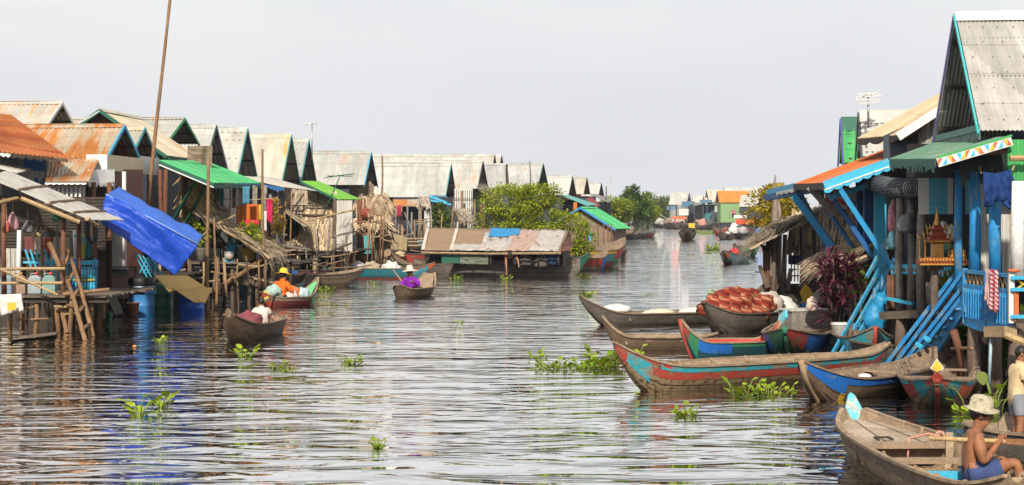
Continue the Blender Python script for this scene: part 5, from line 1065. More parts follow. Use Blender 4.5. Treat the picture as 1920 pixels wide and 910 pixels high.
# porch clutter
def rail_box(px0, px1, y0, y1, d0, d1, lab):
    B = thing('low_rail', lab, 'railing', P(px0, y1, d0)); add(B, 'rail', SKYP, lambda m: [m.beam(P(px0,y0,d0), P(px1,y0,d1), .06, .07), m.beam(P(px0,y0+12,d0), P(px1,y0+12,d1), .05, .04)]); add(B, 'slats', WHITEP, lambda m: [m.beam(P(lerp(px0,px1,i/7),y0+2,lerp(d0,d1,i/7)), P(lerp(px0,px1,i/7),y0+11,lerp(d0,d1,i/7)), .03, .03, up=(0,1,0)) for i in range(8)]); return B
B = rail_box(1673, 1720, 500, 590, 30.6, 29.6, 'pale blue rail over brown boards beside the near stairs'); add(B, 'boards', REDW, lambda m: [m.beam(P(1666+7*i,516,30.4), P(1666+7*i,578,30.4), .06, .03, up=(0,1,0)) for i in range(7)]); add(B, 'foot_rail', SKYP, lambda m: m.beam(P(1664,560,30.3), P(1712,570,29.6), .06, .05))
rail_box(1755, 1786, 505, 590, 28.6, 28.2, 'short white and blue rail behind the spirit house')
for i, (px, y, mt, lab) in enumerate(((1732,545,BAMBOO,'slim carved wooden baluster by the pale blue rail'), (1762,550,TANW,'carved baluster behind the spirit house post'))):
    c = P(px, 588, 29.2); t = thing('baluster', lab, 'baluster', c); add(t, 'shaft', mt, lambda m: m.lathe(c, [(.04,0),(.05,.1),(.03,.2),(.05,.35),(.03,.5),(.045,.62),(.03,.7)], 10), smooth=True); add(t, 'cap', mt, lambda m: m.lathe(c+V((0,0,.7)), [(.055,0),(.055,.03)], 10))
for i, (px, py, d_, r_, col, lab) in enumerate(((1676,415,30.6,(.10,.1,.34),(.30,.10,.13),'tall clear bag of pink and yellow goods by the grey pillar'), (1676,455,30.5,(.12,.1,.22),(.05,.16,.2),'dark teal bag below the pink one'), (1700,425,29.6,(.16,.1,.2),(.16,.16,.17),'smoky plastic bag between the grey pillars'), (1770,437,28.4,(.10,.08,.18),(.55,.45,.45),'pale pink packet hung behind the shrine spire'), (1786,442,28.3,(.10,.08,.17),(.58,.55,.52),'white packet beside the pale pink one'), (1776,465,28.4,(.16,.1,.15),(.08,.25,.12),'green bag hanging behind the shrine'), (1748,556,29,(.16,.12,.26),(.62,.50,.42),'cream sack on the porch floor behind the near stairs'), (1765,570,28.8,(.12,.1,.14),(.06,.34,.14),'bright green bag on the porch floor'))):
    bundle('plastic_bag', lab, 'bag', P(px,py,d_)-V((0,0,r_[2]*.55)), r_, plain('goods_%d' % i, col, .3, .7, 16, .5), i+3, .3, 'bags and goods stored on the blue porch')
for i, (px, y, c_, lab) in enumerate(((1778,572,(.35,.12,.05),'clay flower pot with tall green spikes on the porch'), (1791,566,(.28,.09,.05),'smaller clay pot behind the tall spiked one'))):
    c = P(px, y+12, 28.2); t = thing('potted_plant', lab, 'potted plant', c); add(t, 'pot', plain('clay_%d' % i, c_, .7), lambda m: m.lathe(c, [(.09,0),(.13,.2),(.145,.2),(.145,.24),(.10,.24)], 14), smooth=True); rr = random.Random(i)
    add(t, 'leaves', LEAFM, lambda m: [m.leaf(c+V((rr.uniform(-.05,.05),rr.uniform(-.05,.05),.2)), V((rr.gauss(0,.25),rr.gauss(0,.25),1)), V((0,1,0)), .5, .07) for _ in range(16)])

# ---- stairs
def stairs(label, rails, strs, n, mt=BLUEP):
    t = thing('stairs', label, 'stairs', strs[0][0])
    for i, (p, q) in enumerate(strs): add(t, 'stringer', mt, lambda m: m.beam(p, q, .05, .22 if i == 0 else .10))
    for p, q in rails: add(t, 'handrail', mt, lambda m: m.beam(p, q, .045, .065))
    for i in range(n):
        k = (i+.6)/n; p, q = strs[0][0].lerp(strs[0][1], k), strs[1][0].lerp(strs[1][1], k); add(t, 'tread', mt, lambda m: m.beam(p, q, .2, .03))
    return t
s1 = stairs('blue stairs with thin handrails rising beside the purple plant', [(P(1554,676,31.2),P(1664,478,33)), (P(1569,676,31.2),P(1676,486,33)), (P(1581,676,31.2),P(1684,500,32.6)), (P(1625,520,32.4),P(1660,455,33))], [(W(1604,680,-.1),P(1672,548,32.6)), (W(1578,672,-.1),P(1650,545,33.8))], 8, worn('faded_blue_paint', (.03,.25,.42), (.14,.30,.34), .35, 4))
for px, y0, y1 in ((1602,606,640), (1640,540,560), (1655,515,545)): add(s1, 'newel', BLUEP, lambda m: m.beam(P(px,y0,31.8), P(px-2,y1,31.8), .05, .05, up=(0,1,0)))
s2 = stairs('bright blue stairs with four slanting rails up to the porch', [(P(1660,686,28.4),P(1800,503,27.4)), (P(1667,699,28.2),P(1810,506,26.7)), (P(1677,703,28.1),P(1808,536,26.7)), (P(1692,702,28),P(1808,553,26.6))], [(W(1722,704,-.12),P(1810,572,26.3)), (W(1688,700,-.12),P(1790,575,27.6))], 8)
for px in (1655, 1666): add(s2, 'newel', SKYP, lambda m: m.beam(P(px,710,28.3), P(px,680,28.3), .06, .06, up=(0,1,0)))
for px, y in ((1741,640), (1726,652)): add(s2, 'bracket', SKYP, lambda m: m.beam(P(px-8,y-8,27.3), P(px+3,y,27.2), .05, .05))
c = P(1640,600,31); t = thing('net_bag', 'bright blue net bag hanging from the faded blue stairs', 'net bag', c); part('net', (lambda m: (m.blob(c, (.19,.14,.26), 16, 14, .45, 3, 2), m.blob(P(1652,572,31.2), (.13,.1,.22), 12, 10, .5, 3, 5), m)[2])(MB(True)), plain('blue_net', (.02,.30,.58), .5, .5, 25, .4, trans=.2), t); part('cord', (lambda m: (m.tube([P(1655,565,31.3), P(1660,540,31.6)], .015, 5), m)[1])(MB()), SKYP, t)

# ---- the orange awning house
h = gable_house('small ribbed pale tin gable behind the tan roof', 1612, 210, 40, 294, .55, 4, side=-1, inset=.1, roof=TINL, trim=SLATE, wall=NAVY, period=.13, ov=.5); 
t = aerial('white comb shaped aerial above the right bank roofs', 1628, 180, 240, 39, .25, None, 3, STEEL, 7)
for i, (y, x0, x1) in enumerate(((176,1607,1646), (181,1603,1652), (187,1604,1650), (193,1608,1648))): add(t, 'rod', WHITEC, lambda m: m.beam(P(x0,y+2*(i%2),39-.15*i), P(x1,y-2*(i%2),39.1-.1*i), .03, .03))
gable_house('narrow bright green tin gable', 1578, 222, 43.5, 306, .5, 4, side=-1, inset=.1, roof=TINGX, trim=PURPLEP, rtrim=DKBLUE, wall=NAVY, period=.22, amp=.02, ov=.5, ridge=DKGREEN)
h = thing('canal_house', 'tan roofed house with an orange awning held on blue struts', 'house', P(1700, 600, 34)); r = h
n0, n1, f0, f1 = P(1683,254,32), P(1800,178,32), P(1608,261,37.7), P(1795,158,37.7)
awning(r, f1, n1, n0, f0, TINTAN, 'roof', .12, 2); e = V((0,-.03,-.03)); add(r, 'bargeboard', WHITEP, lambda m: m.beam(n0+e, n1+e, .03, .15)); scallop(r, n0, f0, .14, DARKW, 3, 'eave_board', (0,0,0))
add(r, 'wall', GREYB, lambda m: m.corr(P(1722,225,32.4), P(1762,205,32.4), P(1762,300,32.4), P(1722,300,32.4), .1, .015), 'grey corrugated wall'); add(r, 'wall', SLATE, lambda m: m.hexa([P(1656,300,33), P(1724,300,32.6), P(1724,300,33), P(1656,300,33.4), P(1656,255,33), P(1724,225,32.6), P(1724,225,33), P(1656,255,33.4)])); add(r, 'beam', REDW, lambda m: m.beam(P(1690,258,32.3), P(1724,240,32.3), .1, .14))
n0, n1, f0, f1 = P(1544,344,33), P(1727,278,33), P(1489,346,39), P(1655,283,39)
awning(r, f1, n1, n0, f0, TINORANGE, period=.12); e = V((0,-.04,-.04)); add(r, 'fascia', SKYP, lambda m: m.beam(n0+e, n1+e, .03, .15)); scallop(r, n0+e-V((0,0,.07)), n1+e-V((0,0,.07)), .10, SKYP, 10); scallop(r, n0+V((0,-.05,-.11)), n1+V((0,-.05,-.11)), .03, WHITEP, 10, 'white_edge')
scallop(r, n0.lerp(n1,.05)+V((.1,.5,-.25)), n0.lerp(n1,.62)+V((.1,.5,-.28)), .13, SKYP, 9); add(r, 'eave_board', DARKW, lambda m: m.beam(n0-V((0,0,.06)), f0-V((0,0,.06)), .03, .14))
g0, g1 = P(1491,349,39), P(1438,361,47); awning(r, P(1600,318,46.5), P(1650,305,39.5), g0, g1, TINDARK, period=.12); add(r, 'fascia', SKYP, lambda m: m.beam(g0, g1, .03, .13)); scallop(r, g0-V((0,0,.05)), g1-V((0,0,.05)), .09, WHITEP, 6, 'white_edge', (0,0,0))
add(r, 'awning_beam', DKBLUE, lambda m: [m.beam(P(1540,352,36.5), P(1437,371,46.5), .12, .16)])
SB = worn('strut_blue', (.02,.25,.50), (.05,.3,.45), .15, 3)
for x0, y0, x1, y1, d_, w_, mt in ((1489,366,1562,465,39.5,.17,SB), (1500,366,1556,470,40.2,.14,DKBLUE), (1553,396,1637,520,36,.07,DKBLUE), (1545,349,1679,541,34.3,.085,DKBLUE), (1570,346,1701,546,33,.085,SB)): add(r, 'strut', mt, lambda m: m.beam(P(x0,y0,d_), P(x1,y1,d_-.6), .06, w_))
add(r, 'plank', GREYW, lambda m: m.beam(P(1517,350,35.6), P(1565,402,35.4), .14, .05, up=(0,1,.2)))
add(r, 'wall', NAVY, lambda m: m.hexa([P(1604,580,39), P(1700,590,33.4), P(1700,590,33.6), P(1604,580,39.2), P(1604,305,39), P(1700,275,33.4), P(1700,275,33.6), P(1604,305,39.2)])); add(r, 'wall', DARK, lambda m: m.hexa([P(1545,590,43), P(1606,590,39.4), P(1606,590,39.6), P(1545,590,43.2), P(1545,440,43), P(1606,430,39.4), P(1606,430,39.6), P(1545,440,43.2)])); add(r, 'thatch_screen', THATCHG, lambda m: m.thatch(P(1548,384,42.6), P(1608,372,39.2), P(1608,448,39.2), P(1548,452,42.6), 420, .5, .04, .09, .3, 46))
for px, d_, w_, mt in ((1650,33.8,.11,SKYP), (1632,35,.13,DKBLUE), (1617,36.6,.12,DKBLUE)): add(r, 'pillar', mt, lambda m: m.beam(P(px,600,d_), P(px,318,d_), w_*2, .1, up=(0,1,0)))
add(r, 'gap_panel', THATCHG, lambda m: m.thatch(P(1625,376,36.4), P(1640,378,36), P(1640,402,36), P(1625,400,36.4), 40, .3, .03, .05, .4, 40))
for px, d_ in ((1612,38.5), (1640,35.2), (1668,33.2), (1690,32.6), (1600,36), (1655,35)): 
    q = P(px, HY, d_); add(r, 'stilt', LOG, lambda m: m.tube([V((q.x,d_,-.6)), V((q.x,d_,1.1))], [.1,.085], 8))
add(r, 'floor', DARKW, lambda m: m.hexa([P(1592,560,39), P(1664,580,32.4), P(1740,580,32.4), P(1700,560,39), P(1592,552,39), P(1664,570,32.4), P(1740,570,32.4), P(1700,552,39)]))
add(r, 'thatch_awning', THATCH, lambda m: m.thatch(P(1664,462,34), P(1656,430,38), P(1512,494,38), P(1528,515,34), 1300, .55, .03, .09, .35, 41, .4)); add(r, 'awning_rail', DARKW, lambda m: [m.tube([P(1664,474,34), P(1530,520,34)], .035, 6), m.tube([P(1600,500,34.5), P(1606,580,34.5)], .04, 6)])
cloth('cloth', 'white cloth with red flowers hung under the orange awning', 'cloth', P(1546,354,38), P(1592,346,37.6), (.3,.55), stripes('flower_cloth', [(.66,.62,.60), (.50,.06,.06), (.66,.62,.6), (.64,.6,.58)], 'xz', 5), None, 2, .04, 1); cloth('cloth', 'grey striped cloth hung behind the flowered one', 'cloth', P(1590,352,37), P(1613,350,36.8), .3, plain('grey_cloth', (.40,.40,.42), .9), None, 2, .03, 2); cloth('flag', 'small green flag under the orange awning', 'flag', P(1535,358,38.5), P(1546,356,38.5), .3, plain('green_cloth', (.10,.38,.12), .9), None, 1, .03, 2)

# ---- thatched jetty
h = thing('thatched_jetty', 'rickety thatched jetty on grey log posts at the water edge', 'jetty', P(1470, 575, 48)); r = h
add(r, 'thatch_roof', THATCHG, lambda m: m.thatch(P(1548,398,44.5), P(1560,384,50), P(1424,432,50), P(1432,452,44.5), 900, .6, .035, .10, .5, 51, .3)); add(r, 'thatch_eave', THATCH, lambda m: m.thatch(P(1452,440,44.8), P(1456,430,49), P(1402,456,49), P(1405,466,44.8), 260, 1.0, .022, .12, .35, 52, .55))
add(r, 'thatch_screen', THATCH, lambda m: m.thatch(P(1485,410,48.6), P(1560,400,48.6), P(1560,440,48.6), P(1485,442,48.6), 420, .5, .035, .08, .2, 53)); add(r, 'thatch_screen', THATCHG, lambda m: m.thatch(P(1480,440,48.8), P(1560,438,48.8), P(1560,474,48.8), P(1480,470,48.8), 340, .5, .04, .06, .2, 54))
add(r, 'backing', DARK, lambda m: m.hexa([P(1502,580,49.4), P(1590,580,49.4), P(1590,580,49.6), P(1502,580,49.6), P(1502,402,49.4), P(1590,385,49.4), P(1590,385,49.6), P(1502,402,49.6)]))  # near-black sheet closes bright gaps, standing in for shade behind the jetty
for px, y0, y1, w_, mt, d_ in ((1459,436,580,.12,GREYW,46), (1472,440,580,.075,GREYW,46.5), (1441,450,585,.08,REDW,45.6), (1449,448,585,.07,LOG,45.4), (1502,425,540,.05,DARKW,47.5), (1528,430,520,.05,DARKW,47.8), (1434,460,580,.06,LOG,47)): post(r, px, y0, y1, d_, w_, mt)
add(r, 'brace', DARKW, lambda m: [m.beam(P(1420,452,45.3), P(1445,480,45.6), .05, .05), m.beam(P(1432,470,45.4), P(1452,455,45.6), .12, .08)])
add(r, 'lattice_rail', TANW, lambda m: [m.beam(P(1484+6*i,490,46.8), P(1484+6*i,528,46.8), .03, .03, up=(0,1,0)) for i in range(7)]+[m.beam(P(1478,y,46.75), P(1526,y-2,46.75), .035, .035) for y in (494, 506, 518)]); add(r, 'shelf', DARKW, lambda m: [m.hexa([P(1476,562,46), P(1522,562,46), P(1522,562,47.5), P(1476,562,47.5), P(1476,532,46), P(1522,532,46), P(1522,532,47.5), P(1476,532,47.5)]), m.beam(P(1474,545,45.9), P(1524,545,45.9), .05, .03)])
add(r, 'stub', GREYW, lambda m: [m.tube([P(1477,545,45.8), P(1480,515,45.8), P(1484,504,45.8)], [.06,.05,.06], 7)]); add(r, 'driftwood', LOG, lambda m: [m.tube([P(1418+8*i,548+8*(i%2),45.6), P(1430+9*i,538-9*(i%3),45.8), P(1446+5*i,522-6*i+20,46)], [.05,.06,.045], 6) for i in range(5)]+[m.tube([P(1424,498,45.5), P(1440,540,45.4)], [.05,.08], 6), m.beam(P(1416,510,45.5), P(1432,511,45.5), .04, .04)])
cloth('cloth', 'dark blue cloth on the jetty rail', 'cloth', P(1478,478,46.6), P(1505,480,46.6), .25, plain('indigo', (.03,.03,.10), .9), None, 3, .03, 1); cloth('cloth', 'deep purple cloth over the jetty shelf end', 'cloth', P(1504,505,46.2), P(1524,505,46), .45, plain('violet', (.05,.02,.07), .9), None, 2, .04, 2)
t = thing('dead_trunk', 'bare broken tree trunk standing behind the thatched jetty', 'dead tree', P(1455,445,52)); add(t, 'trunk', wood('bark', (.30,.24,.19), (2,2,.4), 5), lambda m: [m.tube([P(1452,470,52), P(1453,400,52), P(1455,370,52), P(1452,345,52), P(1454,328,52)], [.115,.105,.09,.045,.02], 9), m.tube([P(1459,440,52), P(1462,395,52), P(1457,370,52)], [.05,.055,.035], 7)], smooth=True)

# ---- houses where the canal bends, far off
fh = 'far stilt houses where the canal bends'
K = 1.42
PF = lambda px, py, d: P(px, py, d*K)
def gh(label, ax, ay, d, ey, hw, ln, **kw): kw['floor'] = 1.0; return gable_house(label, ax, ay, d*K, ey, hw*K, ln*K, **kw)
gh('pale roofed far house with a dark pointed gable nearest the tree line', 1292, 361, 232, 384, 1.5, 2.4, rot=radians(15), roof=TINL, trim=SLATE, wall=GREYB, corr=False, stilts=False, floor=.9, group=fh)
gh('small far house with a low cream roof behind the pointed gable', 1299, 371, 240, 384, 1.0, 2, side=-1, rot=radians(-10), roof=tin('cream_far_tin', (.58,.54,.47), amount=.16), trim=SLATE, wall=SLATE, corr=False, stilts=False, floor=.9, group=fh)
gh('tall pale far roof with a sharp spike left of the orange roof', 1325, 357, 245, 380, 1.6, 2.4, side=-1, rot=radians(-10), roof=tin('tan_far', (.55,.49,.40), amount=.2), trim=SLATE, wall=NAVY, corr=False, stilts=False, floor=.9, group=fh)
for px, ay, d_, sd_ in ((1319,367,238,1), (1331,366,250,1)): gh('thin dark far gable wedged between the spiked roofs' if sd_ and px == 1319 else 'thin dark far gable touching the orange roof house', px, ay, d_, 384, 1.0, 1.4, side=sd_, rot=radians(15), roof=TINL, trim=SLATE, wall=NAVY, corr=False, stilts=False, floor=.9, group=fh)
ho = gh('green walled far house with a bright orange roof', 1345, 358.5, 216, 380, 1.5, 3.9, side=-1, rot=radians(-7), roof=TINORANGEX, trim=SLATE, wall=worn('mint_wall', (.22,.36,.16), (.25,.33,.18), .2, 2), gwall=SLATE, corr=False, floor=1.55, group=fh, ov=.25, ridgecap=False, stilts=True)
u_ = lambda s, q, z: ho.pt(-ho.hw2-.03+s, q*K, 2.6+(z-2.6)*K)
w_ = add(ho.root, 'window', plain('pink_pane', (.5,.12,.2), .4), lambda m: m.hexa([u_(a_,q,z) for z in (2.55,2.95) for a_, q in ((-.02,1.55),(-.02,2.05),(.02,2.05),(.02,1.55))])); add(w_, 'opening', DARK, lambda m: m.hexa([u_(a_,q,z) for z in (2.1,2.54) for a_, q in ((-.02,1.55),(-.02,2.05),(.02,2.05),(.02,1.55))]))
for q0, q1 in ((1.15,1.5), (2.1,2.45)): add(ho.root, 'shutter', worn('pale_green', (.32,.42,.28), (.2,.28,.15), .3), lambda m: [m.beam(u_(-.03,q,2.1), u_(-.03,q,2.85), .05, .03, up=(1,0,0)) for q in (q0, (q0+q1)/2, q1)]+[m.beam(u_(-.04,q0,z), u_(-.04,q1,z), .03, .05) for z in (2.1,2.45,2.85)])
add(ho.root, 'base_wall', NAVY, lambda m: m.hexa([ho.pt(s,q,z) for z in (-.2,.87) for s, q in ((-ho.hw2+.1,.3),(ho.hw2,.3),(ho.hw2,5.3),(-ho.hw2+.1,5.3))]))
gh('long pale far roof spreading behind the orange roof', 1357, 352, 262, 386, 2.0, 7.5, side=-1, rot=radians(-8), roof=TINL, trim=SLATE, wall=SLATE, corr=False, stilts=False, floor=.9, group=fh)
for i, (px, ay, d_) in enumerate(((1410,367,214), (1420,374,210), (1431,367,206), (1440,362,203))): gh(('small white far gable touching the orange roof', 'second small far gable from the orange roof', 'third small far gable from the orange roof', 'small far gable closest to the golden tree')[i], px, ay, d_, 388, .8, 1.4, rot=radians(20), roof=TINL, trim=SLATE, wall=SLATE, corr=False, stilts=False, floor=.9, group=fh)
t = thing('waterside_shacks', 'cluttered dark blue shacks below the far spiked roofs', 'shack', PF(1310,432,225))
for x0, x1, y0, y1, mt, d_ in ((1289,1303,378,428,NAVY,226), (1303,1320,383,425,PALEB,224), (1320,1333,384,428,DKBLUE,222), (1333,1354,380,428,SLATE,220), (1270,1290,384,405,GREYB,228), (1272,1352,417,428,DARKW,226), (1398,1445,388,430,NAVY,212)): add(t, 'wall', mt, lambda m: m.hexa([PF(x0,y1,d_), PF(x1,y1,d_), PF(x1,y1,d_+2), PF(x0,y1,d_+2), PF(x0,y0,d_), PF(x1,y0,d_), PF(x1,y0,d_+2), PF(x0,y0,d_+2)]))
for x0, x1, y0, y1, mt in ((1250,1272,395,389,TINBLUE), (1278,1300,391,380,TINBLUE), (1312,1335,382,377,TINBLUE), (1326,1350,384,380,tin('pale_green_tin', (.30,.42,.33), amount=.1)), (1285,1312,388,382,TINDARK), (1400,1432,392,388,TINDARK)): awning(t, PF(x0,y1-2,224), PF(x1,y1-2,224), PF(x1,y1+3,219), PF(x0,y0,219), mt, corr=False)
for px in (1256, 1268, 1286, 1302, 1318, 1326, 1340, 1348): post(t, px, 386, 427, 218.5*K, .12, SLATE)
add(t, 'hung_cloth', plain('faded_pink', (.45,.25,.22), .9), lambda m: m.beam(PF(1312,412,218), PF(1312,424,218), 1.5, .05, up=(0,1,0))); add(t, 'hung_cloth', WHITEC, lambda m: m.beam(PF(1282,392,218), PF(1282,404,218), 1.7, .05, up=(0,1,0))); add(t, 'hung_net', plain('net_teal', (.03,.15,.15), .9), lambda m: m.sheet(PF(1322,400,218), PF(1334,398,218), PF(1326,430,217), PF(1312,432,217), 6, 6, .02, lambda u, v: .3*sin(u*3)))
add(t, 'hung_cloth', PALEB, lambda m: m.beam(PF(1344,386,218), PF(1344,398,218), .7, .05, up=(0,1,0)))
pole('far white mast beside the spiked gables', 1298, 349, 384, 330, .06, PALEB); pole('pale fishing rod slanting out by the far tree line', 1227, 395, 412, 300, .06, PALEB, 1252); 
# ================================================================ boats
HULLD = wood('tarred_hull', (.135,.112,.094), (1,1,1.5), 5, .5, .65, .15); HULLB = wood('brown_hull', (.19,.125,.08), (1,1,1.5), 5, .5, .6, .15, (.10,.07,.05)); HULLG = wood('bleached_hull', (.36,.265,.175), (1,1,2.2), 5, .45, .75, .2, (.19,.13,.085)); INN = wood('boat_inside', (.30,.215,.15), (1,1,1), 6, .5, .8, .25)
CRACK = worn('cracked_resin', (.27,.19,.105), (.05,.035,.025), .36, 16, (1,1,1), .45, .4, .5); BRED = worn('boat_red', (.36,.05,.035), (.22,.12,.075), .36, 6, (.5,1,1)); BTEAL = worn('boat_teal', (.03,.31,.38), (.26,.18,.11), .42, 6, (.5,1,1)); BBLUE = worn('boat_blue', (.015,.13,.46), (.2,.2,.2), .18, 6); BGREEN = worn('boat_green', (.03,.20,.10), (.15,.14,.09), .3, 6); DTEAL = worn('boat_dark_teal', (.012,.07,.09), (.03,.045,.045), .35, 4); BYEL = worn('boat_yellow', (.68,.42,.04), (.4,.28,.13), .2, 6); BORANGE = worn('boat_orange', (.50,.12,.04), (.3,.15,.08), .25, 6); BBRIGHTR = worn('boat_bright_red', (.55,.03,.025), (.3,.1,.06), .15, 6); BSKY = worn('boat_sky', (.10,.45,.55), (.45,.42,.36), .35, 6); MINT = worn('boat_mint', (.16,.50,.22), (.35,.38,.25), .25, 6)
Z = lambda z: V((0,0,z))
def prow_blade(b, mt, h_=.36, w0=.12, w1=.10, lean=.55, name='prow_blade'):
    # the hull's end carried on upward as one tapering blade
    c = b.at(0.004, 0, b.zs(0)-.10); m = MB(); q = []
    for o in (0, .04):
        for y, z in ((-w0,0),(w0,0),(w1,h_*.55),(w1*.45,h_*.9),(0,h_),(-w1*.45,h_*.9),(-w1,h_*.55)): q.append(c+b.sd*y+V((0,0,z))-b.ax*(lean*z*.6+lean*z*z)+b.ax*o)
    m.v += q; k = 7; m.face(*range(k-1,-1,-1)); m.face(*range(k,2*k))
    for i in range(k): j = (i+1) % k; m.face(i, j, k+j, k+i)
    return part(name, m, mt, b.root)
def prow_plate(b, mt, s=1.0, h_=.26, w_=.13, name='prow_plate', t=0.0, lab=None):
    """the flat upright blade that ends the prow"""
    c = b.at(t, 0, b.zs(t)-.05); up = V((0,0,1))-b.ax*.45*(1 if t < .5 else -1); up.normalize(); m = MB(); q = []
    for o in (-.022, .022):
        for y, z in ((-w_*.5,0),(w_*.5,0),(w_,h_*.55),(0,h_),(-w_,h_*.55)): q.append(c+b.sd*y+up*z+b.ax*o)
    n = len(m.v); m.v += q; m.face(n+4,n+3,n+2,n+1,n); m.face(n+5,n+6,n+7,n+8,n+9)
    for i in range(5): j = (i+1) % 5; m.face(n+i,n+j,n+5+j,n+5+i)
    return part(name, m, mt, b.root, lab)
# -- right bank, moored
b = boat('long dark canoe with white sacks, outermost of the moored boats', W(1087,612), W(1478,600), 1.0, .26, .70, .42, HULLD, INN, thwarts=1, tb=.22, deck=(.04,.2,INN), tk=.14)
for i, (t_, y, rx) in enumerate(((.17,0,.34), (.37,.05,.42), (.55,-.05,.5))): bundle('sack', ('crumpled white sack on the bow of the dark outer canoe', 'white sack second from the bow of the dark outer canoe', 'broad white sheet amidships in the dark outer canoe')[i], 'sack', b.at(t_, y, .30 if i == 0 else .16), (rx,.32,.12), (WHITEC, plain('cream_sack', (.60,.52,.40), .9), WHITEC)[i], i+1, .28, 'white sacks lying in the dark outer canoe')
b = boat('grey black boat heaped with a red patterned carpet', W(1323,626), W(1505,610), 1.35, .40, .66, .5, HULLD, HULLD, thwarts=0, tb=.22, floor=False)
CARP = stripes('carpet', [(.16,.018,.012), (.27,.045,.02), (.36,.19,.11), (.25,.04,.02), (.13,.016,.012), (.24,.035,.018), (.31,.10,.045)], 'xyz', 4.3)
bundle('carpet', 'heaped red and orange patterned carpet in the grey black boat', 'carpet', b.at(.36, .1, .22), (.80,.52,.46), CARP, 4, .38, None, 44, 28, 3.2); bundle('tarpaulin', 'pale folded tarpaulin behind the red carpet', 'tarpaulin', b.at(.66, .15, .2), (.45,.5,.38), plain('pale_tarp', (.46,.41,.35), .8, .25, 6, .2, 0, .6), 5, .5, None, 24, 14, 3); bundle('sack', 'small white sack at the stern beside the folded tarpaulin', 'sack', b.at(.84, .1, .2), (.3,.3,.3), WHITEC, 6, .4)
boat('teal edged boat lying behind the red carpet', W(1408,583), W(1506,581), 1.0, .42, .5, .5, DTEAL, HULLD, [(.05,.95,.78,.98,BTEAL)], thwarts=1, tb=.2)
b = boat('weathered brown canoe with a bare splintered prow', W(1130,655), W(1345,655), .9, .24, .62, .3, HULLB, HULLG, thwarts=2, tb=.26, deck=(.03,.2,HULLG), tk=.17)
b = boat('teal hulled boat with bright red inside and red tipped prow', W(1277,672), W(1462,668), 1.0, .29, .68, .62, DTEAL, BBRIGHTR, [(.0,.055,.35,1,BRED,'prow_tip'), (.055,.13,.3,1,BGREEN), (.13,.42,.66,.98,BBLUE), (.42,.97,.88,.98,BGREEN), (.9,1,.3,1,BSKY,'stern_tip')], thwarts=1, tb=.24, ts=.2, tk=.16, tks=.12, stem=BRED, seat=BGREEN, rail=HULLG); prow_plate(b, BSKY, h_=.3, w_=.16, t=1.0); prow_plate(b, BORANGE, h_=.2, w_=.09, t=.97, name='stern_tip')
b = boat('broad boat pointing at us with green, red and blue bow', W(1472,682), W(1530,632), 1.25, .40, .60, .5, DTEAL, INN, [(.0,.10,.12,.98,BGREEN,'prow_side',(1,)), (.0,.10,.12,.98,BRED,'prow_side',(-1,)), (.10,.5,.5,.96,BBLUE)], thwarts=1, tb=.3, tk=.2, stem=BGREEN, ew=(.04,.35), seat=INN, pw=3.4, ribs=6)
t = thing('crate', 'grey slatted crate inside the broad boat pointing at us', 'crate', b.at(.6,0,.3)); add(t, 'box', GREYW, lambda m: m.box(b.at(.6,0,.5), .85, .6, .4, .3)); add(t, 'lid', PALEB, lambda m: m.box(b.at(.6,0,.72), .9, .64, .03, .3))
bundle('paper_cone', 'small white and red cone of cloth on the slatted crate', 'cloth', b.at(.5,-.2,.74), (.12,.1,.16), plain('pink_white', (.70,.52,.45), .8, .3), 3, .3)
b = boat('boat with blue side and a yellow diamond on its prow behind the broad boat', W(1513,614), W(1580,585), 1.1, .36, .60, .5, HULLB, INN, [(.0,.12,.2,1,BBLUE,'prow_side',(1,)), (.0,.12,.2,1,BRED,'prow_side',(-1,)), (.12,.45,.5,.98,BSKY)], thwarts=1, tb=.34, stem=BRED, ew=(.05,.06)); prow_plate(b, BYEL, h_=.5, w_=.15, name='prow_diamond'); prow_plate(b, BORANGE, h_=.2, w_=.07, t=.01, name='diamond_base'); bundle('fishing_net', 'heap of grey net in the boat with the yellow diamond', 'net', b.at(.55,0,.2), (.5,.35,.35), plain('grey_net', (.30,.27,.24), .9, .5, 20), 8, .5)
b = boat('small faded blue stern poking out between the painted prows', W(1425,612), W(1480,590), .9, .40, .6, .5, BSKY, INN, [(.0,.5,.55,.98,BTEAL), (0,.12,.3,1,BRED,'prow_side')], thwarts=1)
b = boat('long canoe with cracked amber hull and red and teal bow band', W(1152,737), W(1664,702), 1.05, .345, .72, .50, CRACK, HULLG, [(0,.035,0,1,BRED,'prow_tip'), (.03,.095,.46,.93,BTEAL,'prow_side'), (.03,.16,.93,1.0,BRED), (.10,.97,.70,.87,BRED), (.12,.97,.88,.98,BTEAL), (.12,.97,0,.25,HULLD,'waterline_stain')], thwarts=3, tb=.22, ts=.14, tk=.13, tks=.1, deck=(.03,.15,HULLG), ribs=7, seat=HULLG, rail=HULLG)
b = boat('blue bowed canoe with a yellow stripe moored across the amber canoe', W(1503,757), W(1748,712), 1.1, .27, .57, .5, HULLB, INN, [(.012,.17,.60,1,BBLUE,'prow_side'), (.17,.62,.83,.98,BBLUE), (.15,.175,.02,.60,BYEL,'yellow_stripe'), (.0,.015,.1,1,HULLG,'prow_tip'), (.62,.97,.6,.98,HULLD)], thwarts=2, tb=.3, tk=.17, stem=TANW, ribs=5, seat=HULLG); add(b.root, 'rope', ROPE, lambda m: [m.tube([b.pt(.1,1), b.pt(.1,.5,.02), b.pt(.09,.1,.02)], .012, 5), m.tube([b.pt(.42,1,.02), b.pt(.42,.5,.03), b.pt(.43,.4,.03)], .012, 5)]); bundle('bottle', 'small white plastic bottle lying in the blue bowed canoe', 'bottle', b.at(.45,0,.20), (.10,.045,.045), WHITEC, 1, .1)
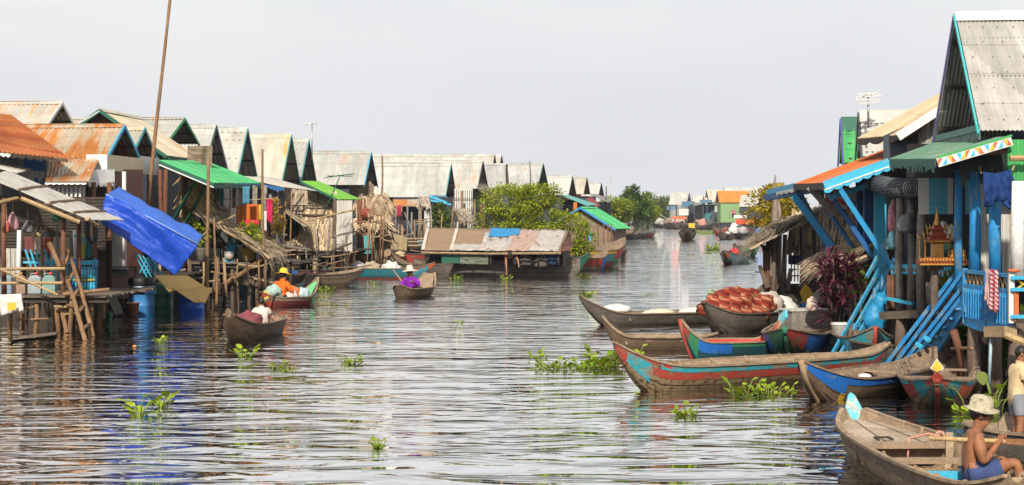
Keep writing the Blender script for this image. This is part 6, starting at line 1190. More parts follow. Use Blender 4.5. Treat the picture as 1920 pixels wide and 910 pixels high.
boat('brown canoe with a red teal prow moored at the foot of the faded stairs', W(1642,682), W(1590,655), 1.0, .38, .62, .5, HULLB, INN, [(0,.16,.2,1,BTEAL,'prow_side'), (.16,.6,.6,.98,BSKY)], thwarts=1, tb=.3, stem=BRED)
boat('dark wet canoe lying under the bright blue stairs', W(1740,690), W(1600,672), 1.0, .34, .7, .5, HULLD, HULLB, [(0,.12,.3,1,REDW,'prow_side')], thwarts=1, tb=.25)
b = boat('canoe facing us with red prow, teal cheeks and a yellow spade emblem', W(1757,772), W(1762,706), 1.12, .31, .43, .36, HULLG, INN, [(0,.10,.06,1,BTEAL,'prow_cheek'), (.10,.26,.52,.9,BRED,'red_band',(1,)), (.10,.26,.52,.9,BORANGE,'orange_band',(-1,)), (.13,.4,.91,1.0,BSKY), (.0,.035,0,1,BRED,'prow_tip')], thwarts=2, tb=.26, tk=.2, ew=(.06,.3), stem=BRED, pw=3.2, ribs=6, seat=INN, draft=.1)
prow_plate(b, BRED, h_=.16, w_=.08); c = b.at(0,0,b.zs(0)+.115); add(b.root, 'spade_emblem', BYEL, lambda m: [m.poly([c+b.sd*y+Z(z)+b.ax*o for y, z in ((-.05,0),(-.068,.035),(-.04,.075),(0,.135),(.04,.075),(.068,.035),(.05,0),(0,-.02))]) for o in (-.035,.0)]); add(b.root, 'emblem_edge', WHITEP, lambda m: m.poly([c+b.sd*y*1.25+Z(z*1.2-.015)+b.ax*.012 for y, z in ((-.05,0),(-.068,.035),(-.04,.075),(0,.135),(.04,.075),(.068,.035),(.05,0),(0,-.02))]))
# -- the paddler's boat in the foreground and the boy's boat
FB = b = boat('big weathered canoe with pale blue prow carrying the shirtless paddler', (3.79,19.5), (4.02,14.0), 1.02, .35, .42, .50, wood('foreground_hull', (.45,.33,.215), (1,1,2.2), 5, .45, .75, .2, (.25,.17,.11)), wood('foreground_inside', (.40,.285,.185), (1,1,1), 6, .5, .8, .25), [(.06,.95,.82,.98,wood('rub_rail', (.30,.23,.17)),'rub_rail')], thwarts=0, tb=.2, ts=.14, tk=.12, ribs=10, pw=2.8, seat=INN, floor=True, ew=(.13,.10))
prow_blade(b, BSKY, .28, .13, .08, .8)
fd = lambda t_: min(.33, b.zs(t_)-.035)
add(b.root, 'foredeck', wood('bleached_deck', (.46,.36,.26), (1,1,1), 5, .35, .8, .2), lambda m: [m.hexa([b.at(t_,u*(b.w(t_)-.035),fd(t_)-.05*(t_-.04)-(.03 if lo else 0)-.012*(k_%2)) for lo in (1,0) for t_, u in ((t0,u0),(t1,u0),(t1,u1),(t0,u1))]) for t0, t1 in ((.03,.13),(.13,.25),(.25,.36)) for k_, (u0, u1) in enumerate(((-1,-.62),(-.6,-.2),(-.18,.22),(.24,.6),(.62,1)))])
add(b.root, 'hatch', DARKW, lambda m: [m.beam(b.at(.31,-.2,.335), b.at(.31,-.06,.335), .02, .02), m.beam(b.at(.31,-.2,.335), b.at(.345,-.2,.335), .02, .02), m.beam(b.at(.31,-.06,.335), b.at(.345,-.06,.335), .02, .02)])
add(b.root, 'bulkhead', INN, lambda m: m.beam(b.at(.365,-b.w(.365)+.04,.22), b.at(.365,b.w(.365)-.04,.22), .04, .19)); add(b.root, 'crossbeam', HULLG, lambda m: m.beam(b.at(.385,-b.w(.38)+.01,.31), b.at(.385,b.w(.38)-.01,.31), .09, .06)); add(b.root, 'thwart', TANW, lambda m: m.beam(b.at(.42,-b.w(.42)+.04,.17), b.at(.42,.05,.17), .12, .03)); add(b.root, 'thwart', HULLG, lambda m: m.beam(b.at(.52,-b.w(.52)+.02,.26), b.at(.52,b.w(.52)-.02,.26), .10, .05))
add(b.root, 'slatted_floor', BAMBOO, lambda m: [m.beam(b.at(.545,u,.20), b.at(.665,u,.20), .042, .02) for u in [-.42+.055*i for i in range(16)]]); add(b.root, 'blue_board', SKYP, lambda m: m.beam(b.at(.685,-.40,.21), b.at(.685,.40,.21), .03, .17)); add(b.root, 'knee', HULLG, lambda m: [m.beam(b.at(.44,.36,.05), b.at(.39,.44,.42), .07, .07), m.beam(b.at(.47,.28,.06), b.at(.43,.40,.30), .06, .06), m.beam(b.at(.50,-.1,.14), b.at(.53,.35,.16), .06, .04)])
add(b.root, 'seat_board', INN, lambda m: [m.beam(b.at(.70+.04*i,-b.w(.72)+.05,.20), b.at(.70+.04*i,b.w(.72)-.05,.20), .20, .03) for i in range(5)]); add(b.root, 'rope', plain('pink_rope', (.55,.25,.18), .9), lambda m: [m.tube([b.at(.37,.40,.37), b.at(.34,.30,.39), b.at(.36,.1,.36), b.at(.38,.05,.37), b.at(.39,.02,.15)], .012, 5)]+[m.tube([b.at(.38,.36+.05*cos(a),.38+.06*sin(a)) for a in [k*.9 for k in range(9)]], .014, 5)], smooth=True)
add(b.root, 'stern_paint', worn('mottled_blue', (.06,.30,.42), (.33,.30,.22), .5, 9), lambda m: m.hexa([b.at(t_,u*(b.w(t_)-.03),b.zs(t_)-.02+.012*(1-lo)) for lo in (1,0) for t_, u in ((.93,-.9),(.995,-.8),(.995,.8),(.93,.9))]))
b2 = boat('plank sided boat at the picture edge with a pale wooden prow blade', (4.70,18.3), (7.6,17.4), 1.15, .36, .42, .4, HULLD, INN, thwarts=2, tb=.16, ribs=6, tk=.1, seat=HULLG, ew=(.12,.1)); c = P(1888,805,18.2); add(b2.root, 'prow_plate', wood('pale_blade', (.50,.38,.26)), lambda m: m.hexa([c+V((x,y,z)) for z, k in ((-.12,1),(.06,.9)) for x, y in ((-.09*k,0),(.09*k,0),(.09*k,.04),(-.09*k,.04))])); add(b2.root, 'prow_tip', wood('pale_blade', (.50,.38,.26)), lambda m: m.hexa([c+V((x,y,z)) for z, k in ((.0605,.9),(.17,.08)) for x, y in ((-.09*k,0),(.09*k,0),(.09*k,.04),(-.09*k,.04))]))
# -- left bank and middle of the canal
boat('long bare brown canoe moored before the laundry house', W(682,536), W(428,546), 1.15, .46, .64, .5, HULLG, HULLG, [(.1,.95,.8,.98,INN,'rub_rail')], thwarts=3, tb=.26, tk=.2, rail=HULLG)
b = boat('dark teal canoe with a red blade prow nosing out behind the orange shirt', W(574,549), W(440,556), .95, .28, .62, .4, DTEAL, HULLD, [(.0,.06,.1,1,BRED,'prow_tip'), (.06,.4,.4,.98,BTEAL)], thwarts=1, tb=.3, tk=.2)
boat('maroon canoe with a blue and red tipped bow under the thatch house', W(523,524), W(640,522), 1.0, .34, .66, .4, worn('boat_maroon', (.13,.04,.04), (.12,.08,.06), .3), HULLD, [(.0,.05,.1,1,BORANGE,'prow_tip'), (.05,.25,.2,.98,BBLUE,'prow_side')], thwarts=2, tb=.25)
b = boat('long teal and red canoe with white bars moored under the palm house', W(815,523), W(580,522), 1.05, .40, .64, .5, BRED, INN, [(.0,.05,.2,1,BORANGE,'prow_tip'), (.05,.2,.2,.9,BTEAL,'prow_side'), (.2,.97,.5,.98,worn('boat_deep_teal', (.02,.17,.22), (.1,.15,.14), .25)), (.0,.25,.92,1,BRED), (.25,.97,0,.3,DTEAL,'waterline_stain')]+[(.86+.022*i,.868+.022*i,.52,.97,WHITEP,'white_bar') for i in range(3)], thwarts=3, tb=.25, tk=.2)
for i, (t_, col, lab) in enumerate(((.35,(.62,.60,.56),'white bundle in the long teal and red canoe near its bow'), (.5,(.40,.32,.22),'tan bundle in the middle of the long teal and red canoe'), (.62,(.5,.49,.47),'grey white bundle on the long teal and red canoe'), (.74,(.55,.18,.06),'orange bundle near the stern of the long teal and red canoe'))): bundle('bundle', lab, 'bundle', b.at(t_,0,.26), (.36,.3,.26), plain('bundle_%d' % i, col, .9, .4, 12), i, .5, 'bundles loaded in the long teal canoe')
OB = b = boat('small market canoe with mint green and red prow and dark red side', W(596,572), W(490,577), .95, .26, .78, .42, worn('boat_wine', (.16,.03,.03), (.14,.08,.06), .3), INN, [(0,.05,.1,1,BBRIGHTR,'prow_tip'), (.05,.24,.45,1,MINT,'prow_side'), (.1,.9,.84,.99,HULLG), (.86,1,.2,1,BRED,'stern_tip')], thwarts=1, tb=.34, tk=.17, tks=.15, ts=.25)
add(b.root, 'prow_cover', MINT, lambda m: m.hexa([b.at(t_,u*(b.w(t_)-.02),b.zs(t_)-.02-.02*lo) for lo in (1,0) for t_, u in ((.03,-1),(.26,-.8),(.26,.8),(.03,1))]))
for i, (t_, y, rr_, col, lab) in enumerate(((.80,.0,(.26,.22,.26),(.35,.50,.45),'pale green net bag behind the woman in the orange shirt'), (.44,.0,(.22,.2,.22),(.60,.17,.06),'orange basin of goods in the market canoe'), (.33,.05,(.25,.2,.2),(.45,.55,.58),'pale blue bag in the market canoe'), (.54,.12,(.18,.15,.16),(.62,.52,.48),'pink white bundle at the knees of the woman in orange'), (.92,0,(.15,.14,.16),(.58,.45,.10),'yellow bag at the stern of the market canoe'))): bundle('bag', lab, 'bag', b.at(t_,y,.2), rr_, plain('market_%d' % i, col, .6, .5, 14), i+2, .4, 'goods packed in the market canoe')
CB = b = boat('short dark canoe of the child with two notched prow blades', W(430,646), W(524,622), .95, .33, .58, .36, HULLB, INN, thwarts=1, tb=.3, tk=.2, ew=(.1,.12)); prow_plate(b, HULLG, h_=.22, w_=.07); prow_plate(b, HULLB, h_=.2, w_=.09, t=.06, name='side_blade')
bundle('carpet', 'reddish cloth heap in front of the child', 'cloth', b.at(.38,0,.15), (.3,.28,.26), plain('plum', (.20,.05,.06), .9, .4), 3, .4)
PB = b = boat('small pale wood canoe paddled by the woman in purple', W(806,553), W(746,561), 1.0, .28, .70, .42, HULLB, HULLG, [(.0,.1,.1,1,HULLG,'prow_tip')], thwarts=1, tb=.38, tk=.2, ew=(.16,.08)); add(b.root, 'prow_cover', HULLG, lambda m: m.hexa([b.at(t_,u*(b.w(t_)-.02),b.zs(t_)-.02-.02*lo) for lo in (1,0) for t_, u in ((.0,-1),(.3,-.9),(.3,.9),(.0,1))]))
# roofed houseboat
HB = b = boat('large dark houseboat hull under a patched mat roof', W(1106,516), W(775,517), 1.7, .62, .95, .70, wood('houseboat_hull', (.27,.23,.19), (.4,1,1.5), 5, .5, .7, .15), HULLD, [(.0,.06,.2,1,DKGREEN,'prow_side'), (.08,.96,.86,.98,HULLB,'rub_rail')], thwarts=1, tb=.16, ts=.12, tk=.1, name='houseboat', sec=(.28,1.9)); r = b.root
d0, d1 = 71.75, 74.0; MAT = wood('split_mat', (.33,.23,.15), (.3,9,16), 3, .55, .85, .1, (.16,.10,.065)); PLAS = plain('clear_plastic', (.40,.36,.325), .35, .35, 5, .5, 0, .7)
rp = lambda u, v: bil(P(800,430,d1), P(1066,435,d1), P(1050,474,d0), P(790,472,d0), u, v)
def rpatch(nm, u0, u1, v0, v1, mt, o, k=.04, lab=None, seed=1):
    return part(nm, (lambda m: (m.sheet(rp(u0,v0)+V((0,-.02-o*.5,.04+o)), rp(u1,v0)+V((0,-.02-o*.5,.04+o)), rp(u1,v1)+V((0,-.02-o*.5,.04+o)), rp(u0,v1)+V((0,-.02-o*.5,.04+o)), 22, 10, .012, lambda u, v: k*noise.noise(V((u*6, v*4, seed)))+k*.5*noise.noise(V((u*16+v*5, v*9, seed)))), m)[1])(MB(True)), mt, r, lab)
rpatch('mat_roof', 0, 1, -.02, 1, MAT, 0, .02); rpatch('roof_back', 0, 1, 0, -.5, MAT, -.05, .02) if 0 else None
add(r, 'roof_back', MAT, lambda m: m.sheet(P(800,430,d1+.02), P(1066,435,d1+.02), P(1062,474,76.4), P(805,470,76.4), 6, 4, .03))
rpatch('plastic_sheet', .42, .63, .15, 1.0, PLAS, .02, .06, 'crumpled clear plastic over the mat'); rpatch('plastic_sheet', .62, .80, .0, 1.0, plain('pink_plastic', (.38,.26,.21), .5, .3, 5, .4, 0, .6), .025, .06, 'pinkish torn plastic'); rpatch('plastic_sheet', .78, .985, .0, 1.0, PLAS, .035, .07, 'greyish plastic near the bow', 3); rpatch('plastic_sheet', .20, .45, .72, 1.01, PLAS, .03, .05, None, 5); rpatch('blue_patch', .455, .60, .0, .40, plain('blue_patch', (.03,.21,.43), .6, .3, 6, .3, 0, .5), .06, .03); rpatch('blue_patch', .59, .665, .0, .30, plain('blue_patch', (.03,.21,.43), .6, .3, 6, .3, 0, .5), .055, .03)
for u0, w_ in ((.0, .022), (.205, .022)): rpatch('white_strip', u0, u0+w_, 0, 1.02, plain('cream_strip', (.55,.49,.42), .9), .05, .06)
add(r, 'roof_end', REDW, lambda m: m.sheet(rp(.995,0)+V((0,-.02,.05)), rp(1.02,-.0)+V((.1,1.0,-.5)), rp(1.03,.9)+V((.2,.5,0)), rp(.995,1)+V((0,-.03,.04)), 8, 8, .02, lambda u, v: .05*noise.noise(V((u*5,v*5,2)))))
add(r, 'eave_pole', TANW, lambda m: [m.tube([P(790,474,d0-.05), P(920,476,d0-.05), P(1052,475,d0-.05)], .05, 6)])
for px in (800, 842, 880, 920, 965, 1010, 1048): post(r, px, 474, 498, d0+.15, .045, DARKW)
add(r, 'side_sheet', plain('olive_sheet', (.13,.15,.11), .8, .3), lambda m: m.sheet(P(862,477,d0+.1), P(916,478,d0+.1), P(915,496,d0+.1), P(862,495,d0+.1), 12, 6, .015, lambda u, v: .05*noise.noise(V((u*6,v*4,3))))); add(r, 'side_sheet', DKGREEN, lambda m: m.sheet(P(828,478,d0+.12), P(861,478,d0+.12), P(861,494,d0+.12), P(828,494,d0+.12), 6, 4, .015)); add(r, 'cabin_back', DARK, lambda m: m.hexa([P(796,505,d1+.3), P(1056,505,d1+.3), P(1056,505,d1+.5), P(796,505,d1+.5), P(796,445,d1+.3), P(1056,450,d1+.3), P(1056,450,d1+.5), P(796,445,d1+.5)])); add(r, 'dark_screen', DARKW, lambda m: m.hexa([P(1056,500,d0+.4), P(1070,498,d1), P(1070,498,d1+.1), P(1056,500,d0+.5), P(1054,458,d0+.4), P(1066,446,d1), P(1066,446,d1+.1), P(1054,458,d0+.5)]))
for i, (px, py, col, lab) in enumerate(((1036,490,(.02,.05,.14),'navy bundle stowed at the bow end of the houseboat'), (985,492,(.10,.09,.09),'dark grey bundle stowed under the houseboat roof'), (1015,494,(.14,.12,.10),'brown bundle stowed beside the navy one'))): bundle('bundle', lab, 'bundle', P(px,py,d0+.6)-Z(.15), (.32,.25,.3), plain('hb_%d' % i, col, .9, .4), i, .4, 'bundles stowed under the houseboat roof')
boat('dark canoe tied at the stern of the houseboat', W(736,519), W(850,521), 1.1, .52, .95, .6, HULLD, HULLB, thwarts=2, tb=.3, tk=.2); boat('red sided boat drawn up behind the dark canoe', W(735,506), W(830,504), 1.2, .7, .9, .7, BRED, HULLD, thwarts=1)
bundle('rope_coil', 'pale coil of rope on the bow of the dark canoe', 'rope', P(751,482,72.6), (.22,.2,.14), ROPE, 3, .6)
c = P(727,474,76); t = thing('log', 'sawn log end beside the palm stack', 'log', c); add(t, 'log', LOG, lambda m: m.tube([c, c+V((.1,.9,0))], .16, 12)); add(t, 'cut_face', BORANGE if 0 else TANW, lambda m: m.lathe(c+V((0,-.012,0)), [(.15,0),(.15,.0)], 12) if 0 else m.tube([c+V((0,-.02,0)), c+V((0,-.003,0))], .15, 12))
# painted boats beside the green hut
boat('big carved boat with red and green bow rising beside the hut', W(1171,500), W(1040,507), 1.8, .85, 1.40, .9, BRED, INN, [(.0,.06,.1,1,BORANGE,'prow_tip'), (.06,.34,.1,.66,GREENP,'prow_side'), (.34,.9,.88,.99,YELLOWP,'yellow_band'), (.06,.34,.67,.97,BBRIGHTR), (.34,.95,.55,.86,BTEAL), (.1,.9,0,.3,HULLG,'keel_planks')], thwarts=1, tb=.4, tk=.3)
boat('lower painted boat with blue bow in front of the carved boat', W(1139,506), W(1062,508), 1.3, .55, .95, .6, HULLG, INN, [(.0,.08,.2,1,BRED,'prow_tip'), (.08,.3,.3,.95,BBLUE,'prow_side'), (.3,.95,.6,.95,BRED)], thwarts=1, tb=.4, tk=.25)
for lab, x0, y0, x1, y1, m_, bz in (('dark canoe nosing out beyond the hut posts',1202,449,1150,450,HULLD,1.0), ('middle dark canoe of three beyond the hut',1218,446,1172,447,HULLD,.9), ('reddish tipped canoe farthest out beyond the hut',1229,445,1190,446,BRED,.75)): boat(lab, W(x0,y0), W(x1,y1), 1.2, .45, bz, .5, m_, HULLD, thwarts=1, tb=.45, tk=.3, group='canoes moored beyond the green hut', ns=16)
for i, (px, py, l_, m_, lab) in enumerate(((1165,441,50,HULLG,'grey canoe drawn in under the yellow trees'), (1195,437,40,HULLD,'dark canoe farther in under the yellow trees'))): boat(lab, W(px+l_*.5,py), W(px-l_*.5,py), 1.2, .5, .9, .6, m_, HULLD, thwarts=1, tb=.4, fine=False, ns=16)
# far traffic
b = boat('dark wooden ferry boat coming towards us down the canal', W(1289,452), W(1288,449), 1.75, .75, 1.0, .9, HULLB, HULLD, [(.0,.5,.8,.98,HULLG,'rub_rail')], thwarts=1, tb=.3, tk=.2, ew=(.1,.6), pw=3); r = b.root
for px in (1276, 1303): 
    for d_ in (167, 173): post(r, px if d_ < 170 else (px*.94+1288*.06), 419, 444, d_, .05, REDW)
add(r, 'canopy', HULLD, lambda m: m.hexa([P(x_,y_,d_) for y_ in (421,418.5) for x_, d_ in ((1274,166.5),(1305,166.5),(1304,174),(1275,174))])); add(r, 'cabin', DARK, lambda m: m.hexa([P(x_,y_,d_) for y_ in (442,431.2) for x_, d_ in ((1278,168.5),(1301,168.5),(1300,173.5),(1279,173.5))])); add(r, 'cabin_top', PALEB, lambda m: m.hexa([P(x_,y_,d_) for y_ in (431,429.5) for x_, d_ in ((1278,168.5),(1301,168.5),(1300,173.5),(1279,173.5))])); add(r, 'yellow_flag', YELLOWP, lambda m: m.sheet(P(1291,419,166.2), P(1303,419,166.2), P(1303,428,166.2), P(1291,427,166.2), 5, 3, .02, lambda u, v: .05*sin(u*6)))
for i, (x0, y0, x1, y1, bm, h_, m_, lab) in enumerate(((1227,427,1252,427.5,2.4,1.0,HULLD,'dark barge moored by the far trees'), (1246,428.5,1280,429.5,2.4,1.0,HULLD,'dark market boat under the far orange canopy'), (1262,430,1300,429.5,2.0,.8,HULLD,'low dark boat before the far shacks'), (1300,430.5,1350,430,2.2,1.0,HULLD,'long dark boat under the hanging net'), (1338,438,1358,438.5,1.6,.55,DTEAL,'flat teal boat by the far hyacinth bed'), (1343,441.5,1359,442,1.4,.5,BBRIGHTR,'flat red boat by the far hyacinth bed'), (1352,449.5,1369,448.5,1.5,.5,HULLD,'small dark boat with two people on the far right bank'), (1366,446.5,1393,446,1.8,.9,HULLD,'dark boat heaped with white bundles on the far right bank'), (1386,443.5,1440,443,2.0,1.0,HULLD,'long roofed boat beside the blue bin'))): boat(lab, W(x0,y0), W(x1,y1), bm, h_, h_+.4, h_+.3, m_, HULLD, thwarts=0, tb=.3, fine=False, ns=14, floor=False, group='boats moored along the far right bank')
def canopy(label, x0, x1, y0, y1, d_, mt, legs):
    t = thing('canopy', label, 'canopy', P(x0,y1,d_)); add(t, 'sheet', mt, lambda m: m.sheet(P(x0,y0,d_+2), P(x1,y0,d_+2), P(x1,y1,d_), P(x0,y1,d_), 12, 4, .04, lambda u, v: .12*noise.noise(V((u*6,v*3,1)))))
    for k in legs: post(t, k, y1-1, y1+12, d_+.3, .05, SLATE)
canopy('orange canopy over the far market boat', 1260, 1288, 406.5, 411, 288, plain('orange_canopy', (.62,.14,.04), .8), (1264,1286)); canopy('long red canopy over boats on the far right bank', 1380, 1434, 412, 421, 180, plain('red_canopy', (.58,.06,.03), .8), (1384,1408,1432)); add(thing('white_eave', 'white sheet roof above the long red canopy', 'canopy', P(1380,408,184)), 'sheet', WHITEP, lambda m: m.sheet(P(1376,404,190), P(1400,405,190), P(1400,409,184), P(1376,409,184), 6, 3, .05))
t = thing('bin', 'bright blue bin on the roofed boat by the golden tree', 'bin', P(1423,437,176)); add(t, 'box', plain('bin_blue', (.02,.17,.50), .5), lambda m: m.hexa([P(x_,y_,d_) for y_, k in ((437,.8),(426,1)) for x_, d_ in ((1423-7*k,176),(1423+7*k,176),(1423+7*k,177),(1423-7*k,177))])); add(t, 'rim', plain('bin_blue', (.02,.17,.50), .5), lambda m: m.beam(P(1415,426,175.9), P(1431,426,175.9), .1, .08))
rr = random.Random(5)
for i, (px, py, d_) in enumerate(((1236,417,310), (1243,419,309), (1254,417,296), (1268,418,294), (1276,419,293), (1318,420,280), (1328,419,280), (1362,434,185), (1374,432,180), (1383,431,182), (1379,426,184), (1392,433,178))): bundle('bundle', ('pale bundle at the tip of the far barge', 'grey bundle on the far barge', 'brown bundle on the far market boat', 'pale bundle under the orange canopy', 'tan bundle at the end of the orange canopy', 'pinkish bundle below the hanging net', 'dark bundle beside the pinkish one', 'red brown bundle on the teal boat', 'white bundle on the heaped boat', 'second white bundle on the heaped boat', 'white topmost bundle on the heaped boat', 'grey bundle against the blue bin')[i], 'bundle', P(px,py,d_)-Z(.3), (.5 if d_ < 200 else .75,.4,.45 if d_ < 200 else .65), plain('farb_%d' % i, ((.5,.45,.4),(.3,.3,.3),(.25,.18,.13),(.5,.45,.42),(.4,.3,.2),(.45,.22,.18),(.08,.08,.09),(.3,.08,.06),(.65,.62,.58),(.6,.58,.55),(.66,.64,.6),(.35,.33,.32))[i], .9), i, .5, 'bundles on the far boats')
RB = boat('small green blue canoe of the paddler in red', W(1358,497), W(1400,489), 1.25, .42, .72, .5, BTEAL, HULLD, [(.0,.08,.2,1,BORANGE,'prow_tip'), (.1,.9,0,.35,HULLB,'waterline_stain')], thwarts=1, tb=.35, tk=.2); boat('greenish canoe just behind the paddler in red', W(1412,483), W(1388,478), 1.3, .5, .8, .6, DKGREEN, HULLD, [(.0,.3,.6,.98,MINT)], thwarts=1, tb=.4)

# ================================================================ people
def paddle(label, p, q, blade=.5, shaft=TANW, bl=None, r_=.02, bw=.13):
    p, q = V(p), V(q); t = thing('paddle', label, 'paddle', (p+q)*.5); d = (q-p).normalized(); add(t, 'shaft', shaft, lambda m: m.tube([p, q], r_, 8), smooth=True)
    if blade: s_ = d.cross(V((0,0,1))).normalized(); n_ = s_.cross(d); add(t, 'blade', bl or shaft, lambda m: m.hexa([q+d*x+n_*(w_*bw*.5)+s_*o for o in (-.012,.012) for x, w_ in ((-.05,-.35),(blade,-1),(blade,1),(-.05,.35))]))
    return t
KNEEL = dict(pelvis=(0,0,.12), chest=(.10,0,.42), neck=(.14,0,.60), head=(.17,0,.78), shoulderL=(.10,.17,.52), hipL=(.02,.10,.12), kneeL=(.40,.16,.14), footL=(.05,.20,.06), toeL=(-.4,0,-.1))
SIT = dict(pelvis=(0,0,.12), chest=(.05,0,.45), neck=(.07,0,.62), head=(.10,0,.80), shoulderL=(.06,.18,.55), hipL=(.05,.10,.12), kneeL=(.40,.22,.38), footL=(.48,.16,.04))
# the paddler in front, back towards us, facing right
mp = P(1811, 905, 15.4); mz = .205; M = dict(pelvis=(0,0,.13), chest=(.055,0,.43), neck=(.115,0,.575), head=(.165,0,.765), shoulderL=(.085,.20,.525), shoulderR=(.085,-.205,.52), elbowL=(.18,.27,.33), handL=(.32,.08,.44), elbowR=(.13,-.28,.28), handR=(.27,-.15,.435), gripL=(0,-.2,1), gripR=(0,.2,1),
         hipL=(.06,.11,.12), kneeL=(.40,.34,.24), footL=(.62,.16,.05), hipR=(.06,-.11,.12), kneeR=(.46,-.26,.30), footR=(.50,-.22,-.01), toeL=(1,-.3,.1), toeR=(.6,.1,-.1), face=(1,-.10,-.12))
HATM = worn('patterned_hat', (.42,.37,.26), (.17,.15,.10), .35, 14, (1,1,1), .9, .3, 0)
man, T = person('shirtless man in blue shorts and a sun hat paddling in the front canoe', (mp.x, mp.y, mz), radians(-6), M, .87, plain('deep_tan', (.29,.122,.06), .58, .4, 8, .25, 0, .25), None, plain('blue_shorts', (.05,.075,.19), .85, .3, 7, .2, 0, .5), (HATM, .175, .115, False), sub=2, girth=1.22)
paddle('long pale wooden paddle held across the lap of the shirtless man', P(1742,822,15.36), P(1886,828,15.28), .8, wood('paddle_pale', (.62,.42,.20)), wood('paddle_blade', (.30,.14,.06)), .020, .10)
# the boy
bp = P(1906, 840, 17.9); BOY = dict(pelvis=(0,0,.86), chest=(.03,0,1.17), neck=(.06,0,1.36), head=(.10,0,1.54), shoulderL=(.03,.18,1.28), elbowL=(.05,.24,1.02), handL=(.22,.16,.90), elbowR=(.10,-.22,1.02), handR=(.26,-.14,.94), hipL=(0,.10,.83), kneeL=(.05,.11,.47), footL=(0,.11,.07), hipR=(0,-.1,.83), kneeR=(.02,-.12,.47), footR=(-.04,-.12,.07), face=(1,-.35,-.2))
person('boy in a sand coloured shirt and grey shorts standing at the edge of the canal', (bp.x, bp.y, .17), radians(5), BOY, .66, SKIN, worn('sand_shirt', (.58,.44,.25), (.50,.22,.12), .16, 5, (1,1,1), .9, .2, 0), plain('grey_shorts', (.22,.23,.26), .9), sub=2, longsleeve=False, girth=1.12)
# woman in orange
op = OB.at(.68,0,.12); K = dict(KNEEL); K.update(elbowL=(.12,.30,.34), handL=(.30,.20,.22), elbowR=(.12,-.30,.34), handR=(.30,-.2,.22), face=(1,.1,-.1), head=(.19,0,.77)); oh = radians(62)
person('woman in an orange long sleeved shirt and yellow hat kneeling in the market canoe', tuple(op), oh, K, 1.0, SKIN, plain('orange_shirt', (.68,.135,.015), .9, .25, 6, .2, 0, .4), plain('black_trousers', (.015,.014,.016), .9), (plain('yellow_hat', (.72,.48,.03), .8), .22, .12, False), longsleeve=True, trousers=True, sub=2, bun=True)
paddle('short dark paddle trailing from the stern of the market canoe', OB.at(.80,.25,.40), W(476,580), .2, WOOD, WOOD, .03)
# woman in purple
pp = PB.at(.56,0,.05); K = dict(KNEEL); K.update(elbowL=(.16,.32,.34), handL=(.40,.24,.46), elbowR=(.20,-.30,.34), handR=(.40,-.06,.28), face=(1,.2,-.1)); ph = radians(-115)
person('woman in a purple shirt and pale floppy hat paddling a small canoe', tuple(pp), ph, K, .97, SKIN, plain('purple_shirt', (.22,.02,.36), .9, .25, 6, .2, 0, .4), plain('dark_trousers', (.03,.02,.04), .9), (plain('pale_hat', (.62,.50,.42), .9), .25, .14, False), longsleeve=True, trousers=True, girth=1.22)
paddle('thin paddle slanting across the woman in purple', P(737,506,55.2), P(764,542,55.0), .3, TANW, TANW, .02)
# child
cp = CB.at(.62,0,.17); K = dict(SIT); K.update(elbowL=(.12,.32,.36), handL=(.14,.42,.18), elbowR=(.16,-.30,.36), handR=(.05,-.47,.20), face=(1,0,-.2)); 
person('small child in a white top seen from behind in the short dark canoe', tuple(cp), radians(100), K, .70, SKIN, plain('off_white_shirt', (.60,.53,.46), .9, .2), plain('red_shorts', (.25,.04,.03), .9), sub=2, girth=1.22)
# far paddler in red
rp_ = RB.at(.52,0,.15); K = dict(KNEEL); K.update(elbowL=(.25,.30,.40), handL=(.42,.14,.36), elbowR=(.25,-.28,.42), handR=(.40,-.05,.50)); person('paddler in a bright red shirt in the green blue canoe', tuple(rp_), radians(-140), K, 1.0, SKIND, plain('red_shirt', (.62,.03,.04), .9), plain('dark_trousers', (.03,.02,.04), .9), longsleeve=True, trousers=True, sub=1, bun=True); paddle('paddle held out to the water by the paddler in red', P(1393,474,91), W(1418,491), .3, WOOD, WOOD, .03)
# houseboat person leaning out
K = dict(pelvis=(0,0,.30), chest=(.22,0,.42), neck=(.36,0,.40), head=(.52,0,.36), shoulderL=(.24,.18,.42), shoulderR=(.24,-.18,.42), elbowL=(.34,.30,.20), handL=(.44,.34,.02), elbowR=(.52,-.14,.05), handR=(.56,-.12,-.30), hipL=(0,.1,.28), kneeL=(.30,.2,.05), footL=(0,.2,0), toeL=(-1,0,0), face=(.7,0,-.7))
hp_ = P(958, 497, 72.2); person('person in dark clothes leaning out of the houseboat to reach the water', tuple(hp_), radians(-95), K, 1.05, SKIN, plain('dark_red_shirt', (.16,.03,.05), .9), plain('dark_trousers', (.03,.02,.04), .9), trousers=True, sub=1)
# sitter on the deck by the plants
K = dict(SIT); K.update(pelvis=(0,0,.45), chest=(.02,0,.78), neck=(.04,0,.95), head=(.08,0,1.12), shoulderL=(.02,.18,.88), hipL=(.05,.1,.45), kneeL=(.42,.12,.46), footL=(.50,.12,.06), elbowL=(.05,.26,.66), handL=(.28,.16,.52)); person('bare legged person in dark blue sitting behind the mooring poles', tuple(P(400,488,51.4)), radians(-25), K, 1.0, SKIN, plain('navy_shirt', (.03,.04,.12), .9), plain('blue_shorts2', (.05,.06,.14), .9), sub=1)
c = P(399,488,51.6); t = thing('chair', 'turquoise wooden chair under the sitter by the mooring poles', 'chair', c); ch = lambda x, y, z: c+V((x,y,z))
add(t, 'seat', SKYP, lambda m: m.box(ch(0,0,.42), .45, .42, .04)); add(t, 'backrest', SKYP, lambda m: [m.box(ch(-.22+.0,.0,.75), .03, .42, .5)]+[m.box(ch(-.16+.08*i,.22,.68), .05, .02, .5) for i in range(5)])
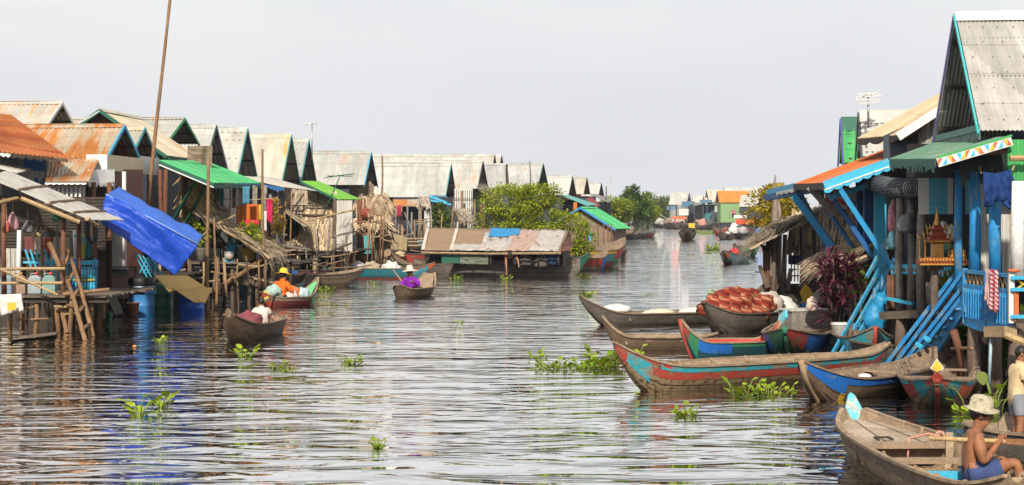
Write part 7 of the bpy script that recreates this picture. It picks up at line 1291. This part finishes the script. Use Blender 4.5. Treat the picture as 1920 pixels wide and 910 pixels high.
for x_ in (-.2,.2):
    for y_ in (-.18,.18): add(t, 'leg', SKYP, lambda m: m.box(ch(x_,y_,.2), .04, .04, .4))
tag(part('leaning_board', (lambda m: (m.beam(P(428,492,50.2), P(440,436,50.6), .26, .04, up=(0,1,0)), m)[1])(MB()), SKYP, None, loc=P(434,470,50.3)), 'tall turquoise board leaning below the thatch awning', 'board')
for i, (px, py, d_, col, hd, lab) in enumerate(((1266,424,292,(.62,.12,.30),-90,'tiny figure in pink on the far market boat'), (1360,447,174.5,(.50,.08,.06),-120,'tiny figure in red on the small dark boat'), (1364,447,174,(.60,.57,.52),-60,'tiny figure in white beside the one in red'), (1398,442,188,(.45,.05,.08),-90,'tiny figure in crimson near the heaped boat'))):
    K = dict(SIT); K.update(pelvis=(0,0,.3), elbowL=(.12,.28,.36), handL=(.30,.18,.26)); person(lab, tuple(P(px,py,d_)), radians(hd), K, 1.3 if d_ > 200 else 1.05, SKIND, plain('far_shirt_%d' % i, col, .9), plain('dark_trousers', (.03,.02,.04), .9), sub=1, hands=True, trousers=True)
K = dict(SIT); K.update(elbowL=(.12,.28,.36), handL=(.30,.18,.26)); person('person with a dark head low in the long teal and red canoe', tuple(P(660,513,71.6)), radians(-30), K, .85, SKIND, plain('brick_shirt', (.40,.12,.06), .9), plain('dark_trousers', (.03,.02,.04), .9), sub=1)
# ================================================================ trees and plants
tree('bush', 'big round yellow green bush growing behind the houseboat', P(988,497,79), 3.5, (2.6,1.9,1.75), 24000, .15, LEAFY, 3, None, 'bush', .09, .54, 17, .20)
tree('bush', 'smaller yellow green shoot of bush beside the green hut', P(1085,490,78), 1.9, (.65,.6,1.0), 2200, .15, LEAFY, 4, None, 'bush', .05, .5, 9)
tree('tree', 'golden leaved tree behind the thatched jetty', P(1453,455,66), 2.0, (1.15,.95,.95), 7500, .14, LEAFGOLD, 5, None, 'tree', .06, .6, 18, .5)
tree('tree', 'yellow green tree over the far left boats', P(1152,442,170), 3.7, (2.0,1.6,1.5), 3800, .30, LEAFY, 6, None, 'tree', .1, .62, 10)
tree('tree', 'tall mid green tree at the bend of the left bank', P(1192,428,200), 4.9, (2.2,2,2.2), 6000, .32, LEAFG, 7, None, 'tree', .14, .54, 20, .4); tree('tree', 'second yellowish tree just right of the tall green one', P(1215,428,205), 3.6, (1.3,1.2,1.7), 2600, .3, LEAFY, 17, None, 'tree', .1, .6, 8)
for i, (px, d_, h_, r_, m_, lab) in enumerate(((1214,352,5.4,3.3,LEAFD,'dark far tree next to the tall mid green one'), (1232,346,5.6,3.0,LEAFM,'olive far tree in the middle of the wood at the bend'), (1262,350,5.3,2.8,LEAFD,'dark far tree against the first spiked roof'), (1244,356,5.6,3.2,LEAFM,'broad far tree filling the end of the wood'), (1178,310,4.5,3.0,LEAFD,'dark far tree peeping out above the yellow tree'))): tree('tree', lab, P(px,400+2.6*F/d_,d_), h_, (r_*1.3,2.2,h_*.6), 5600, .42, m_, 20+i, 'trees closing the view at the bend', 'tree', .16, .46, 20, .5)
tree('tree', 'low golden bush in front of the red canopy', P(1405,440,120), 1.5, (.7,.6,.6), 900, .2, LEAFGOLD, 41, None, 'bush', .04, .6, 7) if 0 else None
b = thing('cordyline', 'tall plant with drooping dark purple leaves by the faded stairs', 'plant', P(1566,610,33)); rr = random.Random(9); mb = MB(); st = MB(True)
for i in range(26):
    px, py = rr.gauss(1566, 20), rr.uniform(482, 600); px = 1566+(px-1566)*(.5+.8*(py-480)/120); c = P(px, py, 33+rr.uniform(-.4,.4)); st.tube([P(1566+(px-1566)*.4, 625, 33), c.lerp(P(1566,600,33), .4), c], [.02,.018,.012], 5)
    for k in range(20):
        a = rr.uniform(0, 2*pi); e = rr.uniform(-.5, 1.1); mb.leaf(c+V((0,0,rr.uniform(-.1,.06))), V((cos(a)*cos(e), sin(a)*cos(e), sin(e))), V((0,0,1)), rr.uniform(.22,.40), rr.uniform(.05,.085))
part('leaves', mb, LEAFP, b); part('stems', st, LOG, b)
t = thing('plant_bucket', 'white bucket under the dark purple plant', 'bucket', P(1576,640,32.4)); add(t, 'pail', WHITEP, lambda m: m.lathe(P(1576,640,32.4), [(.14,0),(.17,.33),(.185,.34),(.15,.34),(.12,.05)], 18), smooth=True); add(t, 'rim', WHITEP, lambda m: m.lathe(P(1576,640,32.4)+V((0,0,.31)), [(.18,0),(.18,.03)], 18))
tree('bush', 'green and yellow bush in the shade behind the faded stairs', P(1618,600,34.2), 1.3, (.4,.35,.6), 900, .14, LEAFM, 51, None, 'bush', .03, .6, 7)
tree('bush', 'dark green undergrowth between the porch stilts', P(1775,690,30.5), 1.0, (.5,.4,.5), 700, .2, LEAFG, 52, None, 'bush', .03, .55, 6); tree('bush', 'leafy undergrowth behind the thick porch stilt', P(1880,690,28.5), 1.0, (.45,.4,.55), 500, .24, LEAFG, 53, None, 'bush', .03, .6, 6)
tree('bush', 'flowering bush with orange and pink blossom by the thatch awning', P(508,470,52.4), 1.25, (.42,.4,.62), 1100, .12, leafy('leaf_flower_mix', (.20,.22,.02), (.58,.30,.06)), 54, None, 'bush', .03, .7, 8)
def potted(label, px, py, d_, h_, w_, m_, seed, l=.16, n=350, potc=(.35,.33,.28)):
    c = P(px, py, d_); t = thing('potted_plant', label, 'potted plant', c); add(t, 'pot', plain('pot_%d' % seed, potc, .8), lambda m: m.lathe(c, [(w_*.45,0),(w_*.6,h_*.35),(w_*.65,h_*.36),(w_*.5,h_*.36)], 14), smooth=True); mb = MB(); crown(mb, c+V((0,0,h_*.7)), (w_,w_,h_*.42), n, l, seed, 6); part('leaves', mb, m_, t)
potted('yellow flowered pot plant beside the turquoise chair', 378, 488, 49.6, .95, .32, LEAFY, 61); potted('yellow pot plant under the end of the thatch awning', 466, 488, 50.2, .95, .36, LEAFY, 62, potc=(.55,.42,.08)); potted('leafy pot plant beside the yellow one', 452, 488, 50.6, .8, .25, LEAFM, 63)
c = P(384,448,50); t = thing('potted_plant', 'spiky green palm like plant above the blue tarpaulin', 'potted plant', c); rr = random.Random(3); add(t, 'leaves', LEAFG, lambda m: [m.leaf(c+V((rr.uniform(-.25,.25),0,.1)), V((rr.gauss(0,.6),rr.gauss(0,.5),rr.uniform(.3,1))), V((0,1,0)), rr.uniform(.45,.75), .11) for _ in range(60)]); add(t, 'pot', DARKW, lambda m: m.lathe(c-V((0,0,.2)), [(.2,0),(.26,.3),(.2,.3)], 14)); add(t, 'stand', WOOD, lambda m: m.tube([P(384,488,50), c-V((0,0,.2))], .07, 7))
# floating plants
k = 0
for px, py, sz, n, sp, lab in ((1104,556,.34,16,.30,'leafy hyacinth clump behind the prow of the dark outer canoe'), (1215,555,.14,8,.35,'thin line of hyacinth beyond the white sacks'), (1337,554,.20,9,.22,'small hyacinth tuft above the carpet boat'), (1338,546,.16,6,.18,'tiny hyacinth tuft farthest up the open channel by the carpet boat'), (1005,672,.24,9,.20,'small hyacinth clump at the outer end of the drifting row'), (1045,692,.26,24,.42,'flat spreading hyacinth clump in the drifting row'), (1110,690,.36,34,.45,'dense hyacinth clump beside the amber canoe prow'), (1142,688,.52,26,.30,'tallest hyacinth clump touching the amber canoe prow'), (1196,668,.40,4,.10,'few tall hyacinth leaves behind the amber canoe bow'), (1285,781,.24,16,.18,'lone hyacinth tuft in front of the amber canoe'), (1393,742,.42,10,.20,'tall pale hyacinth standing against the amber canoe side'), (1440,742,.28,26,.45,'spread of yellowish hyacinth along the amber canoe'), (1492,680,.34,7,.16,'tall hyacinth leaves before the broad boat'), (458,672,.46,9,.20,'upright yellow green hyacinth below the child canoe'), (525,692,.20,12,.25,'low hyacinth drifting right of the child canoe'), (545,698,.14,6,.15,'small hyacinth scrap trailing the low clump'), (657,683,.26,14,.18,'round hyacinth tuft in the middle of the left water'), (640,574,.16,6,.3,'tiny hyacinth scrap by the market canoe reflection'), (301,642,.18,12,.15,'yellow hyacinth tuft below the bright blue barrel'), (262,778,.44,8,.16,'big leaved hyacinth nearest the left corner'), (300,765,.40,7,.16,'stalky hyacinth beside the big leaved one'), (709,840,.15,14,.08,'single compact hyacinth rosette in the open foreground'), (612,546,.30,16,.3,'hyacinth clump under the bow of the bare brown canoe'), (700,532,.2,8,.3,'hyacinth scraps before the teal and red canoe'), (855,524,.24,14,.3,'hyacinth tuft before the houseboat stern'), (948,524,.26,12,.25,'hyacinth tuft under the reaching arm'), (1336,470,.75,60,.55,'large hyacinth island in the open channel'), (1330,476,.25,24,.5,'flat fringe of the large hyacinth island'), (1296,480,.2,10,.4,'pale hyacinth scraps left of the island'), (1095,517,.2,10,.5,'hyacinth scraps off the houseboat bow'), (862,607,.12,6,.2,'tiny leaf scraps drifting mid channel'), (196,585,.35,16,.25,'hyacinth under the step ladder')): 
    k += 1; clump(lab, px, py, sz*(.78 if py > 540 else .9), n, k, sp*.9)
clump('tall arching hyacinth growing by the thick porch stilt', 1840, 770, .50, 11, 77, .28); clump('round leaved hyacinth close behind the sun hat', 1812, 778, .30, 12, 78, .2); c = P(1856,770,22.6); t = thing('taro_plant', 'one long stalked heart shaped leaf before the porch stilt', 'plant', W(1852,770)); add(t, 'stalk', STALK, lambda m: m.tube([W(1852,770), P(1856,735,23), P(1850,715,23.04), P(1841,708,23.06)], [.02,.018,.015,.012], 6), smooth=True); add(t, 'leaf', LEAFM, lambda m: m.poly([P(1842,704,22.98)+V((.065*sin(a)*(1.1-.35*cos(a)), -.04*cos(a), -.085*cos(a)-.04)) for a in [k_*pi/7 for k_ in range(14)]]))
for px, py, l_, m_, lab in ((1262,440,3,0,''), ): 
    mb, ms = MB(), MB(True)
    for i in range(40): hyacinth(mb, ms, W(1302+i*1.1, 438+rr.uniform(-.8,1.2)), .6, 4, i, .5)
    t = thing('water_hyacinth', 'long bed of hyacinth behind the ferry boat', 'water plant', W(1322,438)); part('leaves', mb, HYA, t); part('stalks', ms, STALK, t)
for i, (px, py, lab, col) in enumerate(((252,649,'orange fruit peel floating below the green barrel',(.6,.25,.03)), (710,643,'pale orange scrap floating in mid channel',(.6,.35,.15)), (75,634,'yellow flower floating beside the landing stage stilts',(.65,.5,.05)))): bundle('floating_scrap', lab, 'scrap', W(px,py)-V((0,0,.03)), (.045,.04,.03), plain('scrap_%d' % i, col, .7), i, .5)
tag(part('floating_board', (lambda m: (m.hexa([W(20,638,.01), W(105,628,.01), W(108,622,.01), W(40,630,.01)]+[W(20,638,.05), W(105,628,.05), W(108,622,.05), W(40,630,.05)]), m)[1])(MB()), WOOD, None, loc=W(60,631)), 'wet board floating under the landing stage', 'board')
boat('small green rimmed dinghy sunk low behind the bamboo ladder', W(205,600), W(165,592), .6, .12, .2, .15, BGREEN, BRED, thwarts=0, fine=False)
